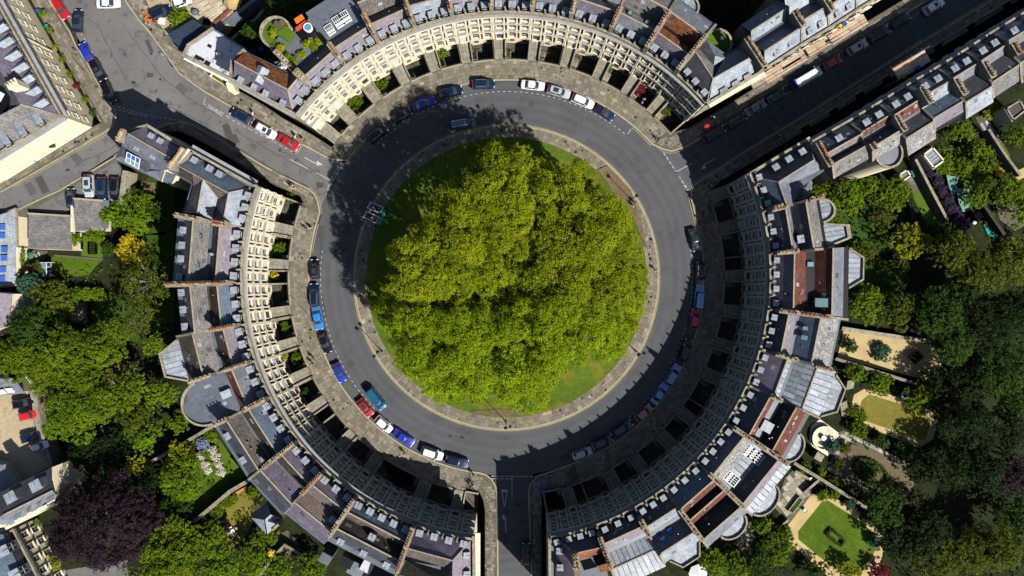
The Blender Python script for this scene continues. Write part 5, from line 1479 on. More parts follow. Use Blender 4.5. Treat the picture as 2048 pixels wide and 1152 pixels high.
# street front is to the left of a->b seen from above: windows must face nn
nw = 12
for k, z in enumerate((.6, 3.6, 6.5)):
    for i in range(nw):
        p = a_ + sd * ((i + .5) / nw) + nn * .02; p.z = z
        w = inst('window', ME_WIN_C, BG, p, math.atan2(-t_.y, -t_.x), (.7, .6, .6)); inst('pane', ME_PALE, w, (0, 0, 0), 0, None, True)
for k in range(0, nw, 6):
    p = a_ + sd * (k / nw) + nn * .12; mb = MB(); mb.box((p.x, p.y, 4), (.35, .25, 9.6), math.atan2(t_.y, t_.x)); mb.build('downpipe', stone, BG)
sd2 = (c_ - b_); t2 = sd2.normalized(); n2 = Vector((-t2.y, t2.x, 0))
mb = MB(); mid = (b_ + c_) / 2; mb.box((mid.x + n2.x * .06, mid.y + n2.y * .06, 4.2), (sd2.length, .1, 9.0), math.atan2(sd2.y, sd2.x)); mb.build('rendered_wall', stone_cream, BG)
mb = MB(); mb.box((mid.x + n2.x * .16, mid.y + n2.y * .16, 3.1), (sd2.length, .22, .3), math.atan2(sd2.y, sd2.x)); mb.build('string_course', stone_cream, BG)
for z in (.6, 3.8, 6.4):
    for i in range(8):
        if (i * 7 + int(z)) % 4 == 3: continue
        p = b_ + sd2 * ((i + .6) / 8.5) + n2 * .12; p.z = z
        w = inst('window', ME_WIN_C, BG, p, math.atan2(-t2.y, -t2.x), (.75, .5, .6)); inst('pane', ME_BLIND, w, (0, 0, 0), 0, None, True)
for pts, m in (([(116, 229, 9.7), (-70, -99, 9.7), (-130, -70, 12.6), (41, 208, 12.6)], slate_p), ([(117, 232, 9.7), (41, 209, 12.6), (-60, 262, 12.6), (-60, 332, 9.7)], tile_gr),
               ([(41, 208, 12.6), (-20, 108, 12.6), (-50, 130, 10.2), (18, 225, 10.2)], slate_k), ([(41, 209, 12.6), (18, 228, 10.2), (-60, 268, 10.2), (-60, 262, 12.6)], slate_k)):
    poly_face(BG, pts, m)
poly_ridge(BG, (41, 208, 12.65), (116, 230, 9.8), .2)
for px, py in ((8, 49), (20, 76), (35, 103), (49, 127), (61, 151), (75, 175), (89, 199)): pix_dormer(BG, px, py, 9.4, math.radians(120), 1.0, flat=False)
for px, py in ((76, 247), (42, 268), (10, 288)): pix_dormer(BG, px, py, 9.4, math.radians(30), 1.0, flat=False)
pix_stack(BG, (16, 173), (34, 163), 10, 14, 1.3, 3, 1, 1, mat=stone_cream)
mb = MB(); mb.box(P(4, 198, 11.5), (3, 4, .8), -.5); mb.build('roof_hatch', lead, BG)
mb = MB(); mb.box(P(-2, 192, 11.95), (1.4, 1.6, .1), -.5); mb.build('skylight', white_p, BG)
# planting strip behind the railings of the corner building
p0, p1 = P(66, 0), P(203, 243)
mb = MB(); v = p1 - p0; mid = (p0 + p1) / 2; mb.box((mid.x, mid.y, .35), (v.length, .2, .5), math.atan2(v.y, v.x)); mb.build('coping_wall', kerb_m, BG)
mb = MB(); n_ = int(v.length / .3)
for k in range(n_): p = p0 + v * ((k + .5) / n_); mb.box((p.x, p.y, 1.0), (.04, .04, 1.1), 0)
mb.box((mid.x, mid.y, 1.55), (v.length, .06, .05), math.atan2(v.y, v.x)); mb.build('railing', black_iron, BG)

# ---- left edge buildings
LB = thing('slate_roofed_building', 'slate-roofed building with seven blue rooflights at left edge', 'building', P(10, 500, 0))
mb = MB(); mb.prism(PX([(-60, 450), (31, 417), (33, 491), (36, 495), (32, 571), (-60, 585)], .5), -3.2, .5); mb.build('wall', [stone_cream], LB)
poly_face(LB, [(31, 419, .7), (32, 569, .7), (-60, 582, 4), (-60, 450, 4)], slate_l)
pix_wall(LB, [(-60, 452), (31, 417), (33, 493)], .5, .5, .3, stone_w); pix_wall(LB, [(32, 570), (-60, 585)], .5, .5, .3, stone_w)
for px, py in ((4, 454), (4, 471), (9, 499), (8, 516), (6, 539), (4, 557)):
    o = inst('skylight', ME_SKY['blue'], LB, P(px, py, 1.85), 0, (1.1, .9, 1)); o.rotation_euler = (0, math.radians(21), 0)
LS = thing('slate_roofed_building', 'building with purple-grey slates behind green creeper, cut by left edge', 'building', P(0, 620, 0))
mb = MB(); mb.prism(PX([(-60, 580), (24, 588), (20, 650), (-60, 680)], 4), -3.2, 4); mb.build('wall', stone, LS)
poly_face(LS, [(24, 588, 4.1), (20, 650, 4.1), (-60, 680, 7), (-60, 580, 7)], slate_pk)
for nm, lab, poly, z in (('outbuilding', 'broad single-storey outbuilding with mottled brown tiles and climbing plants', [(57, 427), (141, 432), (144, 500), (56, 497)], .3), ('outbuilding', 'smaller brown-tiled outbuilding joined to a dark lead strip', [(146, 397), (203, 401), (203, 460), (147, 462)], .3)):
    ob = thing(nm, lab, 'outbuilding', P(*poly[0], 0))
    mb = MB(); mb.prism(PX(poly, z), -3.2, z - .05); mb.build('wall', stone, ob)
    poly_face(ob, [(*poly[0], z + .8), (*poly[1], z + .8), (*poly[2], z), (*poly[3], z)], tile_gr)
    pix_wall(ob, [poly[0], poly[1]], z, 1.0, .35, kerb_m)
    if poly[0][0] > 100:
        poly_face(ob, [(203, 400, z + .7), (218, 401, z + .7), (216, 458, z - .1), (204, 456, z - .1)], lead_d, 'roof_flat'); pix_wall(ob, [(143, 395), (143, 462)], z, .9, .35, stone_cream)

# ---- bottom left buildings
BA = thing('mansard_building', 'dark slate building with white rooflights left of the copper tree', 'building', P(60, 990, 0))
mb = MB(); mb.prism(PX([(-30, 1000), (66, 952), (103, 935), (112, 990), (22, 1052), (-30, 1060)], 6.4), -3.2, 6.4); mb.build('wall', stone_cream, BA)
mb = MB(); mb.prism(PX([(103, 935), (118, 929), (136, 967), (114, 986)], 2), -3.2, 2.0); mb.build('side_wing', stone_cream, BA)
poly_face(BA, [(-30, 1000, 6.6), (66, 953, 6.6), (103, 936, 6.6), (105, 981, 8.8), (6, 1030, 8.8), (-30, 1048, 8.8)], slate_k); poly_face(BA, [(-30, 1048, 8.8), (105, 981, 8.8), (112, 991, 6.6), (22, 1050, 6.6)], slate_g)
poly_ridge(BA, (6, 1030, 8.85), (105, 981, 8.85))
for px, py, s_ in ((26, 983, 1.6), (76, 960, 1.6)): pix_dormer(BA, px, py, 6.5, math.radians(-152) + .02, s_)
for px, py in ((33, 1035), (40, 1031), (59, 1020), (80, 1010), (99, 1000), (106, 996)):
    o = inst('skylight', ME_SKY['bright'], BA, P(px, py, 7.7), math.radians(27)); o.rotation_euler = (math.radians(-35), 0, math.radians(27))
BB = thing('mansard_building', 'cream-fronted building with mansard dormers beside copper tree, bottom left corner', 'building', P(40, 1100, 0))
mb = MB(); mb.prism(PX([(25, 1060), (72, 1150), (110, 1240), (-60, 1240), (-60, 1085)], 4.2), -3.2, 4.2, top=1); mb.build('wall', [stone_cream, lead_d], BB)
pix_wall(BB, [(-20, 1085), (25, 1060), (72, 1150), (118, 1240)], 4.0, .6, .35, stone_w)
poly_face(BB, [(22, 1064, 4.4), (68, 1152, 4.4), (110, 1240, 4.4), (92, 1240, 6.6), (5, 1068, 6.6)], slate_k); poly_face(BB, [(5, 1068, 6.6), (92, 1240, 6.6), (-60, 1240, 7.1), (-60, 1090, 7.1)], slate_b)
for px, py in ((22, 1094), (45, 1141)): pix_dormer(BB, px, py, 4.7, math.radians(117), 1.5)
a_, b_ = P(25, 1060, 4.2), P(118, 1240, 4.2); sd = b_ - a_; t_ = sd.normalized()
for z in (-1.6, 1.4):
    for i in range(7):
        p = a_ + sd * ((i + .7) / 7.5) + Vector((-t_.y, t_.x, 0)) * .03; p.z = z
        w = inst('window', ME_WIN_C, BB, p, math.atan2(-t_.y, -t_.x), (.85, 1, .7)); inst('pane', ME_PANE, w, (0, 0, 0), 0, None, True)
mb = MB(); mb.box((*P(48, 1036, 7)[:2], 2), (9, .6, 9), math.radians(29)); mb.build('gable_wall', stone, BB)
BC = thing('slate_roofed_building', 'grey-slated cottage with two rooflights above the left-hand yard', 'building', P(10, 765, 0))
mb = MB(); mb.prism(PX([(-60, 750), (28, 755), (49, 783), (0, 792), (-60, 800)], 4), -3.2, 4); mb.build('wall', stone_cream, BC)
poly_face(BC, [(-60, 757, 6.5), (28, 757, 6.5), (49, 785, 4), (-60, 800, 4)], slate_g); poly_face(BC, [(-60, 735, 4.5), (24, 744, 4.5), (28, 757, 6.5), (-60, 757, 6.5)], slate_k)
for px, py in ((4, 786), (20, 783)):
    o = inst('skylight', ME_SKY['bright'], BC, P(px, py - 3, 4.9), 0, (1.3, 1, 1)); o.rotation_euler = (math.radians(42), 0, 0.1)
mb = MB(); mb.prism(PX([(34, 745), (52, 748), (66, 778), (52, 782)], 1.2), -3.2, 1.2); mb.build('side_yard_wall', stone_cream, BC)
BD = thing('outbuilding', 'cream outbuilding with blue-white roof panels below the yard', 'outbuilding', P(5, 970, 0))
mb = MB(); mb.prism(PX([(-40, 925), (6, 930), (28, 975), (8, 995), (-40, 1010)], 2.8), -3.2, 2.8, top=1); mb.build('wall', [stone, slate_l], BD)

# garden and yard walls
def wall_thing(lab, pts, h, th=.45, z0=ZB, mat=plaster, name='garden_wall'):
    mb = MB()
    for i in range(len(pts) - 1):
        a, b = P(*pts[i], z0 + h), P(*pts[i + 1], z0 + h); v = b - a
        mb.box(((a.x + b.x) / 2, (a.y + b.y) / 2, z0 + h / 2), (v.length + th * .8, th, h - i * .002), math.atan2(v.y, v.x))
        mb.box(((a.x + b.x) / 2, (a.y + b.y) / 2, z0 + h + .05), (v.length + th * .8, th + .14, .1 - i * .001), math.atan2(v.y, v.x))
    o = mb.build(name, mat, origin=P(*pts[0], 0), label=lab, cat='wall')
    return o


wall_thing('curving rubble wall between the lower left yard and the gardens', [(66, 782), (74, 830), (84, 880), (98, 925), (112, 950)], 3.6, 1.1)
wall_thing('long straight garden wall from the southwest houses down to the left', [(516, 950), (460, 983), (372, 1057)], 2.6, .6)
wall_thing('garden wall from the round grey bow running down-left through the shrubs', [(424, 853), (370, 885), (300, 925)], 2.4, .5)
wall_thing('pale boundary wall beside the parking yard and narrow back garden', [(250, 345), (243, 400), (256, 420)], 3.8, .9, mat=stone_w)
wall_thing('straight garden wall running right from below the golden gravel garden', [(1673, 718), (1760, 745), (1870, 780)], 2.0, .45)
wall_thing('upper wall of the golden gravel garden with three clipped bushes', [(1686, 657), (1851, 682)], 1.5, .6, mat=stone_w)
wall_thing('diagonal garden wall above the square lawn with box-edged bed', [(1590, 927), (1640, 957), (1735, 1017)], 2.6, .5)
wall_thing('brick garden wall beside the netted vegetable beds at right', [(1968, 410), (2008, 468)], 2.4, .5, mat=tile_br)
wall_thing('dark wall between the bright striped lawn and the purple hedge', [(1832, 320), (1868, 390), (1895, 440)], 2.2, .4, mat=stone_w)
wall_thing('retaining wall of the lead-roofed outbuilding behind the right-hand street', [(1978, 260), (2012, 312), (2040, 350)], 2.2, .4)
wall_thing('back garden wall at the top left beside navy blue coping', [(432, 58), (470, 30), (520, -10)], 3.2, .6, mat=lead_d)
wall_thing('grey stone wall between the two dark gardens near roof terrace', [(464, 78), (512, 38), (530, 15)], 2.8, .4)
wall_thing('wall and hedge line at the bottom between shrub gardens', [(620, 1120), (570, 1090), (545, 1115), (520, 1150)], 1.8, .4)
wall_thing('low wall under the dark trees right of the east houses', [(1560, 420), (1618, 400), (1660, 398)], 2.0, .4)
# ---------------------------------------------------------------- gardens: lawns, gravel, paths
def gsheet(name, pts, mat, z=ZB, dz=0.0):
    return sheet(name, PX(pts, z), z + dz, mat)


gsheet('lawn', [(103, 513), (205, 520), (190, 535), (176, 552), (127, 554), (101, 542)], grass_m, dz=.03)
gsheet('lawn', [(160, 470), (207, 478), (206, 516), (163, 512)], grass_b, dz=.02)
gsheet('lawn', [(470, 925), (492, 952), (385, 1042), (365, 1010), (392, 975), (395, 930), (415, 865), (440, 880)], grass_m, dz=.02)
gsheet('lawn', [(488, 977), (510, 1008), (505, 1046), (489, 1078), (455, 1100), (427, 1071), (433, 1039), (440, 1015), (474, 990)], grass_y, dz=.02)
gsheet('lawn', [(215, 905), (262, 850), (280, 835), (300, 850), (270, 880), (232, 912)], grass_m, dz=.02)
gsheet('lawn', [(180, 590), (240, 590), (240, 650), (190, 660)], grass_k, dz=.02)
gsheet('lawn', [(285, 470), (350, 460), (350, 640), (240, 700), (240, 600)], grass_k, dz=.015)
gsheet('lawn', [(300, 350), (345, 340), (352, 440), (330, 470), (250, 470), (246, 415)], grass_k, dz=.015)
gsheet('bare_earth', [(282, 362), (310, 366), (312, 440), (286, 420)], bare, dz=.03)
gsheet('bare_earth', [(205, 740), (240, 715), (275, 730), (270, 770), (225, 775)], bare, dz=.03)
gsheet('lawn', [(1823, 380), (1863, 368), (1892, 418), (1884, 450), (1853, 450), (1827, 396)], grass_b, dz=.03)
gsheet('lawn', [(1888, 300), (1935, 288), (1985, 355), (1975, 385), (1900, 360), (1880, 345)], grass_m, dz=.03)
gsheet('lawn', [(1620, 410), (1760, 400), (1780, 500), (1730, 520), (1650, 510)], grass_k, dz=.02)
gsheet('lawn', [(1720, 522), (1790, 520), (1822, 560), (1800, 590), (1722, 590)], grass_k, dz=.025)
gsheet('gravel_garden', [(1688, 657), (1851, 681), (1880, 700), (1884, 725), (1862, 762), (1674, 717)], gravel, dz=.03)
gsheet('gravel_path', [(1708, 789), (1728, 778), (1765, 786), (1806, 795), (1865, 824), (1876, 838), (1867, 877), (1839, 896), (1765, 866), (1698, 830)], gravel, dz=.03)
gsheet('lawn', [(1719, 815), (1724, 800), (1738, 789), (1810, 811), (1853, 824), (1861, 846), (1850, 878), (1833, 881), (1786, 861), (1720, 838)], grass_y, dz=.045)
gsheet('gravel_garden', [(1690, 885), (1720, 893), (1810, 935), (1830, 965), (1810, 1000), (1755, 985), (1668, 935)], gravel_b, dz=.03)
gsheet('gravel_path', [(1618, 990), (1650, 984), (1728, 1030), (1775, 1078), (1742, 1180), (1665, 1160), (1578, 1085), (1576, 1050)], gravel, dz=.03)
gsheet('lawn', [(1656, 1001), (1724, 1044), (1762, 1082), (1720, 1150), (1690, 1152), (1640, 1115), (1597, 1079), (1596, 1063), (1644, 1003)], grass_m, dz=.045)
gsheet('concrete_path', [(1985, 372), (2000, 368), (2030, 395), (2052, 450), (2030, 462), (2000, 440), (1988, 400)], joint_m, dz=.03)
gsheet('concrete_path', [(245, 350), (262, 348), (258, 420), (243, 420)], concrete, dz=.03)
gsheet('bare_earth', [(1998, 470), (2030, 475), (2048, 560), (2020, 540)], bare, dz=.03)
gsheet('gravel_path', [(2026, 345), (2060, 330), (2060, 350), (2034, 362)], gravel, dz=.03)
gsheet('driveway', [(130, 1140), (255, 1120), (262, 1240), (120, 1240)], asphalt_old, dz=.03)


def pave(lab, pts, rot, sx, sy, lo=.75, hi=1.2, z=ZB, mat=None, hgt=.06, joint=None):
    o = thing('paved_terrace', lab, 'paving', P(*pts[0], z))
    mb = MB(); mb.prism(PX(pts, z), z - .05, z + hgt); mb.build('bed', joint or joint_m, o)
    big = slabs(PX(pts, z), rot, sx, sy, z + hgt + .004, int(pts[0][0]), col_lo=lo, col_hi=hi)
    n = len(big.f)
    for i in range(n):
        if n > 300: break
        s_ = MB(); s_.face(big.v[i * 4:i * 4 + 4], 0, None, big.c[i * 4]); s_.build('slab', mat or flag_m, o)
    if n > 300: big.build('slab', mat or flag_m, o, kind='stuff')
    return o


pave('broad stone terrace behind round lead bow, above the square lawn', [(1589, 938), (1627, 968), (1622, 990), (1578, 1048), (1545, 1010), (1560, 985), (1570, 955)], -.9, 1.2, .9, .9, 1.5)
pave('narrow paved walk with pale slabs, upper side of the oval hedge garden', [(1677, 864), (1687, 860), (1822, 928), (1818, 938), (1700, 884), (1692, 886), (1668, 935), (1748, 985), (1740, 992), (1655, 942)], -.46, 1.1, .9, .9, 1.3)
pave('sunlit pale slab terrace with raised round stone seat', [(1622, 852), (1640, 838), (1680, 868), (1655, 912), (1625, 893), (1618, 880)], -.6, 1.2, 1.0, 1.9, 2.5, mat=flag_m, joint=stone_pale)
pave('small brown courtyard below the round flat-roofed bow', [(1800, 350), (1828, 330), (1856, 358), (1828, 384)], .5, .9, .7, .45, .8)
pave('grey boarded patio strip leading to a small square of fake grass', [(1950, 235), (1968, 228), (2006, 285), (1985, 298)], -1.0, 2.6, .6, .8, 1.2, mat=lead)
pave('mossy patio behind the two rounded southeast bays', [(1468, 1065), (1500, 1040), (1512, 1075), (1490, 1110), (1478, 1108)], .7, 1.2, .9, .8, 1.3)
pave('stepping slabs and stone edging across the small left lawn', [(108, 509), (206, 517), (206, 521), (108, 513)], -.06, 1.2, .45, .7, 1.0)
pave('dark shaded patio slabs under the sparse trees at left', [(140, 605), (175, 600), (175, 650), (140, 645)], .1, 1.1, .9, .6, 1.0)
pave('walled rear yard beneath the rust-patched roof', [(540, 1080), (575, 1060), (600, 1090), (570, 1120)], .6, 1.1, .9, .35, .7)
pave('sunny paved corner beside the outbuilding and parasol', [(60, 500), (95, 502), (88, 520), (62, 530), (48, 525)], .3, 1.2, 1, 1.5, 2.0)
pave('walled courtyard slabs behind the cream-edged lead roofed annexe', [(1880, 345), (1895, 325), (1905, 335), (1890, 352)], .5, .8, .7, .8, 1.3)
gsheet('artificial_grass', [(1986, 299), (2006, 286), (2020, 312), (2000, 324)], grass_b, dz=.07)


# ---------------------------------------------------------------- foliage
def leaves_mesh(name, centers, radii, n_per, size, mat, seed, flat=.75, up=.55, spread=.16, shape='ball'):
    """leaf-sized quads on sprigs scattered over lobes. centers (n,3), radii (n,)"""
    rg = np.random.default_rng(seed)
    cen = np.array(centers, dtype=np.float64); rad = np.array(radii, dtype=np.float64)
    tot = np.maximum((n_per * rad ** 2).astype(int), 12)
    idx = np.repeat(np.arange(len(cen)), tot)
    N_ = len(idx)
    # sprigs
    nspr = np.maximum(tot // 14, 3)
    off = np.concatenate([[0], np.cumsum(nspr)])
    SN = off[-1]
    sid = np.repeat(np.arange(len(cen)), nspr)
    th = rg.uniform(0, 2 * np.pi, SN); u = rg.uniform(-.35, 1, SN)
    s_ = np.sqrt(1 - u ** 2)
    rr = rg.uniform(.72, 1.06, SN)
    sp = np.stack([s_ * np.cos(th), s_ * np.sin(th), u], 1) * rr[:, None]
    sp[:, 2] *= flat
    spos = cen[sid] + sp * rad[sid][:, None]
    scol = rg.uniform(0, 1, SN); sbr = rg.uniform(.15, .85, SN)
    lcol = rg.uniform(0, 1, len(cen))
    k = off[idx] + (rg.random(N_) * nspr[idx]).astype(int)
    sr = np.clip(rad[idx] * spread, .18, .62)
    d = rg.normal(0, 1, (N_, 3)); d /= np.linalg.norm(d, axis=1)[:, None]
    d *= (rg.random(N_) ** .4)[:, None] * sr[:, None] * 1.25
    pos = spos[k] + d
    nrm = sp[k] * .6 + rg.normal(0, .55, (N_, 3)); nrm[:, 2] = np.abs(nrm[:, 2]) + up
    nrm /= np.linalg.norm(nrm, axis=1)[:, None]
    a = rg.normal(0, 1, (N_, 3)); t = np.cross(nrm, a); t /= np.linalg.norm(t, axis=1)[:, None]
    b = np.cross(nrm, t)
    sz = size * rg.uniform(.6, 1.35, N_)
    t *= sz[:, None]; b *= (sz * .62)[:, None]
    V = np.empty((N_, 4, 3)); V[:, 0] = pos - t; V[:, 1] = pos - b; V[:, 2] = pos + t; V[:, 3] = pos + b
    me = bpy.data.meshes.new(name)
    me.vertices.add(N_ * 4); me.vertices.foreach_set('co', V.astype(np.float32).ravel())
    me.loops.add(N_ * 4); me.loops.foreach_set('vertex_index', np.arange(N_ * 4, dtype=np.int32))
    me.polygons.add(N_); me.polygons.foreach_set('loop_start', np.arange(0, N_ * 4, 4, dtype=np.int32))
    me.update(calc_edges=True)
    me.materials.append(mat)
    ca = me.color_attributes.new('Col', 'FLOAT_COLOR', 'CORNER')
    c = np.ones((N_, 4)); c[:, 0] = np.clip(.4 * lcol[idx] + .4 * scol[k] + .25 * rg.random(N_), 0, 1); c[:, 1] = np.clip(.6 * sbr[k] + .4 * rg.random(N_), 0, 1)
    ca.data.foreach_set('color', np.repeat(c, 4, axis=0).astype(np.float32).ravel())
    return me


def limbs(name, base, h, tips, r, mat, parent):
    mb = MB(); b = Vector(base)
    fork = b + Vector((0, 0, h * .38))
    mb.cyl(b - Vector((0, 0, .3)), b + Vector((0, 0, .5)), r * 1.5, r, 9); mb.cyl(b + Vector((0, 0, .5)), fork, r, r * .78, 9)
    o = mb.build('trunk', mat, parent)
    mb = MB()
    for i, t in enumerate(tips):
        t = Vector(t); m = fork.lerp(t, .5) + Vector((0, 0, (t - fork).length * .12))
        rr = r * .42
        mb.cyl(fork, m, rr, rr * .6, 6, caps=False); mb.cyl(m, t, rr * .6, rr * .15, 5, caps=False)
        if i % 2: mb.cyl(m, m.lerp(t, .7) + Vector((.8, -.5, .3)), rr * .4, rr * .1, 4, caps=False)
    if mb.v: mb.build('limbs', mat, parent)


def place_leaf(root, me):
    o = bpy.data.objects.new('crown', me); COL.objects.link(o); o.parent = root; OFF[o.name] = Vector((0, 0, 0))
    return o


def tree(px, py, rp, h, kind, label, name='tree', seed=None, squash=1.0, dens=120, size=.155, group=None, aspect=1.0, rot=0.0, sparse=False, cat='tree', z0=ZB, lob=None, barkm=None):
    """a tree whose crown appears at px,py with radius rp (photo pixels)"""
    zt = z0 + h
    k = (1 - (z0 + h * .7) / H)
    w = P(px, py, z0 + h * .7); base = Vector((w.x, w.y, z0))
    r = rp * S * k * 1.08
    seed = seed or int(px * 13 + py * 7)
    rg = random.Random(seed)
    root = thing(name, label, cat, base, 0, group)
    lr = lob or max(.55, min(2.1, r * .33))
    n = max(5, int(3.4 * (r / lr) ** 2 * aspect))
    cs, rs = [], []
    for i in range(n):
        t = rg.random() * 2 * math.pi; q = math.sqrt(rg.random()) * (1 - lr / (r * 1.25))
        x, y = q * r * math.cos(t), q * r * math.sin(t) * aspect
        x, y = x * math.cos(rot) - y * math.sin(rot), x * math.sin(rot) + y * math.cos(rot)
        zc = h - lr * .7 - (h * .5 * squash) * q ** 2.2 * rg.uniform(.7, 1.15) - rg.random() ** 2 * h * .12
        cs.append((x, y, max(zc, lr * .5))); rs.append(lr * rg.uniform(.65, 1.25))
    me = leaves_mesh('crown', cs, rs, dens * (.35 if sparse else 1), size, LEAF[kind], seed)
    place_leaf(root, me)
    tips = [(base.x + cs[i][0], base.y + cs[i][1], z0 + cs[i][2] + (lr * .7 if sparse else 0)) for i in range(0, len(cs), max(1, len(cs) // (22 if sparse else 7)))]
    limbs('trunk', base, h, tips, max(.06, r * .05), barkm or bark, root)
    return root


def shrub(px, py, rp, h, kind, label, **kw):
    kw.setdefault('size', .12); kw.setdefault('dens', 300); kw.setdefault('squash', .7); kw.setdefault('cat', 'shrub'); kw.setdefault('name', 'shrub'); kw.setdefault('lob', max(.3, rp * S * .42))
    return tree(px, py, rp, h, kind, label, **kw)


# --- the five great trees of the round lawn
OUT = [(968, 290), (990, 274), (1045, 277), (1062, 292), (1090, 318), (1118, 322), (1150, 300), (1176, 318), (1184, 350), (1205, 372), (1262, 402), (1266, 440), (1288, 500), (1300, 560), (1291, 632), (1266, 688), (1240, 732), (1180, 722), (1135, 748), (1112, 772), (1092, 812), (1060, 838), (1030, 822), (985, 806), (930, 815), (895, 822), (848, 792), (800, 742), (765, 672), (738, 610), (752, 572), (780, 540), (768, 500), (800, 462), (850, 430), (870, 375), (905, 350), (935, 325)]
TC = [(1030, 395), (885, 500), (1175, 500), (890, 690), (1080, 665)]
TL = ['great leafy tree at the top of the round lawn, nearest the camper van', 'great leafy tree on the left of the round lawn, beside the cart with teal bar', 'great leafy tree on the right side of the round lawn',
      'great leafy tree at the lower left of the round lawn', 'great leafy tree at the bottom of the round lawn, lamp just below it']
rg = random.Random(11)
lobes = {i: ([], []) for i in range(5)}
pts = []
tries = 0
while len(pts) < 420 and tries < 60000:
    tries += 1
    x, y = rg.uniform(735, 1302), rg.uniform(272, 838)
    if not inside(OUT, x, y): continue
    if any((x - a) ** 2 + (y - b) ** 2 < 20 ** 2 for a, b in pts): continue
    pts.append((x, y))


def edge_dist(x, y):
    best = 1e9
    for i in range(len(OUT)):
        a = Vector(OUT[i]); b = Vector(OUT[(i + 1) % len(OUT)]); p = Vector((x, y)); v = b - a
        t = max(0, min(1, (p - a).dot(v) / v.length_squared)); best = min(best, (p - (a + v * t)).length)
    return best


for x, y in pts:
    ds = sorted([(math.hypot(x - a, y - b), i) for i, (a, b) in enumerate(TC)])
    d, i = ds[0]
    e = edge_dist(x, y)
    if e < 8: continue
    r = rg.uniform(1.3, 2.5)
    if e < r * 10: r = max(.75, e / 11.5)
    top = 23.5 - (d / 155.0) ** 2 * 5.5
    top -= max(0, 1 - e / 45.0) * 4.0
    top += rg.choice((-2.8, -1.4, -.4, .4, 1.0, 1.6)) + rg.uniform(-.5, .5)
    # shallow valleys between neighbouring crowns
    if ds[1][0] - d < 26: top -= 2.8 * (1 - (ds[1][0] - d) / 26)
    if i == 1: top += 2.5
    z = max(top - r, 4.0)
    lobes[i][0].append(tuple(P(x, y, z))); lobes[i][1].append(r)
for i, (tx, ty) in enumerate(TC):
    base = P(tx, ty, 0); bx = Vector((base.x * .93, base.y * .93, 0.4))
    root = thing('plane_tree', TL[i], 'tree', bx, 0, 'great trees on the round lawn')
    cs = [(a - bx.x, b - bx.y, c - bx.z) for a, b, c in lobes[i][0]]
    low = [(a * .97, b * .97, c - 3.6) for a, b, c in cs]  # extra lower leaf layer, added to make the cast shadow denser
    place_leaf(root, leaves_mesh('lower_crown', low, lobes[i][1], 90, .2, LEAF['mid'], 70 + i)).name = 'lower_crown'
    place_leaf(root, leaves_mesh('crown', cs, lobes[i][1], 330, .125, LEAF['plane' if i < 3 else 'plane2'], 50 + i, flat=.8, spread=.2))
    # inner foliage filling the crown
    tips = [tuple(Vector(lobes[i][0][j]) + Vector((0, 0, lobes[i][1][j] * .6))) for j in range(0, len(cs), 3)]
    limbs('trunk', bx, 17, tips, .75, bark_p, root)

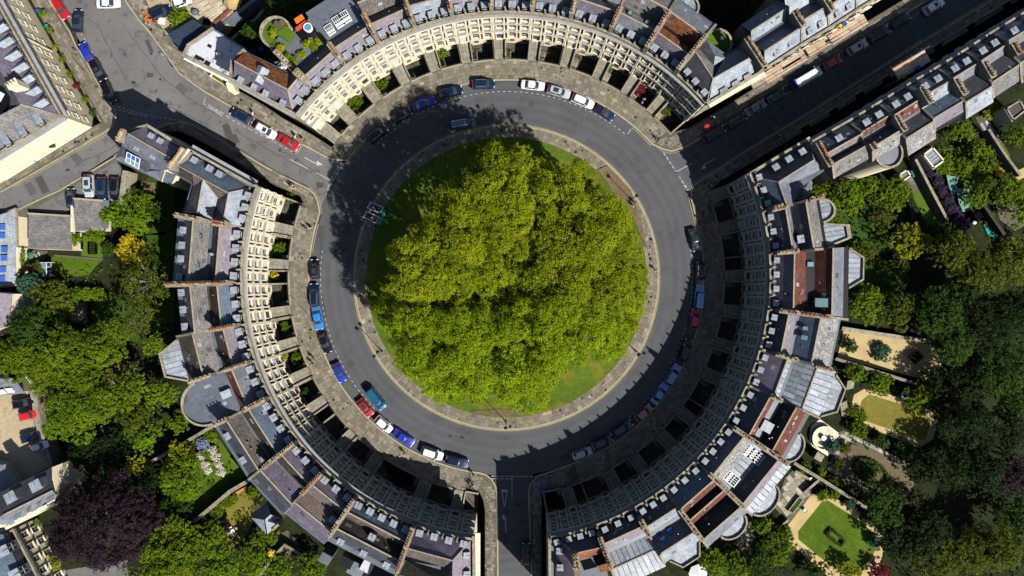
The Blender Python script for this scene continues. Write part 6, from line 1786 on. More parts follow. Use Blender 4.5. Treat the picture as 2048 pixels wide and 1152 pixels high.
GT = 'garden trees left of the west houses'
for a in [
    (358, 37, 25, 5.5, 'bright', 'small round bright green tree beside dark corrugated roof at top left'),
    (268, 425, 40, 6, 'bright', 'spreading bright tree behind the back corner of the parking yard'),
    (225, 430, 26, 5, 'bright', 'dense bright green bush against the smaller brown-tiled outbuilding'),
    (315, 430, 28, 5, 'dark', 'dark tree with pale blossom between bright tree and west houses'),
    (100, 597, 40, 7, 'olive', 'rounded olive-brown tree below the small greenhouse'),
    (58, 570, 24, 6, 'teal', 'blue-green shrub tree beside the green-creepered wall at left'),
    (45, 660, 26, 6, 'dark', 'dark conifer by the purple-grey slate building at left edge'),
    (290, 565, 52, 11, 'olive', 'thin-leaved grey-green tree with bare twigs, upper one behind west houses'),
    (285, 640, 50, 11, 'olive', 'thin-leaved grey-green tree with bare twigs, lower one behind west houses'),
    (65, 665, 52, 10, 'dark', 'dark green tree above the left group, next to left edge'),
    (35, 720, 55, 11, 'mid', 'broad mid-green tree touching the left edge above the yard'),
    (120, 700, 52, 12, 'mid', 'tall mid-green tree with pale limbs in the left group'),
    (205, 690, 50, 11, 'mid', 'mid-green tree right of centre in the left group'),
    (165, 745, 48, 10, 'mid', 'mid-green tree at the lower side of the left group'),
    (98, 752, 42, 9, 'mid', 'leaning green tree overhanging the curving yard wall'),
    (306, 688, 24, 4, 'bright', 'low bright bush with white flowers beside the angular lead bay'),
    (135, 835, 58, 11, 'bright', 'large glossy green tree next to the lower left yard wall'),
    (215, 800, 50, 10, 'mid', 'green tree right of the large glossy tree beside yard'),
    (265, 770, 36, 9, 'mid', 'feathery green tree near the bare earth patch'),
    (270, 835, 34, 7, 'olive', 'yellowish tree just above the small lawn with tree-stump stools'),
    (320, 790, 32, 7, 'bright', 'green bush with a red flower left of the round grey bow'),
    (292, 880, 34, 7, 'bright', 'domed green tree right of the small lawn with stools'),
    (352, 845, 24, 4, 'mid', 'white-blossomed bush below the round grey bow'),
    (356, 908, 30, 5.5, 'lime', 'yellow-green domed shrub by the running garden wall'),
    (362, 958, 48, 8, 'bright', 'large bright green tree left of the rose border lawn'),
    (270, 930, 22, 4, 'lime', 'pale flowering bush above the copper tree'),
    (225, 905, 40, 4, 'deep', 'dark undergrowth tree in deep shade above copper tree'),
    (165, 905, 40, 5, 'deep', 'shaded tree below the large glossy tree'),
    (300, 950, 30, 4, 'deep', 'small shaded tree right of the pale flowering bush'),
    (340, 1110, 78, 9, 'mid', 'large glossy laurel-like tree at bottom edge right of the copper tree'),
    (405, 1085, 40, 6, 'mid', 'green tree left of the dry lawn with white chairs'),
    (350, 1030, 40, 5, 'dark', 'dark tree in shade between copper tree and long garden wall'),
    (440, 1130, 40, 6, 'bright', 'green tree at the bottom edge below the dry lawn'),
    (510, 1120, 38, 6, 'bright', 'green tree at the bottom edge left of the yellow parasol'),
    (560, 1140, 26, 4, 'bright', 'light green shrub at bottom edge around the yellow parasol'),
    (620, 1135, 30, 5, 'mid', 'shrub tree at bottom edge behind the five-bay south house'),
    (530, 1075, 26, 4, 'mid', 'shrub below the slate hipped rear wing'),
]:
    x, y, r_, h_, kd, lb = a
    kw = {}
    if 'thin-leaved' in lb: kw = dict(sparse=True, size=.14, dens=150, barkm=bark_p)
    if 'laurel-like' in lb: kw = dict(size=.2)
    tree(x, y, r_, h_, kd, lb, group=None, **kw)
tree(190, 1050, 108, 14, 'copper', 'very large dark purple copper tree in the bottom left corner', aspect=.82, dens=120, size=.16, rot=.1)
shrub(256, 497, 27, 4.5, 'yellow', 'dome-shaped brilliant yellow shrub on the left garden lawn', dens=330, size=.13, squash=1.0)
shrub(217, 497, 13, 2.5, 'dark', 'clipped dark green hedge block left of the yellow dome', aspect=1.4)
shrub(205, 594, 9, 1.5, 'yellow', 'tiny bright yellow bush at end of the lime hedge')
for i, x in enumerate((150, 172, 194)):
    shrub(x, 588, 14, 2.4, 'bright', ('lime-green hedge clump nearest the olive tree', 'lime-green hedge clump in the middle of the left garden border', 'lime-green hedge clump next to the tiny yellow bush')[i])
shrub(42, 515, 10, 3, 'bright', 'green creeper clump at top of the wall beside blue rooflights', aspect=2.2); shrub(42, 555, 11, 3, 'bright', 'green creeper clump low on the wall beside blue rooflights', aspect=2.4)
shrub(152, 480, 14, 3.6, 'bright', 'climbing plant spilling over the lower edge of broad tiled outbuilding')
shrub(190, 465, 20, 3.6, 'mid', 'rounded bush tucked under the smaller outbuilding'); shrub(70, 538, 16, 3, 'olive', 'round clipped bush above the small greenhouse')
shrub(275, 385, 12, 3, 'bright', 'leafy bush in the narrow garden beside the parking yard'); shrub(258, 360, 7, 2, 'bright', 'small bush at the top of narrow garden by end house')
for i, (x, y) in enumerate(((425, 900), (432, 915), (438, 930), (441, 945), (402, 912), (409, 928), (414, 940))):
    shrub(x, y, 9, 1.5, 'white', ['creamy rose bush at top of the long white border', 'creamy rose bush second down the long white border', 'creamy rose bush third down the long white border', 'creamy rose bush at foot of the long white border', 'creamy rose bush at top of the short white border', 'creamy rose bush in the middle of the short white border', 'creamy rose bush at foot of the short white border'][i], group='cream rose bushes in the southwest garden', dens=320, size=.1)
shrub(405, 888, 13, 2.2, 'blue', 'powder blue flowering shrub behind the southwest houses')
shrub(424, 872, 14, 2, 'bright', 'green border bush right behind the four-bay southwest house'); shrub(412, 905, 11, 1.6, 'bright', 'green bush between the two white rose borders')
shrub(450, 1052, 14, 2.5, 'copper', 'dark reddish bush beside white garden chairs'); shrub(505, 985, 13, 2, 'mid', 'shrub along top of the dry lawn below the wall'); shrub(455, 1000, 16, 2.4, 'mid', 'shrub under the long garden wall by the dry lawn')
shrub(430, 1020, 16, 2.4, 'mid', 'rounded shrub in corner between wall and dry lawn'); shrub(415, 1050, 20, 3, 'mid', 'bushy green shrub left of the dark reddish bush')
shrub(76, 1094, 8, 2, 'bright', 'bright plant at the foot of cream mansard front'); shrub(100, 1130, 18, 3, 'lime', 'yellow-green bush under the copper tree at bottom left'); shrub(70, 1045, 10, 2, 'bright', 'climbing rose between the two mansard buildings')

for a in [
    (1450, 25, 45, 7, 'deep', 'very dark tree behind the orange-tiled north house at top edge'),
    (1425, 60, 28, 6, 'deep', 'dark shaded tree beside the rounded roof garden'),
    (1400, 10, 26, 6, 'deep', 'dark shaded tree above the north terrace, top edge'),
    (560, 22, 36, 5, 'dark', 'dark garden tree at top edge above the roof terrace'), (620, 10, 30, 5, 'dark', 'dark tree at top edge right of orange seats'), (500, 65, 26, 4, 'dark', 'dark tree in walled garden between white roof and roof terrace'),
    (1640, 385, 26, 5, 'mid', 'leafy shrub tree next to the angular slate bay'),
    (1690, 395, 38, 7, 'bright', 'bright leafy tree behind the right corner house'),
    (1735, 372, 30, 5, 'mid', 'mid-green tree below the cream rear wall of street row'),
    (1790, 388, 34, 6, 'bright', 'bright green tree left of the striped bright lawn'),
    (1760, 438, 32, 6, 'olive', 'twiggy brownish tree left of the round lime tree'),
    (1823, 482, 38, 7, 'lime', 'round lime-yellow tree standing alone right of the east houses'),
    (1662, 455, 28, 4, 'mid', 'green shrub tree right of the rounded lead bow'), (1625, 415, 22, 4, 'mid', 'green shrub tree above the rounded lead bow'),
    (1725, 505, 28, 4, 'olive', 'low olive shrub tree beside the angular lead bay of widest house'), (1800, 530, 20, 3, 'olive', 'small brown-green shrub below the lime tree'),
    (1738, 607, 38, 7, 'bright', 'glossy speckled tree above the golden gravel garden'), (1795, 620, 40, 8, 'olive', 'olive conifer-like tree right of the glossy speckled tree'),
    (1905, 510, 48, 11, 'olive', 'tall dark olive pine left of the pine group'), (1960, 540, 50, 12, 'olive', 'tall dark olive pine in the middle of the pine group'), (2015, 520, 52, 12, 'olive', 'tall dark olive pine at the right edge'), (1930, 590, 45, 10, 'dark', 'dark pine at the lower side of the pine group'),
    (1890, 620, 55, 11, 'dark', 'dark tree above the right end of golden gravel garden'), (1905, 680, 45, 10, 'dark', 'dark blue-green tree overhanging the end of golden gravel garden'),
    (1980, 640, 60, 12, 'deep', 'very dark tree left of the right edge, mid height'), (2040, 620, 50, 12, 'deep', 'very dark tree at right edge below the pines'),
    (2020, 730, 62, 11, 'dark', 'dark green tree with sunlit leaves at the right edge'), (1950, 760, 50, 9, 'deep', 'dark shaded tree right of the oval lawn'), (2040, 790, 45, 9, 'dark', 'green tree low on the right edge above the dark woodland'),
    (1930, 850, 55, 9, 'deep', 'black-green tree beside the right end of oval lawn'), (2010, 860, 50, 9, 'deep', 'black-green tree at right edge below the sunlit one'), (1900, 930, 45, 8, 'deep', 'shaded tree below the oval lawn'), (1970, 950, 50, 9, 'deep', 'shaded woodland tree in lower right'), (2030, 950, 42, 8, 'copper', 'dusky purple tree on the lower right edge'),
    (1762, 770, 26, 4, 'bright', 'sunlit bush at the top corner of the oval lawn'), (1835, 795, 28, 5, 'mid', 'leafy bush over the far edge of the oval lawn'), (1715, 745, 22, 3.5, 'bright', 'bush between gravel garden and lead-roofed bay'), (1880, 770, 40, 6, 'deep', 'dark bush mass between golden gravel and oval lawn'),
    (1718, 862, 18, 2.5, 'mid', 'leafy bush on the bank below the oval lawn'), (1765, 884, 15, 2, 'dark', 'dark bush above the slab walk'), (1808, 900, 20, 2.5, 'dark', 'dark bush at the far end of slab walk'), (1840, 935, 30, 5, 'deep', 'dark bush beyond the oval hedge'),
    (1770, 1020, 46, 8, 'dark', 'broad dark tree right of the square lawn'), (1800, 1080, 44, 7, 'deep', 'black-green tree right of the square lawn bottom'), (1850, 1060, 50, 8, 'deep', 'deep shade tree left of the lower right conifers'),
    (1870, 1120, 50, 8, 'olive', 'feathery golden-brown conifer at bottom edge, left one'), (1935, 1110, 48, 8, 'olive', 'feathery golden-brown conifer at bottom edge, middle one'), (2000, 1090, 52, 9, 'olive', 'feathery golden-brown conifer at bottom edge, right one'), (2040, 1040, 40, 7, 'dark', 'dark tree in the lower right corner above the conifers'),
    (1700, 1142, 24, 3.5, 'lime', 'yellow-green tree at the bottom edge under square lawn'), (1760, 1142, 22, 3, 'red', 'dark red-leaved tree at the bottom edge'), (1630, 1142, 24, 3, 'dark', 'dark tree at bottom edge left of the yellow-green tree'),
    (1555, 1095, 34, 5, 'mid', 'green tree between the mossy patio and gravel walk'), (1520, 1130, 34, 5, 'dark', 'dark tree at bottom edge below the mossy patio'), (1430, 1125, 32, 5, 'bright', 'green shrub tree right of the white parasol'), (1475, 1130, 30, 5, 'mid', 'mid-green tree at the bottom edge beside parasol tree'), (1525, 1050, 20, 4, 'bright', 'small bright tree against the rounded southeast bow'),
    (1888, 330, 24, 4, 'bright', 'hedge-like tree behind the lead-roofed annexe'), (1925, 262, 24, 4, 'bright', 'bright shrub below the pale-walled street house'), (1962, 305, 26, 4, 'bright', 'leafy shrub left of the boarded patio'), (1975, 330, 20, 4, 'mid', 'shrub left of fake-grass square'),
    (2035, 270, 24, 4, 'mid', 'tree at the right edge beside the brown-roofed annexe'), (2020, 380, 34, 5, 'mid', 'tree above the grey garden path on the right'), (2045, 420, 26, 5, 'bright', 'bright tree at the right edge beside the grey path'), (1955, 390, 26, 4, 'bright', 'bright bush beside the green netting'), (1925, 330, 22, 3, 'mid', 'soft green bush in the unkempt sunlit garden'),
    (2042, 500, 26, 4, 'bright', 'bright hedge tree by the right edge below the path'), (1880, 470, 28, 5, 'dark', 'dark tree below the striped bright lawn'),
    (1975, 370, 22, 5, 'olive', 'bare-twigged tree between netting and grey path'),
]:
    x, y, r_, h_, kd, lb = a
    kw = {}
    if 'twig' in lb: kw = dict(sparse=True, size=.13, dens=200, barkm=bark_p)
    tree(x, y, r_, h_, kd, lb, **kw)
for i, (x, y) in enumerate(((1866, 345), (1874, 362), (1884, 380), (1894, 398), (1905, 417), (1916, 435), (1930, 448))):
    shrub(x, y, 12, 2.4, 'purple', ('topmost', 'second', 'third', 'middle', 'fifth', 'sixth', 'lowest')[i] + ' bush of the purple hedge along the netted garden', group='dusky purple hedge bushes')
for a in [(1957, 322, 9, 'yellow', 'golden shrub beside the blue chairs garden strip'), (1998, 344, 9, 'yellow', 'bright yellow shrub below the fake-grass square'), (1983, 222, 16, 'lime', 'yellow-green shrub behind the pale-walled annexe'), (1768, 382, 12, 'lime', 'yellowish shrub by the bright tree under the street row'),
          (1703, 691, 13, 'dark', 'round clipped bush on golden gravel, nearest the houses'), (1765, 706, 18, 'teal', 'oval clipped bush in the middle of the golden gravel'), (1833, 718, 13, 'deep', 'round clipped bush in shade at the far end of golden gravel'),
          (1703, 820, 13, 'olive', 'shrub beside the pale slab terrace'), (1722, 832, 14, 'bright', 'shrub at near corner of oval lawn'), (1665, 893, 15, 'teal', 'low green bed beside the pale slab terrace'), (1692, 897, 11, 'olive', 'kidney-shaped box bush, upper one by the oval hedge'), (1680, 930, 12, 'olive', 'kidney-shaped box bush, lower one by the oval hedge'),
          (1645, 990, 12, 'bright', 'bright bush at corner of the golden gravel walk'), (1570, 1062, 14, 'bright', 'bright bush at the near end of gravel walk'), (1610, 935, 12, 'mid', 'bush below the diagonal garden wall, upper end'), (1640, 945, 12, 'mid', 'bush below the diagonal garden wall, second along'), (1668, 965, 14, 'olive', 'bush below the diagonal garden wall, rounded brown one'),
          (1700, 1010, 13, 'teal', 'bluish bush along upper side of the square lawn walk'), (1670, 990, 12, 'mid', 'flowering border bush on the upper gravel walk'), (1730, 1030, 12, 'dark', 'dark border bush at the end of upper gravel walk'), (1750, 1085, 14, 'teal', 'grey-green architectural shrub below the square lawn')]:
    x, y, r_, kd, lb = a
    shrub(x, y, r_, 1.6, kd, lb)
# hedges in rings
def hedge(lab, path, w, h, kind, z=ZB, closed=False, dens=300):
    pts = [P(x, y, z) for x, y in path]
    if closed: pts.append(pts[0])
    base = pts[0].copy(); root = thing('hedge', lab, 'hedge', base)
    cs, rs = [], []
    for a, b in zip(pts[:-1], pts[1:]):
        n = max(1, int((b - a).length / (w * .8)))
        for i in range(n):
            p = a.lerp(b, (i + .5) / n) - base
            cs.append((p.x, p.y, h - w * .5)); rs.append(w * .62)
    place_leaf(root, leaves_mesh('crown', cs, rs, dens, .085, LEAF[kind], int(path[0][0])))
    mb = MB()
    for a, b in zip(pts[:-1], pts[1:]):
        v = b - a; m_ = (a + b) / 2; mb.box((m_.x, m_.y, z + h * .35), (v.length, w * .7, h * .7), math.atan2(v.y, v.x))
    mb.build('stems', soil, root)


hedge('oval box hedge enclosing a planted bed, below the oval lawn', [(1740 + 37 * math.cos(t) * .85 - 21 * math.sin(t) * .5, 944 + 37 * math.cos(t) * .5 + 21 * math.sin(t) * .9) for t in [i * .349 for i in range(18)]], .7, .9, 'olive', closed=True)
shrub(1740, 944, 20, 1.0, 'dark', 'low planting inside the oval box hedge')
hedge('rectangular box hedge round a tiny bed in the square lawn', [(1661, 1057), (1688, 1080), (1679, 1091), (1652, 1068)], .6, .8, 'olive', closed=True)
hedge('clipped hedge edging the left side of the bright striped lawn', [(1815, 405), (1822, 440)], .8, 1.5, 'dark')
# planting in the sunken front areas
for px, py, r_, kd, lb in [
    (705, 215, 24, 'mid', 'big green bush filling the sunken area, second from left end of north curve'), (757, 180, 22, 'bright', 'green bush in the sunken area left of the yellow-green one, north curve'), (880, 108, 13, 'bright', 'light green planting in the sunken area above the navy car'),
    (938, 97, 12, 'bright', 'round leafy shrub in the sunken area directly above the silver-grey van'), (1002, 97, 12, 'mid', 'dark leafy shrub in sunken area at the top middle'), (1196, 135, 14, 'mid', 'green planting in the sunken area right of the stepped one'), (1278, 180, 14, 'red', 'crimson shrub in a sunken area on the north curve'), (1284, 160, 13, 'lime', 'yellow-green shrub above the crimson one'), (1322, 218, 18, 'olive', 'bronze-green round bush in the last sunken area of north curve'),
    (585, 395, 10, 'mid', 'small shrub in the first sunken area of the west curve'), (562, 500, 16, 'bright', 'round green bush in the second sunken area of the west curve'), (549, 552, 9, 'yellow', 'golden bush in the narrow sunken area of the west curve'), (575, 655, 13, 'bright', 'light green planting near the pale blue car, west curve'),
    (566, 713, 9, 'lime', 'lime bush beside the white garden urn'), (596, 718, 16, 'mid', 'green planting around the white garden urn'), (610, 785, 9, 'dark', 'small dark bush below the white garden urn area'),
    (800, 940, 30, 'deep', 'ivy-like growth in the dark sunken area above the five-bay south house'), (1115, 1000, 26, 'deep', 'dark planting in the triangular sunken area beside lower road'), (1345, 845, 12, 'deep', 'dark shrub in a shaded east sunken area')]:
    shrub(px, py, r_, 1.9, kd, lb)
for i, (px, py) in enumerate(((84, 25), (98, 60), (112, 95), (126, 118), (140, 150), (152, 172), (170, 198), (186, 226))):
    kd = ('bright', 'bright', 'lime', 'mid', 'mid', 'red', 'mid', 'dark')[i]
    shrub(px, py, 7, 1.4, kd, ('topmost', 'second', 'third', 'fourth', 'fifth', 'red-flowered sixth', 'seventh', 'lowest')[i] + ' small plant in the railed strip before the cream corner building', z0=0.0, group='plants in the railed strip of the cream corner building')


# low ground cover in the borders, one mass
def cover(name, polys, kind, seed, n, rad=(.4, .9), z=ZB):
    rg = random.Random(seed); cs, rs = [], []
    for pl in polys:
        q = PX(pl, z); xs = [p[0] for p in q]; ys = [p[1] for p in q]
        area = abs(sum(q[i][0] * q[(i + 1) % len(q)][1] - q[(i + 1) % len(q)][0] * q[i][1] for i in range(len(q)))) / 2
        want = int(n * area); got = 0
        for _ in range(want * 20):
            if got >= want: break
            x, y = rg.uniform(min(xs), max(xs)), rg.uniform(min(ys), max(ys))
            if inside(q, x, y): cs.append((x, y, z + rg.uniform(0, .5))); rs.append(rg.uniform(*rad)); got += 1
    me = leaves_mesh(name, cs, rs, 60, .14, LEAF[kind], seed)
    o = bpy.data.objects.new(name, me); COL.objects.link(o)
    tag(o, None, None, None, 'stuff')


cover('ground_cover', [[(45, 560), (345, 480), (350, 760), (420, 860), (300, 950), (120, 940), (70, 800)], [(320, 860), (420, 850), (460, 900), (500, 960), (370, 1060), (300, 1000)], [(380, 1060), (440, 990), (520, 960), (560, 1060), (620, 1120), (640, 1152), (250, 1152), (260, 1090)]], 'mid', 3, .35)
cover('ground_cover', [[(1560, 390), (1800, 370), (1880, 470), (1860, 560), (1840, 660), (1720, 650), (1700, 560)], [(1690, 720), (1880, 775), (1900, 900), (1860, 950), (1700, 880), (1700, 840), (1860, 890), (1870, 830), (1730, 778), (1685, 740)], [(1590, 930), (1700, 1000), (1780, 1080), (1740, 1000), (1680, 950)], [(1560, 1060), (1680, 1150), (1420, 1150), (1400, 1110)]], 'dark', 4, .4)
cover('ground_cover', [[(1860, 240), (1950, 240), (2000, 330), (2060, 400), (2060, 560), (1990, 500), (1930, 400), (1880, 350)]], 'mid', 6, .35)
cover('ground_cover', [[(440, 60), (560, -10), (700, -20), (640, 30), (560, 30), (520, 70), (500, 95)], [(1400, -10), (1560, -20), (1500, 60), (1440, 100)], [(1780, 960), (2060, 800), (2060, 1160), (1780, 1160)]], 'deep', 7, .5)

def wells(a0, a1): return [(1013 + (r * 10) * math.cos(t), 555 - (r * 10) * math.sin(t)) for r, ts in ((44.2, (a0, a1)), (47.5, (a1, a0))) for t in [ts[0] + (ts[1] - ts[0]) * i / 6 for i in range(7)]]
rg = random.Random(21)
for kd, n_ in (('mid', 14), ('bright', 12), ('olive', 8)):
    pl = []
    for _ in range(n_):
        t = rg.choice((rg.uniform(.75, 2.45), rg.uniform(2.85, 4.5), rg.uniform(4.9, 6.6))); pl.append(wells(t, t + .045))
    cover('area_planting', pl, kd, 30 + n_, .9, rad=(.25, .55))
# ---------------------------------------------------------------- vehicles
CARS = {}


def loft(mb, secs, mi=0, cap=True):
    for a, b in zip(secs[:-1], secs[1:]):
        n = len(a)
        for i in range(n - 1):
            mb.face([a[i], b[i], b[i + 1], a[i + 1]], mi)
    if cap:
        mb.face(secs[0][::-1], mi); mb.face(secs[-1], mi)


def car_meshes(kind):
    """nose towards +x; returns dict of part meshes (paint slot left as material 0)"""
    if kind in CARS: return CARS[kind]
    D = dict(  # length, width, belt height, roof height, windscreen base, roof front, roof rear, rear glass base, hood height
        hatch=(4.1, 1.78, .95, 1.48, 1.05, .45, -1.25, -1.85, .88),
        saloon=(4.75, 1.84, .92, 1.44, 1.15, .4, -.95, -1.65, .86),
        estate=(4.75, 1.84, .95, 1.5, 1.15, .45, -1.75, -2.2, .88),
        suv=(4.6, 1.92, 1.08, 1.7, 1.2, .6, -1.65, -2.1, 1.02),
        van=(5.0, 1.95, 1.15, 1.95, 1.75, 1.15, -2.2, -2.42, 1.1),
        longvan=(6.4, 2.05, 1.3, 2.55, 2.35, 1.65, -2.95, -3.15, 1.25),
        pickup=(4.7, 1.8, 1.05, 1.9, .95, .65, -2.2, -2.3, 1.1),
        open=(4.3, 1.8, .92, 1.3, .9, .3, -.7, -1.1, .86))[kind]
    L, W_, bz, rz_, ws, rf, rr, rg_, hz = D
    hw = W_ / 2; x0 = -L / 2; x1 = L / 2
    out = {}
    mb = MB()
    secs = []
    st = [(x0, .80, .55, .8), (x0 + .12, .93, .35, bz - .06), (x0 + .5, .99, .3, bz), (rg_, 1, .3, bz), (0, 1.0, .3, bz), (ws - .1, 1.0, .3, bz), (ws + .15, .99, .3, (bz + hz) / 2), (x1 - .75, .97, .3, hz - .03), (x1 - .3, .88, .34, hz - .14), (x1 - .06, .68, .4, hz - .26), (x1, .5, .45, hz - .38)]
    if kind in ('van', 'longvan', 'pickup'): st[0] = (x0, .93, .4, bz); st[-1] = (x1, .72, .42, hz - .3)
    st.sort(key=lambda t: t[0])
    for x, k, zb, zt in st:
        w = hw * k
        secs.append([(x, -w * .92, zb), (x, -w, zb + .2), (x, -w, zb + (zt - zb) * .75), (x, -w * .9, zt), (x, -w * .5, zt + .035), (x, 0, zt + .045), (x, w * .5, zt + .035), (x, w * .9, zt), (x, w, zb + (zt - zb) * .75), (x, w, zb + .2), (x, w * .92, zb)])
    loft(mb, secs)
    # bonnet crease and shut lines
    for s_ in (-1, 1): mb.box((ws + (x1 - ws) * .45, s_ * hw * .5, hz + .035), ((x1 - ws) * .65, .03, .02))
    out['body'] = mb.mesh('body', [paint((.5, .5, .5))], None, False)
    for p in out['body'].polygons: p.use_smooth = True
    # glasshouse
    def ring(z, xf, xr, w, n=4):
        c = .16
        return [(xr, -w + c, z), (xr + c, -w, z), (xf - c * 1.6, -w, z), (xf, -w + c * 1.8, z), (xf + .06, 0, z), (xf, w - c * 1.8, z), (xf - c * 1.6, w, z), (xr + c, w, z), (xr, w - c, z), (xr - .04, 0, z)]
    lo = ring(bz + .0, ws, rg_, hw * .9); hi = ring(rz_ - .06, rf, rr, hw * .74)
    mb = MB()
    for i in range(10):
        j = (i + 1) % 10; mb.face([lo[i], lo[j], hi[j], hi[i]])
    mb.face(hi)
    out['windows'] = mb.mesh('windows', [glass])
    # roof panel
    mb = MB(); r2 = ring(rz_ - .05, rf + .02, rr - .02, hw * .76); r3 = ring(rz_, rf - .12, rr + .12, hw * .64)
    for i in range(10):
        j = (i + 1) % 10; mb.face([r2[i], r2[j], r3[j], r3[i]])
    mb.face(r3); out['roof'] = mb.mesh('roof', [paint((.5, .5, .5))])
    mb = MB()
    for s_ in (-1, 1):
        for (a, b) in (((ws - .1, s_ * hw * .86, bz), (rf, s_ * hw * .72, rz_ - .04)), ((rg_ + .1, s_ * hw * .88, bz), (rr + .05, s_ * hw * .72, rz_ - .04)), (((ws + rg_) / 2 + .1, s_ * hw * .91, bz), ((rf + rr) / 2 + .05, s_ * hw * .76, rz_ - .05))):
            mb.cyl(a, b, .055, .045, 5)
    out['pillars'] = mb.mesh('pillars', [paint((.5, .5, .5))])
    mb = MB()
    mb.cyl((0, -.11, 0), (0, .11, 0), .32, .32, 14); out['tyre'] = mb.mesh('tyre', [rubber])
    mb = MB(); mb.cyl((0, -.12, 0), (0, .12, 0), .2, .2, 10); out['rim'] = mb.mesh('rim', [metal])
    mb = MB(); mb.box((0, 0, 0), (.22, .34, .14)); out['headlight'] = mb.mesh('headlight', [MATS.get('headlamp') or glass_mat('headlamp', (.75, .78, .8), .15)])
    mb = MB(); mb.box((0, 0, 0), (.12, .3, .2)); out['taillight'] = mb.mesh('tail_light', [plain('tail_lamp_red', (.5, .01, .01), .25)])
    mb = MB(); mb.box((0, 0, 0), (.14, .2, .14)); out['mirror'] = mb.mesh('mirror', [paint((.5, .5, .5))])
    mb = MB(); mb.box((0, 0, 0), (.03, .5, .11)); out['plate'] = mb.mesh('number_plate', [plain('plate_white', (.6, .6, .5))])
    mb = MB()
    for s_ in (-1, 1): mb.box((0, s_ * hw * .68, rz_ + .03), (abs(rf - rr) * .9, .05, .05))
    out['rails'] = mb.mesh('roof_rails', [metal])
    mb = MB(); mb.box((0, 0, 0), (.75, .85, .02)); out['sunroof'] = mb.mesh('sunroof', [glass])
    out['dim'] = D
    CARS[kind] = out
    return out


def car(px, py, deg, kind, colr, label, z=0.0, extra=(), group='vehicles parked round the circular green', cat='car', name='parked_car', scale=1.0):
    k = 1 - (z + .9) / H
    loc = Vector(((px - 1024) * S * k, (576 - py) * S * k, z))
    rz = math.radians(deg)
    root = thing(name, label, cat, loc, rz, group)
    root.scale = (scale,) * 3
    c = car_meshes(kind); L, W_, bz, rzf, ws, rf, rr, rg_, hz = c['dim']
    pm = paint(colr); hw = W_ / 2
    def add(nm, me, p=(0, 0, 0), par=None, m=None, rot=0):
        o = bpy.data.objects.new(nm, me); COL.objects.link(o); o.parent = par or root; o.location = p; o.rotation_euler = (0, 0, rot)
        if m is not None:
            o.material_slots[0].link = 'OBJECT'; o.material_slots[0].material = m
        return o
    add('body', c['body'], m=pm); add('windows', c['windows'])
    roofm = pm
    for e in extra:
        if isinstance(e, tuple) and e[0] == 'roof': roofm = paint(e[1])
    if kind == 'open': roofm = MATS.get('canvas_hood') or plain('canvas_hood', (.02, .02, .03))
    add('roof', c['roof'], m=roofm); add('pillars', c['pillars'], m=pm)
    for x in (L / 2 - .85, -L / 2 + .85):
        for s_ in (-1, 1):
            w = add('wheel', c['tyre'], (x, s_ * (hw - .1), .32)); add('rim', c['rim'], (0, 0, 0), w)
    for s_ in (-1, 1):
        add('headlight', c['headlight'], (L / 2 - .22, s_ * hw * .62, hz - .22)); add('tail_light', c['taillight'], (-L / 2 + .06, s_ * hw * .72, bz - .12)); add('mirror', c['mirror'], (ws - .25, s_ * (hw + .1), bz + .05), m=pm)
    add('number_plate', c['plate'], (-L / 2 - .0, 0, .6))
    if 'rails' in extra: add('roof_rails', c['rails'], ((rf + rr) / 2, 0, 0))
    if 'sunroof' in extra: add('sunroof', c['sunroof'], (rf - .5 if kind != 'suv' else rf - .6, 0, rzf + .012))
    if 'longglass' in extra: add('sunroof', c['sunroof'], ((rf + rr) / 2, 0, rzf + .012)).scale = (1.5, 1, 1)
    return root


BK = (.008, .009, .012); NV = (.008, .022, .06); DB = (.01, .03, .08); WH = (.72, .73, .74); SV = (.4, .43, .46); RD = (.42, .008, .012); BL = (.008, .03, .42); TL_ = (.01, .085, .16)
car(755, 268, 38, 'suv', BK, 'black car with silver roof rails, first in line left of the north curve', extra=('rails',))
car(804, 230, 28, 'hatch', BK, 'black hatchback between black railed car and vivid blue car')
car(848, 206, 22, 'saloon', BL, 'vivid royal blue car in the shade on the north curve')
car(902, 183, 12, 'estate', NV, 'dark navy car just right of the vivid royal blue car')
car(967, 168, 2, 'suv', DB, 'dark blue car parked alone nearest the top middle', extra=('rails',))
car(1066, 170, -6, 'saloon', WH, 'white car at the top, first of three pale cars')
car(1118, 183, -17, 'estate', SV, 'silver estate car, middle of three pale cars on the north curve', extra=('longglass', 'rails'))
car(1166, 202, -23, 'estate', WH, 'white estate car, last of three pale cars before the blue open-top', extra=('rails',))
car(1210, 225, -32, 'open', DB, 'dark blue soft-top car at right end of the north curve line')
car(925, 248, 9, 'van', TL_, 'dark teal camper van with roof rack driving beside the island', cat='van', name='camper_van', group=None)
car(629, 538, 92, 'hatch', BK, 'black car at top of the west line', extra=('longglass',))
car(628, 590, 92, 'estate', NV, 'navy estate car second from top of the west line', extra=('rails',))
car(635, 637, -80, 'saloon', (.02, .2, .55), 'sky blue car on the west side of the ring')
car(649, 684, -72, 'saloon', BK, 'black saloon directly below the sky blue car')
car(678, 746, -66, 'hatch', BL, 'bright blue hatchback with dark sunroof on the southwest side', extra=('longglass',))
car(752, 798, -52, 'van', (.02, .16, .3), 'turquoise-blue van standing out in the road beside red car', cat='van', name='parked_van', group=None)
car(730, 816, -52, 'hatch', RD, 'red hatchback at kerb beside the turquoise-blue van', extra=('longglass',))
car(767, 849, -42, 'hatch', WH, 'white hatchback between red hatchback and royal blue car')
car(807, 876, -34, 'saloon', BL, 'royal blue car on the southwest side right of a white hatchback')
car(864, 907, -18, 'suv', WH, 'white car with roof rails on the lower part of the ring', extra=('rails',))
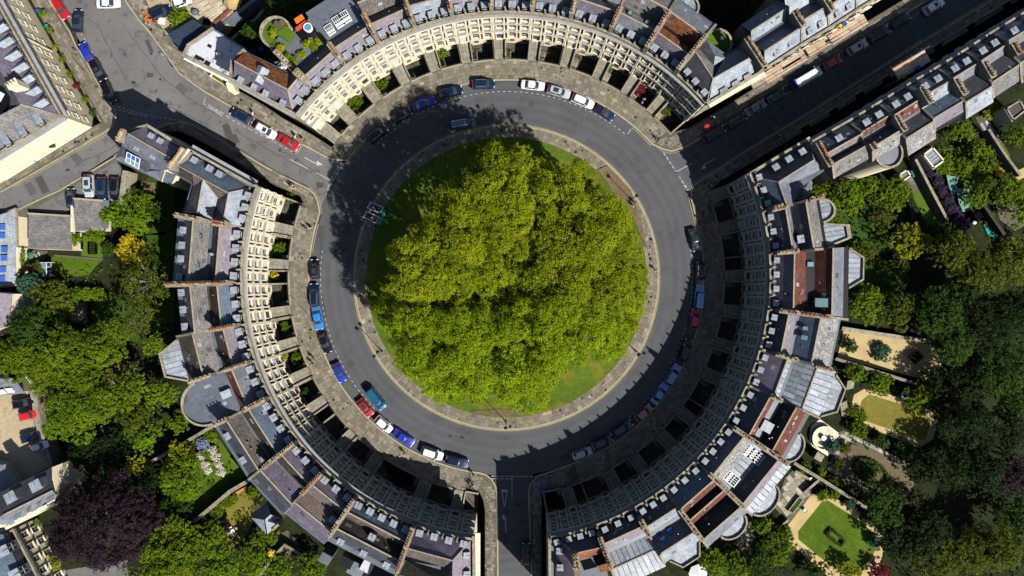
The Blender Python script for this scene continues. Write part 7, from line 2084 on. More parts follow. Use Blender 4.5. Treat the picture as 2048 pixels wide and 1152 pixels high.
car(914, 923, -13, 'estate', NV, 'dark navy estate, last car before the lower road junction')
car(1165, 907, 20, 'hatch', SV, 'silver-white hatchback first in shade on the lower right of ring', extra=('rails',))
car(1205, 884, 24, 'suv', BK, 'black car with glass roof right of the silver-white hatchback', extra=('longglass',))
car(1245, 857, 33, 'estate', NV, 'dark blue car in shade left of the dull pink car')
car(1288, 826, 42, 'hatch', (.5, .12, .15), 'dull pink-red car in shade on the lower right')
car(1320, 787, 56, 'saloon', (.1, .3, .6), 'mid-blue car in shade above the dull pink car')
car(1346, 750, 60, 'estate', (.16, .3, .5), 'blue-grey car in shade between mid-blue car and dark one')
car(1371, 700, 72, 'suv', BK, 'dark car in shade below the maroon car')
car(1389, 638, 82, 'hatch', (.5, .008, .03), 'maroon sports hatch in shade with a striped bonnet')
car(1399, 593, 85, 'pickup', (.16, .38, .6), 'pale blue boxy off-road vehicle in shade on the east side', cat='off-roader')
car(1401, 548, -92, 'estate', BK, 'dark car with white roof rails above the pale blue off-roader', extra=('rails',))
car(1390, 480, -76, 'saloon', (.02, .035, .05), 'dark grey car, topmost on the east side of ring')
G2 = 'cars along the right-hand street'
for a in [(1430, 268, 32, 'pickup', BK, 'black square-backed vehicle at start of right-hand street bays', ()), (1472, 243, 32, 'estate', BK, 'long black car second in the right-hand street', ()), (1512, 215, 32, 'saloon', (.15, .17, .18), 'dark silver car left of the green one', ()),
          (1554, 192, 32, 'hatch', (.008, .1, .06), 'dark green car with glass roof', ('longglass',)), (1666, 125, 31, 'hatch', RD, 'red car beside the long white van', ()), (1715, 94, 31, 'suv', SV, 'silver car with sunroof above the red car', ('sunroof',)),
          (1760, 68, 31, 'suv', BK, 'black car between silver car and small black car', ()), (1803, 40, 31, 'hatch', BK, 'small black car near the top of right-hand street', ()), (1868, 12, 33, 'suv', WH, 'white car with sunroof cut near the top edge', ('sunroof',))]:
    car(*a[:6], extra=a[6], group=G2)
car(1614, 156, 31, 'longvan', WH, 'long white van with blue back doors on right-hand street', cat='van', name='parked_van', group=None)
vb = MB(); vb.box((-3.0, 0, 1.6), (.5, 2.02, 1.7)); vb.box((-2.5, -.99, 1.0), (1.4, .06, .7)); o_ = bpy.data.objects.new('rear_doors', vb.mesh('rear_doors', paint((.01, .04, .4)))); COL.objects.link(o_); o_.parent = bpy.data.objects[[o.name for o in COL.objects if o.name.startswith('parked_van')][-1]]
G3 = 'cars along the upper left road'
for a in [(482, 232, 150, 'suv', DB, 'dark blue car next to the white painted word on the road', ()), (531, 261, -30, 'suv', WH, 'white car with black sunroof and roof rails, upper left road', ('sunroof', 'rails')), (576, 284, -30, 'saloon', RD, 'bright red saloon behind the white sunroof car', ()),
          (120, 16, -60, 'estate', RD, 'red estate at the top left corner of the road', ()), (155, 41, 88, 'saloon', (.015, .035, .06), 'dark blue-grey saloon driving beside the red estate', ()), (171, 103, 116, 'hatch', BL, 'small blue hatchback with red rear lights, upper left', ()),
          (196, 141, -62, 'suv', BK, 'black car with white front between blue hatchback and corner', ('sunroof',)), (217, 184, -64, 'suv', BK, 'black car in building shade nearest the left junction', ()), (216, 6, 2, 'saloon', WH, 'white saloon cut by the top edge, upper left road', ())]:
    car(*a[:6], extra=a[6], group=G3)
car(322, 26, 25, 'suv', NV, 'dark blue car by the orange barriers at top left', group=None); car(362, 3, 20, 'hatch', WH, 'white car at top edge above the round tree', group=None)
G4 = 'cars in the small parking yard'
for a in [(177, 372, -88, 'suv', SV, 'silver car in the small yard by the lane', ('longglass',)), (203, 377, -90, 'suv', DB, 'dark blue car in the middle of the small yard', ()), (229, 378, -92, 'estate', BK, 'black car next to the yard wall', ()), (141, 396, 92, 'hatch', NV, 'navy car half in the shade left of the silver car', ())]:
    car(*a[:6], extra=a[6], group=G4)
G5 = 'cars in the lower left yard'
for a in [(45, 807, 10, 'suv', BK, 'black car at top of the lower left yard', ()), (55, 831, 14, 'hatch', (.6, .01, .01), 'scarlet car in the lower left yard', ()), (61, 874, 17, 'estate', DB, 'dark blue car in the lower left yard', ()), (77, 893, 18, 'hatch', WH, 'white car at the bottom of the lower left yard', ('rails',))]:
    car(*a[:6], extra=a[6], group=G5, scale=.92)
car(1052, 1108, 88, 'suv', BK, 'black car parked in the shaded lower road', group=None)
# roof rack of the camper van
cv = [o for o in COL.objects if o.name == 'camper_van'][0]
mb = MB()
for y in (-.55, .55): mb.box((-.6, y, 2.1), (3.0, .07, .07))
for i in range(9): mb.box((-2.0 + i * .36, 0, 2.1), (.06, 1.1, .05))
o_ = bpy.data.objects.new('roof_rack', mb.mesh('roof_rack', white_p)); COL.objects.link(o_); o_.parent = cv

# ---------------------------------------------------------------- people
def skin_mesh(name, verts, edges, rad, mat, extra=None, sub=1):
    me = bpy.data.meshes.new('tmp'); me.from_pydata(verts, edges, [])
    o = bpy.data.objects.new('tmp', me); COL.objects.link(o)
    md = o.modifiers.new('s', 'SKIN')
    for i, r in enumerate(rad):
        sv = me.skin_vertices[0].data[i]; sv.radius = (r, r) if not isinstance(r, tuple) else r
        sv.use_root = (i == 0)
    s2 = o.modifiers.new('u', 'SUBSURF'); s2.levels = sub; s2.render_levels = sub
    dg = bpy.context.evaluated_depsgraph_get(); dg.update()
    out = bpy.data.meshes.new_from_object(o.evaluated_get(dg))
    bpy.data.objects.remove(o); out.name = name
    out.materials.clear(); out.materials.append(mat)
    for p in out.polygons: p.use_smooth = True
    return out


def person_parts(pose):
    st = .32 if pose == 'walk' else .05
    V = [(0, 0, .95), (0, 0, 1.15), (0.02, 0, 1.38), (.02, 0, 1.5), (.05, 0, 1.6), (.05, 0, 1.72)]
    E_ = [(0, 1), (1, 2), (2, 3), (3, 4), (4, 5)]; R_ = [(.15, .11), (.14, .1), (.17, .11), .055, .1, .085]
    legs, arms = [], []
    for s_ in (-1, 1):
        f = st * s_; b = len(V)
        V += [(0, s_ * .1, .88), (f * .5 + .03, s_ * .1, .48), (f - .04 * (s_ < 0), s_ * .1, .09), (f + .14, s_ * .11, .04)]
        E_ += [(0, b), (b, b + 1), (b + 1, b + 2), (b + 2, b + 3)]; R_ += [.095, .06, .042, .035]; legs.append(b)
        b = len(V)
        V += [(.02, s_ * .21, 1.4), (-f * .35, s_ * .26, 1.13), (-f * .6 + .1, s_ * .25, .9), (-f * .62 + .14, s_ * .25, .84)]
        E_ += [(2, b), (b, b + 1), (b + 1, b + 2), (b + 2, b + 3)]; R_ += [.06, .042, .032, .03]; arms.append(b)
    body = skin_mesh('body', V, E_, R_, plain('skin', (.5, .3, .2), .6))
    mb = MB()
    for s_, b in zip((-1, 1), arms):
        h = Vector(V[b + 3])
        for k, (dy, ln) in enumerate(((-.028, .07), (-.009, .08), (.009, .075), (.028, .058))):
            a = h + Vector((dy, 0, -.02)); m = a + Vector((.012, 0, -ln * .6)); mb.cyl(a, m, .009, .008, 5); mb.cyl(m, m + Vector((.02, 0, -ln * .4)), .008, .006, 5)
        mb.cyl(h + Vector((.02, 0, .01)), h + Vector((.05, -s_ * .01, -.04)), .011, .008, 5)
    mb.cyl((.14, 0, 1.64), (.165, 0, 1.61), .018, .012, 5)
    for s_ in (-1, 1): mb.cyl((.06, s_ * .095, 1.66), (.06, s_ * .11, 1.64), .028, .02, 6)
    mb.box((.137, 0, 1.575), (.02, .05, .012))
    bm_ = mb.mesh('x', plain('skin', (.5, .3, .2), .6))
    # join the details into the body
    me = bpy.data.meshes.new('body')
    v = [tuple(x.co) for x in body.vertices] + [tuple(x.co) for x in bm_.vertices]; n = len(body.vertices)
    f = [tuple(p.vertices) for p in body.polygons] + [tuple(i + n for i in p.vertices) for p in bm_.polygons]
    me.from_pydata(v, [], f); me.materials.append(plain('skin', (.5, .3, .2), .6))
    tv_ = [V[0], V[1], V[2], (.02, 0, 1.46)]; te = [(0, 1), (1, 2), (2, 3)]; tr = [(.18, .14), (.165, .125), (.19, .135), .09]
    for b in arms:
        k = len(tv_); tv_ += [V[b], V[b + 1], V[b + 2]]; te += [(2, k), (k, k + 1), (k + 1, k + 2)]; tr += [.078, .058, .048]
    top = skin_mesh('jacket', tv_, te, tr, white_p)
    lv = [(0, 0, .97)]; le = []; lr = [(.16, .13)]
    for b in legs:
        k = len(lv); lv += [V[b], V[b + 1], V[b + 2]]; le += [(0, k), (k, k + 1), (k + 1, k + 2)]; lr += [.115, .078, .06]
    trs = skin_mesh('trousers', lv, le, lr, black_iron)
    mb = MB(); mb.dome((.035, 0, 1.68), .108, .12, 10, 4); mb.cyl((.0, 0, 1.58), (.02, 0, 1.69), .085, .107, 9, caps=False)
    hair = mb.mesh('hair', plain('hair', (.03, .02, .012)))
    mb = MB()
    for b in legs: q = V[b + 3]; mb.box((q[0] - .05, q[1], .05), (.27, .1, .1))
    shoes = mb.mesh('shoes', black_iron)
    return dict(body=me, jacket=top, trousers=trs, hair=hair, shoes=shoes)


PP = {'walk': person_parts('walk'), 'stand': person_parts('stand')}


def person(px, py, deg, top, leg, label, pose='walk', z=.13, group=None):
    loc = P(px, py, z); root = thing('person', label, 'person', loc, math.radians(deg), group)
    for nm, me in PP[pose].items():
        o = bpy.data.objects.new(nm, me); COL.objects.link(o); o.parent = root
        m = {'jacket': top, 'trousers': leg}.get(nm)
        if m: o.material_slots[0].link = 'OBJECT'; o.material_slots[0].material = plain('cloth_%d_%d_%d' % tuple(int(c * 99) for c in m), m)
    return root


K_ = (.015, .015, .018); W1_ = (.75, .75, .75); J_ = (.03, .045, .1); R1_ = (.6, .02, .02); G1_ = (.2, .2, .2)
for a in [(510, 229, -30, W1_, J_, 'person in white walking above the dark blue car, upper left road', 'walk'), (594, 275, -30, W1_, K_, 'person in white near the railings at left end of north curve', 'walk'), (609, 281, 150, (.75, .08, .03), K_, 'person in orange-red top by the railings at left end of north curve', 'stand'),
          (585, 375, 60, R1_, W1_, 'person in red walking beside the west pavement corner', 'walk'), (588, 372, 60, (.5, .55, .6), K_, 'person in pale top next to the person in red at the corner', 'walk'), (608, 415, 90, K_, K_, 'person in black by the first west sunken area', 'stand'),
          (614, 459, -100, (.15, .15, .17), K_, 'left one of a pair walking on the west pavement', 'walk'), (624, 457, -100, W1_, J_, 'right one of a pair walking on the west pavement, white top', 'walk'), (628, 717, 80, R1_, K_, 'person in red jacket by the white urn garden', 'walk'), (626, 727, 80, (.65, .02, .05), K_, 'person in red skirt just below the red jacket', 'stand'),
          (681, 895, 140, (.45, .8, .02), K_, 'worker in fluorescent yellow on a bridge in the shade', 'stand'), (810, 906, -60, W1_, G1_, 'person in white near the royal blue car on the south pavement', 'walk'), (947, 948, -60, (.3, .2, .15), K_, 'person in brown stepping near the lower road corner', 'walk'), (942, 971, 60, (.6, .05, .2), G1_, 'person in pink by the corner railings', 'walk'), (946, 968, 60, W1_, K_, 'person in white beside the person in pink', 'walk'),
          (1311, 541, -70, W1_, K_, 'person in white walking on the right side of the island pavement', 'walk'), (1266, 412, -60, (.6, .6, .55), K_, 'person in cream with bag on the island pavement, upper right', 'walk'), (1268, 405, -60, K_, J_, 'person in black beside the cream-clad walker on island pavement', 'walk'),
          (1282, 207, 200, W1_, G1_, 'person in white at the foot of a bridge near the crimson shrub', 'stand'), (1287, 200, 230, (.5, .2, .15), W1_, 'second person on the bridge near the crimson shrub', 'stand'), (1410, 467, 90, (.4, .45, .6), K_, 'person in light blue beside the top east car', 'walk'), (1429, 521, 10, W1_, K_, 'person in white on the shaded east pavement', 'walk'),
          (1419, 417, 0, J_, K_, 'person in navy at the shaded east pavement corner', 'stand'), (1407, 429, 20, (.1, .25, .5), K_, 'person in blue at the shaded east pavement', 'stand'), (1420, 372, 120, W1_, K_, 'person in white sitting group at the northeast corner', 'stand'), (1428, 367, 120, K_, K_, 'person in black in the northeast corner group', 'stand'), (1442, 360, 120, J_, K_, 'person in navy in the northeast corner group', 'stand'),
          (1407, 260, 30, K_, K_, 'person in black beside the red umbrella', 'walk'), (1424, 236, 210, W1_, K_, 'person in white walking up the right-hand street', 'walk'), (1556, 273, 30, W1_, K_, 'person with pale top on the lower pavement of right-hand street', 'stand')]:
    person(*a)
# red umbrella
def parasol(px, py, r, z, h, mat, label, cat='parasol', name='parasol', ribs=8):
    b = P(px, py, z); root = thing(name, label, cat, b)
    mb = MB(); mb.cyl(b, b + Vector((0, 0, h)), .03, .03, 6); mb.build('pole', metal, root)
    mb = MB(); c = b + Vector((0, 0, h))
    for i in range(ribs):
        t0, t1 = 2 * math.pi * i / ribs, 2 * math.pi * (i + 1) / ribs
        a = c + Vector((math.cos(t0) * r, math.sin(t0) * r, -r * .3)); d = c + Vector((math.cos(t1) * r, math.sin(t1) * r, -r * .3))
        mb.face([a, d, c]); mb.face([a - Vector((0, 0, .12)), d - Vector((0, 0, .12)), d, a])
    mb.build('canopy', mat, root); return root


parasol(1412, 255, .55, 1.3, .95, plain('red_fabric', (.65, .01, .01)), 'open red umbrella carried on the right-hand street corner', 'umbrella', 'umbrella')
parasol(1391, 1140, 1.9, ZB, 2.4, white_p, 'white garden parasol at the bottom edge beside the pointed lead bay')
parasol(550, 1101, .9, ZB, 2.0, plain('yellow_fabric', (.75, .5, .03)), 'small yellow parasol among bottom garden shrubs')
parasol(73, 512, .7, ZB, 2.1, green_pl, 'dark green parasol beside the broad tiled outbuilding')
parasol(1999, 247, .45, ZB, 1.8, white_p, 'small white parasol in the strip garden behind the street houses')

# ---------------------------------------------------------------- cyclist, barriers, bins
def bicycle(px, py, deg, label):
    root = thing('bicycle', label, 'bicycle', P(px, py, .13), math.radians(deg))
    def add(nm, mb, m): o = bpy.data.objects.new(nm, mb.mesh(nm, m)); COL.objects.link(o); o.parent = root
    for x in (-.5, .5):
        mb = MB()
        for i in range(14):
            a, b = 2 * math.pi * i / 14, 2 * math.pi * (i + 1) / 14
            mb.cyl((x + math.cos(a) * .33, 0, .34 + math.sin(a) * .33), (x + math.cos(b) * .33, 0, .34 + math.sin(b) * .33), .02, .02, 4, caps=False)
        add('wheel', mb, rubber)
    mb = MB()
    for a, b in (((-.5, 0, .34), (-.15, 0, .8)), ((-.15, 0, .8), (.4, 0, .85)), ((-.02, 0, .32), (.4, 0, .8)), ((-.02, 0, .32), (-.17, 0, .9)), ((-.5, 0, .34), (-.02, 0, .32)), ((.5, 0, .34), (.38, 0, .95))): mb.cyl(a, b, .02, .02, 5)
    add('frame', mb, plain('bike_frame', (.05, .05, .06)))
    mb = MB(); mb.cyl((.36, -.28, .98), (.36, .28, .98), .015, .015, 5); add('handlebar', mb, black_iron)
    mb = MB(); mb.box((-.2, 0, .93), (.26, .14, .06)); add('saddle', mb, black_iron)


bicycle(1314, 279, 20, 'dark bicycle standing at the sunlit right corner of north pavement'); person(1316, 281, 20, (.2, .12, .12), K_, 'person in dark clothes holding the bicycle at the corner')
for px, py, c_, lb in ((81, 26, blue_pl, 'small round blue bin by the railings at top left'), (98, 56, teal_pl, 'teal wheeled bin by the railings at top left'), (105, 62, rubber, 'black bin beside the teal wheeled bin'), (1085, 979, blue_pl, 'blue bin at the shaded corner of lower road'), (70, 321, blue_pl, 'bright blue box at the foot of the cream wall'), (83, 312, teal_pl, 'dark green bin beside the bright blue box'), (92, 307, rubber, 'black bin between green bin and small grey box'), (104, 300, lead_d, 'small grey box under the green awning'), (448, 100 + 0, red_c, None), (1565, 147, SV and metal, 'grey utility cabinet below the scaffold')):
    if lb is None: continue
    r_ = thing('bin', lb, 'bin', P(px, py, .13)); p = P(px, py, .13)
    mb = MB(); mb.prism([(p.x + x * .36, p.y + y * .36) for x, y in ((-1, -.8), (1, -.8), (.9, .9), (-.9, .9))], .13, 1.05); mb.build('body', c_, r_)
    mb = MB(); mb.prism([(p.x + x * .4, p.y + y * .4) for x, y in ((-1, -.8), (1, -.8), (.9, 1), (-.9, 1))], 1.05, 1.13); mb.build('lid', c_, r_)
aw = thing('awning', 'small green awning on the bright cream south wall', 'awning', P(104, 291, 2)); mb = MB(); q = [P(95, 292, 2.9), P(112, 290, 2.9), P(111, 294, 2.4), P(99, 296, 2.4)]; mb.face(q); mb.face([q[3], q[2], q[2] - Vector((0, 0, .25)), q[3] - Vector((0, 0, .25))]); mb.build('canvas', grass_k, aw)
for i, (a, b, m, lb) in enumerate((((291, 27), (302, 45), orange_c, 'orange plastic barrier beside the dark blue car at top left'), ((295, 40), (320, 46), plain('orange_barrier', (.8, .2, .02)), 'orange barrier running in front of the dark blue car'))):
    r_ = thing('barrier', lb, 'barrier', P(*a, .1)); pa, pb = P(*a, .1), P(*b, .1); v = pb - pa
    for k in range(3):
        mb = MB(); mb.box((*((pa + pb) / 2)[:2], .4 + k * .3), (v.length, .08, .14), math.atan2(v.y, v.x)); mb.build('rail', m, r_)
    for t in (.02, .5, .98): mb = MB(); p = pa.lerp(pb, t); mb.box((p.x, p.y, .6), (.1, .3, 1.1), math.atan2(v.y, v.x)); mb.build('leg', m, r_)
for px, py, w_, l_, m, lb in ((325, 41, 1.2, 1.8, white_p, 'white builder sacks between barrier and round tree'), (393, 26, 1.4, 1.0, lead_d, 'grey heap of bags in the yard right of round tree'), (415, 45, 1.3, 1.0, flag_m, 'pale crate with plants near the white flat roof')):
    r_ = thing('builders_bag', lb, 'bag', P(px, py, .05)); p = P(px, py, .05)
    mb = MB(); mb.prism([(p.x + x * w_ / 2, p.y + y * l_ / 2) for x, y in ((-1, -.9), (.9, -1), (1, .8), (-.8, 1))], .03, .8); mb.build('sack', m, r_); mb = MB(); mb.dome((p.x, p.y, .78), w_ * .42, .3, 8, 3); mb.build('top', m, r_)
tk = thing('timber_stack', 'stack of reddish timber beams beside navy wall at top left', 'timber', P(450, 35, 0))
for i in range(7):
    mb = MB(); p = P(438 + i * 3.5, 42 - i * 3.8, .2); mb.box((p.x, p.y, .2 + (i % 3) * .12), (3.6, .25, .2), .62 + .03 * (i % 2)); mb.build('beam', MATS.get('red_timber') or M('red_timber', (.22, .07, .05), .85, .3), tk)
gp = thing('canvas_cover', 'golden canvas cover over a heap at the top edge left', 'cover', P(460, 5, 0)); mb = MB(); mb.dome(P(465, 3, 0), 1.9, 1.8, 7, 4); mb.build('sheet', MATS.get('ochre_canvas') or M('ochre_canvas', (.4, .3, .13), .9, .2), gp)
for i, (px, py) in enumerate(((400, 8), (425, 20), (432, 8))):
    r_ = thing('timber_stack', ('pale boards lying in the yard right of the white car', 'pale boards lying nearest the reddish beams', 'pale boards at the top edge beside the golden cover')[i], 'timber', P(px, py, 0))
    for k in range(5):
        mb = MB(); p = P(px + k * 2, py + k * 3.2, .1); mb.box((p.x, p.y, .1 + .04 * k), (3.2, .28, .08), .5 + .12 * (k % 3)); mb.build('plank', wood, r_)

# ---------------------------------------------------------------- street lamps
def street_lamp(px, py, label, twin=None, h=6.6, face=0.0, z=.12):
    b = P(px, py, z); root = thing('street_lamp', label, 'street lamp', b, 0, 'black iron street lamps on the island pavement')
    mb = MB(); mb.cyl(b, b + Vector((0, 0, .9)), .17, .13, 8); mb.cyl(b + Vector((0, 0, .9)), b + Vector((0, 0, h - .8)), .075, .05, 8); mb.build('post', black_iron, root)
    top = b + Vector((0, 0, h - .8))
    if twin:
        d = Vector((math.cos(face), math.sin(face), 0))
        mb = MB(); mb.cyl(top - d * .55, top + d * .55, .04, .04, 6); mb.build('arm', black_iron, root)
        heads = [top - d * .55, top + d * .55]
    else: heads = [top]
    for p in heads:
        mb = MB(); mb.cyl(p, p + Vector((0, 0, .5)), .16, .28, 6); mb.build('lantern', glass, root)
        mb = MB(); mb.cyl(p + Vector((0, 0, .5)), p + Vector((0, 0, .75)), .36, .08, 8); mb.build('lantern_cap', black_iron, root)


street_lamp(764, 702, 'twin street lamp on the lower left of the island pavement', True, face=.9)
street_lamp(1012, 843, 'street lamp at the bottom of the island pavement')
street_lamp(1271, 702, 'street lamp at the lower right of the island pavement', True, face=.3)
street_lamp(1262, 400, 'street lamp at the upper right of the island pavement')
street_lamp(1003, 262, 'street lamp at the top of the island pavement right of the camper van')
for px, py, h_, lb in ((179, 151, 4.5, 'thin signpost beside the black car on the corner pavement'), (616, 628, 5, 'slim post beside the sky blue car'), (338, 118, 3.0, 'signpost on the pavement opposite the white flat roof'), (985, 1001, 3.2, 'post on the pavement of lower road corner'), (985, 1041, 2.6, 'thick bollard-like post on the left pavement of lower road'), (975, 1048, 2.6, 'second post on the left pavement of lower road'), (972, 1120, 3, 'post near the bottom edge, left pavement of lower road')):
    r_ = thing('signpost', lb, 'signpost', P(px, py, .12)); b = P(px, py, .12)
    mb = MB(); mb.cyl(b, b + Vector((0, 0, h_)), .05, .04, 6); mb.build('post', metal, r_); mb = MB(); mb.box(b + Vector((0, 0, h_ - .3)), (.06, .4, .5), .6); mb.build('plate', white_p, r_)

# ---------------------------------------------------------------- cart with teal bar on the island edge
ct = thing('display_cart', 'pair of pale framed open carts joined by a teal bar on island edge', 'cart', P(745, 425, .1))
rz = math.radians(-27)
def cp(px, py, z): return P(px, py, z)
for (qa, label_) in (([(741, 404), (735, 416), (760, 426), (767, 415)], 0), ([(733, 423), (727, 434), (751, 446), (758, 434)], 1)):
    q = [cp(x, y, 1.2) for x, y in qa]
    mb = MB()
    for i in range(4):
        a, b = q[i], q[(i + 1) % 4]; mb.cyl(a, b, .09, .09, 6); mb.cyl(a, a - Vector((0, 0, 1.05)), .05, .05, 5)
        mb.cyl(a - Vector((0, 0, .8)), b - Vector((0, 0, .8)), .05, .05, 5)
    mb.build('frame', white_p, ct)
    mb = MB(); mb.face([p - Vector((0, 0, .75)) for p in q][::-1]); mb.build('tray', lead_d, ct)
    rg = random.Random(label_)
    for k in range(6):
        p = q[0].lerp(q[2], .2 + .1 * k) + Vector((rg.uniform(-.3, .3), rg.uniform(-.2, .2), -.6)); mb = MB(); mb.box(p, (.35, .25, .2), rg.random() * 3); mb.build('box', [red_c, flag_m, blue_pl, lead][k % 4], ct)
q0, q1 = cp(770, 420, 1.3), cp(758, 450, 1.3)
mb = MB(); v = q1 - q0; mb.box((q0 + q1) / 2, (v.length, .6, .5), math.atan2(v.y, v.x)); mb.build('teal_bar', teal_pl, ct)
for t in (.1, .5, .9):
    p = q0.lerp(q1, t); mb = MB(); mb.cyl((p.x, p.y, .12), (p.x, p.y, 1.1), .08, .08, 6); mb.build('leg', teal_pl, ct)

# ---------------------------------------------------------------- scaffolding on the upper side of the right-hand street
def scaffold(label, a, b, w, z, boards, side=1):
    pa, pb = P(*a, z), P(*b, z); v = pb - pa; L = v.length; t = v / L; n = Vector((t.y, -t.x, 0)) * side
    root = thing('scaffolding', label, 'scaffolding', Vector((pa.x, pa.y, 0))); rz = math.atan2(v.y, v.x)
    nb = 5
    for i in range(nb):
        x = 0
        k = 0
        while x < L:
            l_ = min(3.9, L - x)
            if (i * 3 + k) % 11 != 7 or boards > 1:
                p = pa + t * (x + l_ / 2) + n * (w * (i + .5) / nb); mb = MB(); mb.box((p.x, p.y, z + .02 * ((i + k) % 2)), (l_ - .06, w / nb - .04, .05), rz); mb.build('board', wood if (i + k) % 4 else MATS.get('orange_board') or M('orange_board', (.55, .3, .16), .85, .2), root)
            x += l_; k += 1
    mb = MB(); x = 0
    while x <= L:
        for q in (0, w + .1):
            p = pa + t * x + n * q; mb.cyl((p.x, p.y, 0), (p.x, p.y, z + 1.4), .035, .035, 5)
        p0, p1 = pa + t * x, pa + t * x + n * (w + .5); mb.cyl((p0.x, p0.y, z - .1), (p1.x, p1.y, z - .1), .03, .03, 5); x += 2.2
    for zz in (z + .55, z + 1.1, z - 2.1, z - 4.3):
        p0, p1 = pa + n * (w + .1) - t * .4, pb + n * (w + .1) + t * .5; mb.cyl((p0.x, p0.y, zz), (p1.x, p1.y, zz), .035, .035, 5)
    mb.build('tubes', metal, root); return root


scaffold('long scaffold of pale boards below the pale blue slates', (1524, 150), (1606, 101), 1.9, 9.5, 1)
scaffold('scaffold bay with open timber frames beside the white van', (1610, 98), (1665, 65), 1.7, 9.5, 1)
scaffold('white-sheeted scaffold deck with blue and yellow bags near top edge', (1655, 72), (1726, 28), 2.0, 9.8, 2)
scaffold('short scaffold stub by the right-hand corner house', (1500, 166), (1530, 149), 1.2, 7.5, 1)
scaffold('scaffold platform with blue tub on the shaded side of street', (1798, 160), (1862, 122), 2.4, 9.5, 2, side=-1)
for px, py, m, lb, z in ((1687, 49, blue_pl, 'blue bag on the white-sheeted scaffold deck', 9.9), (1680, 54, plain('yellow_bag', (.75, .5, .05)), 'yellow bag on the white-sheeted scaffold deck', 9.9), (1834, 137, blue_pl, 'round blue tub on the shaded scaffold', 9.6), (1805, 154, orange_c, 'orange bucket on the shaded scaffold', 9.6)):
    r_ = thing('tub', lb, 'tub', P(px, py, z)); mb = MB(); p = P(px, py, z); mb.cyl(p, p + Vector((0, 0, .5)), .32, .4, 10, caps=False); mb.cyl(p, p + Vector((0, 0, .35)), .3, .36, 10); mb.build('body', m, r_)

# ---------------------------------------------------------------- roof terrace with orange sofas and hot tub
Zt = 11.62
def flat_thing(name, lab, cat, pts, z, h, m, part='body'):
    r_ = thing(name, lab, cat, P(*pts[0], z)); mb = MB(); mb.prism(PX(pts, z + h), z, z + h); mb.build(part, m, r_); return r_


mb = MB(); mb.prism(PX([(558, 60), (575, 50), (592, 70), (580, 90), (560, 105), (545, 90)], Zt), Zt - .1, Zt + .04); mb.build('artificial_grass', grass_b, NH1.root)
# semicircular rear end with planters
pc_ = P(553, 66, 11.6)
out = arc(2.9, 0, 2 * math.pi, 28, pc_)[:-1]
mb = MB(); mb.prism(out, -3.2, 11.4); mb.build('rear_bay', stone, NH1.root)
mb = MB(); mb.band(pc_, 2.55, 2.95, .3, 4.6, 11.3, 12.2, 22); mb.build('parapet', stone_w, NH1.root)
mb = MB(); mb.prism(arc(2.5, 0, 2 * math.pi, 24, pc_)[:-1], 11.4, 11.5); mb.build('artificial_grass', grass_b, NH1.root)
flat_thing('sofa', 'bright orange sofa on the roof terrace', 'sofa', [(588, 38), (603, 28), (608, 35), (592, 46)], Zt, .5, orange_c, 'cushion')
flat_thing('sofa', 'darker red sofa beside the bright orange one on roof terrace', 'sofa', [(590, 56), (610, 40), (614, 46), (594, 62)], Zt, .5, red_c, 'cushion')
flat_thing('deck', 'grey boarded deck under the round hot tub', 'deck', [(591, 66), (616, 45), (632, 57), (629, 68), (607, 85)], Zt - .05, .25, lead, 'boards')
ht = thing('hot_tub', 'round hot tub of blue water on the roof terrace', 'hot tub', P(617.5, 57, Zt + .2)); p = P(617.5, 57, Zt + .2)
mb = MB(); mb.cyl(p, p + Vector((0, 0, .7)), .78, .78, 20, caps=False); mb.band((p.x, p.y), .66, .8, 0, 2 * math.pi, p.z + .62, p.z + .72, 20); mb.build('rim', white_p, ht); mb = MB(); mb.cyl(p, p + Vector((0, 0, .6)), .66, .66, 20); mb.build('water', water_m, ht)
flat_thing('table', 'dark dining table on the roof terrace lawn', 'table', [(557, 72), (580, 86), (575, 93), (553, 80)], Zt + .65, .08, lead_d, 'table_top')
for x, y, lb in ((556, 51, 'round brown wicker chair on roof terrace, left one'), (567, 48, 'round brown wicker chair on roof terrace, right one')):
    r_ = thing('wicker_chair', lb, 'chair', P(x, y, 11.6)); p = P(x, y, 11.6); mb = MB(); mb.cyl(p, p + Vector((0, 0, .45)), .45, .5, 12); mb.build('seat', wood_dk, r_); mb = MB(); mb.band((p.x, p.y), .42, .55, 0, 4.2, 12.0, 12.5, 10); mb.build('backrest', wood_dk, r_)
for x, y, r_, kd, lb in ((545, 66, 9, 'lime', 'golden-leaved planting on the curved edge of roof terrace'), (560, 97, 9, 'lime', 'yellow-green planting beside terrace table'), (615, 87, 11, 'lime', 'large yellow-green plant near the hot tub'), (627, 92, 9, 'bright', 'bright green plant right of the large yellow-green one'), (638, 82, 8, 'lime', 'orange-tinged plant against the roof terrace wall'), (603, 108, 9, 'lime', 'yellow-green planting along front of roof terrace, middle'), (588, 120, 9, 'bright', 'green planting at the lower corner of the roof terrace'), (575, 112, 7, 'bright', 'small green planting by the white pots of roof terrace')):
    shrub(x, y, r_, 1.0, kd, lb, z0=11.6)
flat_thing('garden_table', 'orange garden table in dark garden at top', 'table', [(531, 40), (536, 37), (541, 42), (536, 46)], ZB + .7, .08, orange_c, 'table_top')
flat_thing('garden_table', 'navy blue garden table below the dark tree', 'table', [(516, 96), (524, 93), (528, 99), (519, 103)], ZB + .7, .08, blue_pl, 'table_top')
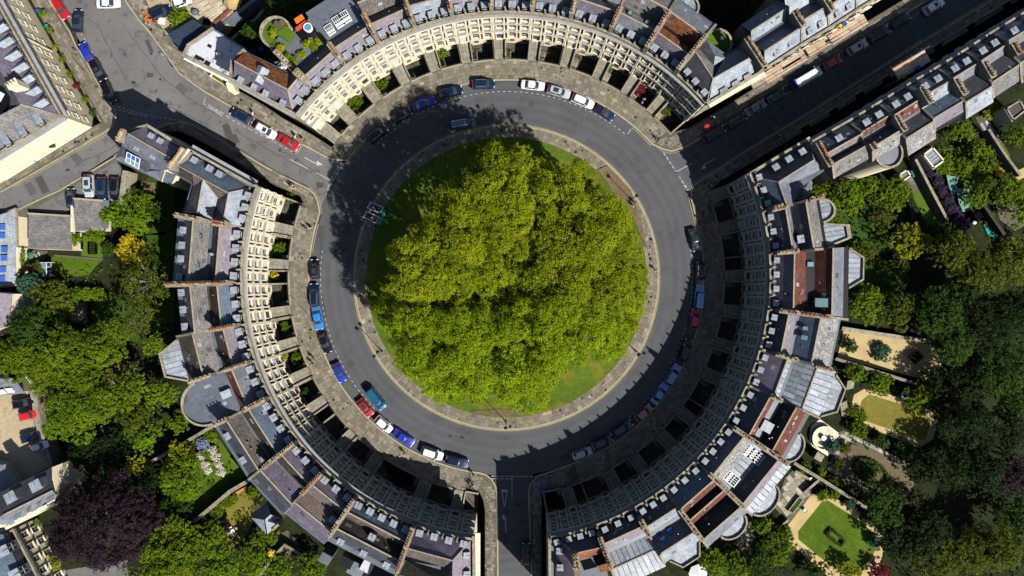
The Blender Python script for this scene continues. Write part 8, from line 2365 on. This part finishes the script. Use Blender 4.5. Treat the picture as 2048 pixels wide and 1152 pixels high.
# glass lantern on the rear yard of the left corner house
gl = thing('roof_lantern', 'white-framed pyramid glass lantern behind orange tiled house', 'roof lantern', P(563, 135, 10)); ap = P(563, 134, 12.2)
mb = MB(); mb.prism(PX([(548, 124), (575, 118), (592, 141), (572, 150)], 10.6), -3.2, 10.6); mb.build('base', lead_d, gl)
cs_ = [P(552, 135, 11.2), P(562, 125, 11.2), P(574, 134, 11.2), P(563, 146, 11.2)]
for i in range(4):
    mb = MB(); mb.face([cs_[i], cs_[(i + 1) % 4], ap]); mb.build('pane', glass_pale, gl)
    mb = MB(); mb.cyl(cs_[i], ap, .08, .08, 5); mb.cyl(cs_[i], cs_[(i + 1) % 4], .09, .09, 5); mb.cyl((cs_[i] + cs_[(i + 1) % 4]) / 2, ap, .05, .05, 5); mb.build('glazing_bar', white_p, gl)
# round roof garden behind the right corner house of the north curve
rt = P(1434, 88, 9.5); mb = MB(); mb.cyl((rt.x, rt.y, -3.2), (rt.x, rt.y, 9.5), 2.7, 2.7, 24); mb.build('rear_bay', stone, NR.root)
mb = MB(); mb.band((rt.x, rt.y), 2.3, 2.7, 0, 2 * math.pi, 9.5, 10.2, 24); mb.build('parapet', stone_w, NR.root); mb = MB(); mb.cyl((rt.x, rt.y, 9.4), (rt.x, rt.y, 9.56), 2.28, 2.28, 20); mb.build('artificial_grass', grass_b, NR.root)
for x, y, r2, m, lb in ((1442, 79, .35, white_p, 'small round white table on the circular roof garden'),):
    r_ = thing('table', lb, 'table', P(x, y, 9.6)); p = P(x, y, 9.6); mb = MB(); mb.cyl(p, p + Vector((0, 0, .7)), .05, .05, 6); mb.build('leg', metal, r_); mb = MB(); mb.cyl(p + Vector((0, 0, .7)), p + Vector((0, 0, .76)), r2, r2, 14); mb.build('table_top', m, r_)

# ---------------------------------------------------------------- garden things
def table_set(px, py, lab, m, z=ZB, n=4, r=.45):
    p = P(px, py, z); r_ = thing('garden_table', lab, 'table', p); mb = MB(); mb.cyl(p, p + Vector((0, 0, .7)), .05, .05, 6); mb.build('leg', m, r_); mb = MB(); mb.cyl(p + Vector((0, 0, .7)), p + Vector((0, 0, .75)), r, r, 14); mb.build('table_top', m, r_)
    for i in range(n):
        t = 2 * math.pi * i / n + .6; q = p + Vector((math.cos(t), math.sin(t), 0)) * (r + .4)
        c = thing('garden_chair', lab.replace('table', 'chair').split(' with')[0] + ', ' + ('upper right', 'upper left', 'lower left', 'lower right')[i % 4] + ' of its set', 'chair', q, t, lab + ' chairs')
        def add(nm, mb): o = bpy.data.objects.new(nm, mb.mesh(nm, m)); COL.objects.link(o); o.parent = c
        mb = MB(); mb.box((0, 0, .45), (.45, .45, .06)); add('seat', mb); mb = MB(); mb.box((.22, 0, .7), (.05, .45, .5)); add('backrest', mb)
        for a in (-.2, .2):
            for b in (-.2, .2): mb = MB(); mb.box((a, b, .22), (.05, .05, .44)); add('leg', mb)


table_set(468, 1060, 'white round garden table on the dry lawn', white_p)
table_set(2000, 249, 'white cafe table in strip garden', white_p, n=1, r=.35)
gh = thing('greenhouse', 'small greenhouse with pale glass roof on the left lawn', 'greenhouse', P(88, 539, ZB))
q = [P(75, 525, ZB + 1.6), P(102, 525, ZB + 1.6), P(102, 552, ZB + 1.6), P(75, 552, ZB + 1.6)]; r0, r1 = P(93, 525, ZB + 2.4), P(93, 552, ZB + 2.4)
for a, b, c, d in ((q[0], r0, r1, q[3]), (r0, q[1], q[2], r1)):
    for k in range(3):
        f0, f1 = k / 3, (k + 1) / 3; mb = MB(); mb.face([a.lerp(d, f0), b.lerp(c, f0), b.lerp(c, f1), a.lerp(d, f1)]); mb.build('pane', glass_pale if a is q[0] else glass, gh)
        mb = MB(); mb.cyl(a.lerp(d, f0), b.lerp(c, f0), .05, .05, 4); mb.build('glazing_bar', white_p, gh)
mb = MB()
for a, b in ((q[0], q[1]), (q[1], q[2]), (q[2], q[3]), (q[3], q[0]), (r0, r1)): mb.cyl(a, b, .06, .06, 4)
for a in q: mb.cyl(a, a - Vector((0, 0, 1.6)), .05, .05, 4)
mb.build('frame', white_p, gh)
for i, (px, py) in enumerate(((162, 487), (186, 497))):
    r_ = thing('slatted_bench_set', ('slatted grey seat near the outbuilding wall', 'slatted wooden table and seats on the small left lawn')[i], 'bench', P(px, py, ZB))
    w = (.9, 1.9)[i]
    for k in range(7):
        mb = MB(); p = P(px, py - 10 + k * 3.4, ZB + .5); mb.box((p.x, p.y, ZB + .5), (w, .24, .05)); mb.build('slat', flag_m, r_)
    mb = MB(); p = P(px, py, ZB); mb.box((p.x - w * .4, p.y, ZB + .24), (.08, 2.2, .46)); mb.build('leg', flag_m, r_); mb = MB(); mb.box((p.x + w * .4, p.y, ZB + .24), (.08, 2.2, .46)); mb.build('leg', flag_m, r_)
st_ = thing('stone_seat', 'curved white stone seat with round pale table on sunlit terrace', 'seat', P(1645, 875, ZB)); p = P(1645, 875, ZB)
mb = MB(); mb.band((p.x, p.y), 1.5, 2.15, 1.2, 4.6, ZB, ZB + .5, 16); mb.build('seat', stone_pale, st_); mb = MB(); mb.band((p.x, p.y), 2.2, 2.5, 1.0, 4.8, ZB, ZB + 1.0, 16); mb.build('backrest', stone_pale, st_)
mb = MB(); mb.cyl((p.x, p.y, ZB), (p.x, p.y, ZB + .7), .5, .55, 16); mb.build('table', white_p, st_)
ur = thing('urn', 'white stone urn in a sunken garden on the west curve', 'urn', P(594, 724, ZB)); p = P(594, 724, ZB)
mb = MB(); mb.cyl(p, p + Vector((0, 0, .5)), .35, .25, 10); mb.build('pedestal', white_p, ur); mb = MB(); mb.cyl(p + Vector((0, 0, .5)), p + Vector((0, 0, 1.1)), .2, .5, 12); mb.band((p.x, p.y), .3, .52, 0, 2 * math.pi, p.z + 1.1, p.z + 1.2, 12); mb.build('bowl', white_p, ur)
for pts, lb in (([(1893, 350), (1917, 354), (1911, 386), (1905, 392), (1897, 370)], 'green netting over vegetable bed, upper piece'), ([(1912, 376), (1938, 376), (1943, 420), (1926, 424), (1918, 405)], 'green netting over vegetable bed, lower piece')):
    flat_thing('garden_netting', lb, 'netting', pts, ZB + .3, .35, net_m, 'net')
flat_thing('shed', 'flat-roofed shed with cluttered top by the brick garden wall', 'shed', [(1947, 428), (1960, 422), (1967, 433), (1955, 443)], ZB, 2.0, flag_m, 'roof')
flat_thing('pond', 'small turquoise-netted pond beside brick garden wall', 'pond', [(1967, 450), (1980, 440), (1998, 468), (1990, 476), (1975, 468)], ZB, .25, teal_pl, 'surface')
flat_thing('garden_table', 'square green table in the courtyard behind round flat bow', 'table', [(1821, 342), (1832, 336), (1838, 348), (1827, 355)], ZB + .6, .1, green_pl, 'table_top')
for a, b, lb in (((2010, 503), None, 'round white lamp-like disc by the grey garden path'), ((1941, 446), None, 'round white disc near the netted beds')):
    p = P(*a, ZB); r_ = thing('garden_lamp', lb, 'garden lamp', p); mb = MB(); mb.cyl(p, p + Vector((0, 0, 1.2)), .06, .06, 6); mb.build('post', metal, r_); mb = MB(); mb.dome(p + Vector((0, 0, 1.2)), .42, .25, 12, 3); mb.build('shade', white_p, r_)
for lb, pts, z, m in (('annexe with cream parapet round ribbed grey lead roof', [(1846, 310), (1864, 296), (1886, 322), (1866, 336)], 0.5, lead), ('small annexe with blue-grey lead roof beside the green table', [(1798, 350), (1812, 341), (1820, 352), (1804, 363)], 0.3, lead), ('stone annexe with brown-grey flat roof at right edge', [(2012, 218), (2038, 202), (2048, 222), (2025, 240)], 1.5, tile_gr)):
    r_ = thing('annexe', lb, 'annexe', P(*pts[0], 0)); w_ = PX(pts, z); c_ = (sum(p[0] for p in w_) / 4, sum(p[1] for p in w_) / 4)
    mb = MB(); mb.prism([(c_[0] + (x - c_[0]) * 1.18, c_[1] + (y - c_[1]) * 1.18) for x, y in w_], -3.2, z); mb.build('wall', stone_cream, r_)
    mb = MB()
    for i in range(4):
        a, b = Vector(w_[i]), Vector(w_[(i + 1) % 4]); v = b - a; mb.box(((a.x + b.x) / 2, (a.y + b.y) / 2, z + .15), (v.length + .3, .3, .4), math.atan2(v.y, v.x))
    mb.build('parapet', stone if m is lead else stone_w, r_)
    for i in range(5):
        t0, t1 = i / 5 + .01, (i + 1) / 5 - .01; A_, B_, C_, D_ = [Vector((*q, z + .08)) for q in w_]
        mb = MB(); a, b, c, d = A_.lerp(D_, t0), B_.lerp(C_, t0), B_.lerp(C_, t1), A_.lerp(D_, t1); mb.face([a, b, c, d], 0, None, (1, 1, 1)); mb.face([a, b, b + Vector((0, 0, .08)), a + Vector((0, 0, .08))], 0, None, (.6, .6, .6)); mb.build('roof_sheet', m, r_)
for k, (px, py) in enumerate(((1993, 306), (2003, 309))):
    flat_thing('sofa', ('white garden sofa on fake grass, left', 'white garden sofa on fake grass, right')[k], 'sofa', [(px - 4, py - 5), (px + 3, py - 7), (px + 6, py + 3), (px - 1, py + 6)], ZB + .1, .5, white_p, 'cushion')
cb = thing('bench', 'pale iron garden bench at the edge of the oval lawn', 'bench', P(1808, 789, ZB)); p = P(1808, 789, ZB)
mb = MB(); mb.band((p.x, p.y), .5, .85, 0, 2 * math.pi, ZB + .4, ZB + .47, 16); mb.build('seat', white_p, cb)
for i in range(5): t = i * 1.25; mb = MB(); q_ = (p.x + math.cos(t) * .7, p.y + math.sin(t) * .7); mb.cyl((*q_, ZB), (*q_, ZB + .42), .03, .03, 5); mb.build('leg', white_p, cb)
# terrace planter, balustrade and pots behind the wide southeast house
pl_ = thing('planter', 'long stone planter of box plants on broad stone terrace', 'planter', P(1590, 1010, ZB)); rz = math.radians(52)
p = P(1591, 1010, ZB + .5); mb = MB()
for o_, l_ in ((-.5, 3.6), (.5, 3.6)): mb.box((p.x + math.sin(rz) * o_, p.y - math.cos(rz) * o_, ZB + .35), (l_, .2, .7), rz)
for o_ in (-1.8, 1.8): mb.box((p.x + math.cos(rz) * o_, p.y + math.sin(rz) * o_, ZB + .35), (.2, 1.2, .7), rz)
mb.build('rim', stone_w, pl_); mb = MB(); mb.box((p.x, p.y, ZB + .4), (3.4, .8, .4), rz); mb.build('planting', grass_k, pl_)
for i, (a, b, lb) in enumerate((((1609, 985), (1640, 958), 'stone balustrade at the upper corner of broad stone terrace'), ((1556, 1060), (1576, 1040), 'stone balustrade at the lower corner of broad stone terrace'), ((1592, 943), (1616, 957), 'dark stair rail strip behind the wide southeast house'))):
    wall_thing(lb, [a, b], 1.0, .35, ZB, stone_w, 'balustrade')
for px, py, lb in ((1620, 957, 'pale round pot at corner of broad stone terrace'), (1629, 958, 'second pale round pot at corner of broad stone terrace'), (1552, 1052, 'round pot at lower edge of broad stone terrace'), (1608, 1019, 'round stone basin between box plants beside gravel walk')):
    p = P(px, py, ZB); r_ = thing('plant_pot', lb, 'pot', p); mb = MB(); mb.cyl(p, p + Vector((0, 0, .6)), .3, .42, 12, caps=False); mb.cyl(p, p + Vector((0, 0, .5)), .3, .38, 12); mb.build('body', stone_pale, r_)
# steps down behind the southeast houses
for a, b, n, lb in (((1675, 800), (1690, 830), 10, 'open garden stair beside the lead-roofed bay'), ((1623, 905), (1645, 918), 8, 'garden stair below the pale slab terrace'), ((1694, 758), (1699, 778), 7, 'stair between the angular lead bay and oval lawn')):
    r_ = thing('garden_steps', lb, 'steps', P(*a, ZB)); pa, pb = P(*a, ZB), P(*b, ZB); v = pb - pa; rz = math.atan2(v.y, v.x)
    for i in range(n):
        q = pa.lerp(pb, (i + .5) / n); mb = MB(); mb.box((q.x, q.y, ZB + (n - i) * .12), (v.length / n * .8, 1.5, (n - i) * .24), rz); mb.build('step', stone_w, r_)
# hipped slate rear wing above the dry lawn
hw_ = thing('rear_wing', 'small square wing with hipped blue slate roof above the dry lawn', 'building', P(530, 1050, 0)); zt_ = 8.0
mb = MB(); mb.prism(PX([(501, 1035), (535, 1003), (566, 1040), (534, 1070)], zt_), -3.2, zt_ - .1); mb.build('wall', stone, hw_)
apx = (529, 1039, 10.4); apy = (541, 1028, 10.4)
for pts, m in (([(501, 1034, zt_), (535, 1002, zt_), apy, apx], slate_p), ([(535, 1002, zt_), (566, 1040, zt_), apy], slate_k), ([(566, 1040, zt_), (534, 1070, zt_), apx, apy], slate_l), ([(534, 1070, zt_), (501, 1034, zt_), apx], slate_l)):
    poly_face(hw_, pts, m)
for a, b in (((501, 1034, zt_), apx), ((534, 1070, zt_), apx), (apx, apy), ((535, 1002, zt_), apy), ((566, 1040, zt_), apy)): poly_ridge(hw_, a, b, .2, lead)
pix_stack(hw_, (545, 1058), (556, 1048), 8, 10.6, .6, 5, 1, 1)
sb = thing('shed', 'small orange-tiled lean-to against the long garden wall', 'shed', P(482, 975, ZB)); mb = MB(); mb.prism(PX([(471, 985), (486, 976), (488, 980), (475, 989)], ZB + 1.8), ZB, ZB + 1.8); mb.build('roof', M('bright_clay', (.55, .2, .06), .8, .2), sb)
tb = thing('slatted_bench_set', 'weathered slatted seat beside the hipped slate wing', 'bench', P(512, 1015, ZB))
for i in range(6): q = P(505 + i * 2.6, 1021 - i * 2.0, ZB + .5); mb = MB(); mb.box(q, (.9, .2, .06), math.radians(-50)); mb.build('slat', wood_dk, tb)
ts_ = thing('tree_stump_seats', 'pinkish log stools and planks on small left lawn', 'stools', P(218, 862, ZB))
for px, py in ((213, 863), (219, 862), (225, 859), (230, 861)):
    p = P(px, py, ZB); mb = MB(); mb.cyl(p, p + Vector((0, 0, .45)), .3, .32, 10); mb.build('stump', MATS.get('cut_log') or M('cut_log', (.45, .25, .15), .85, .2), ts_)
wall_thing('leaning greenish boards edging the small left lawn', [(202, 853), (212, 878), (223, 903)], .9, .35, ZB, net_m, 'board_fence')
rb_ = thing('rear_wing', 'cluttered flat-topped extensions behind the five-bay south house', 'building', P(715, 1125, 0))
for i, (px, py, w, l, z, m) in enumerate(((650, 1118, 2.2, 2.0, 3, lead_d), (692, 1125, 2.6, 1.8, 6, lead), (712, 1140, 3.0, 2.6, 5, slate_l), (735, 1132, 2.2, 2.6, 5.5, white_roof), (760, 1150, 4.0, 2.6, 4.5, lead))):
    q = P(px, py, z); mb = MB(); mb.box((q.x, q.y, (z - 3.2) / 2), (w, l, z + 3.2), -.5); mb.build('box_roof', m, rb_)
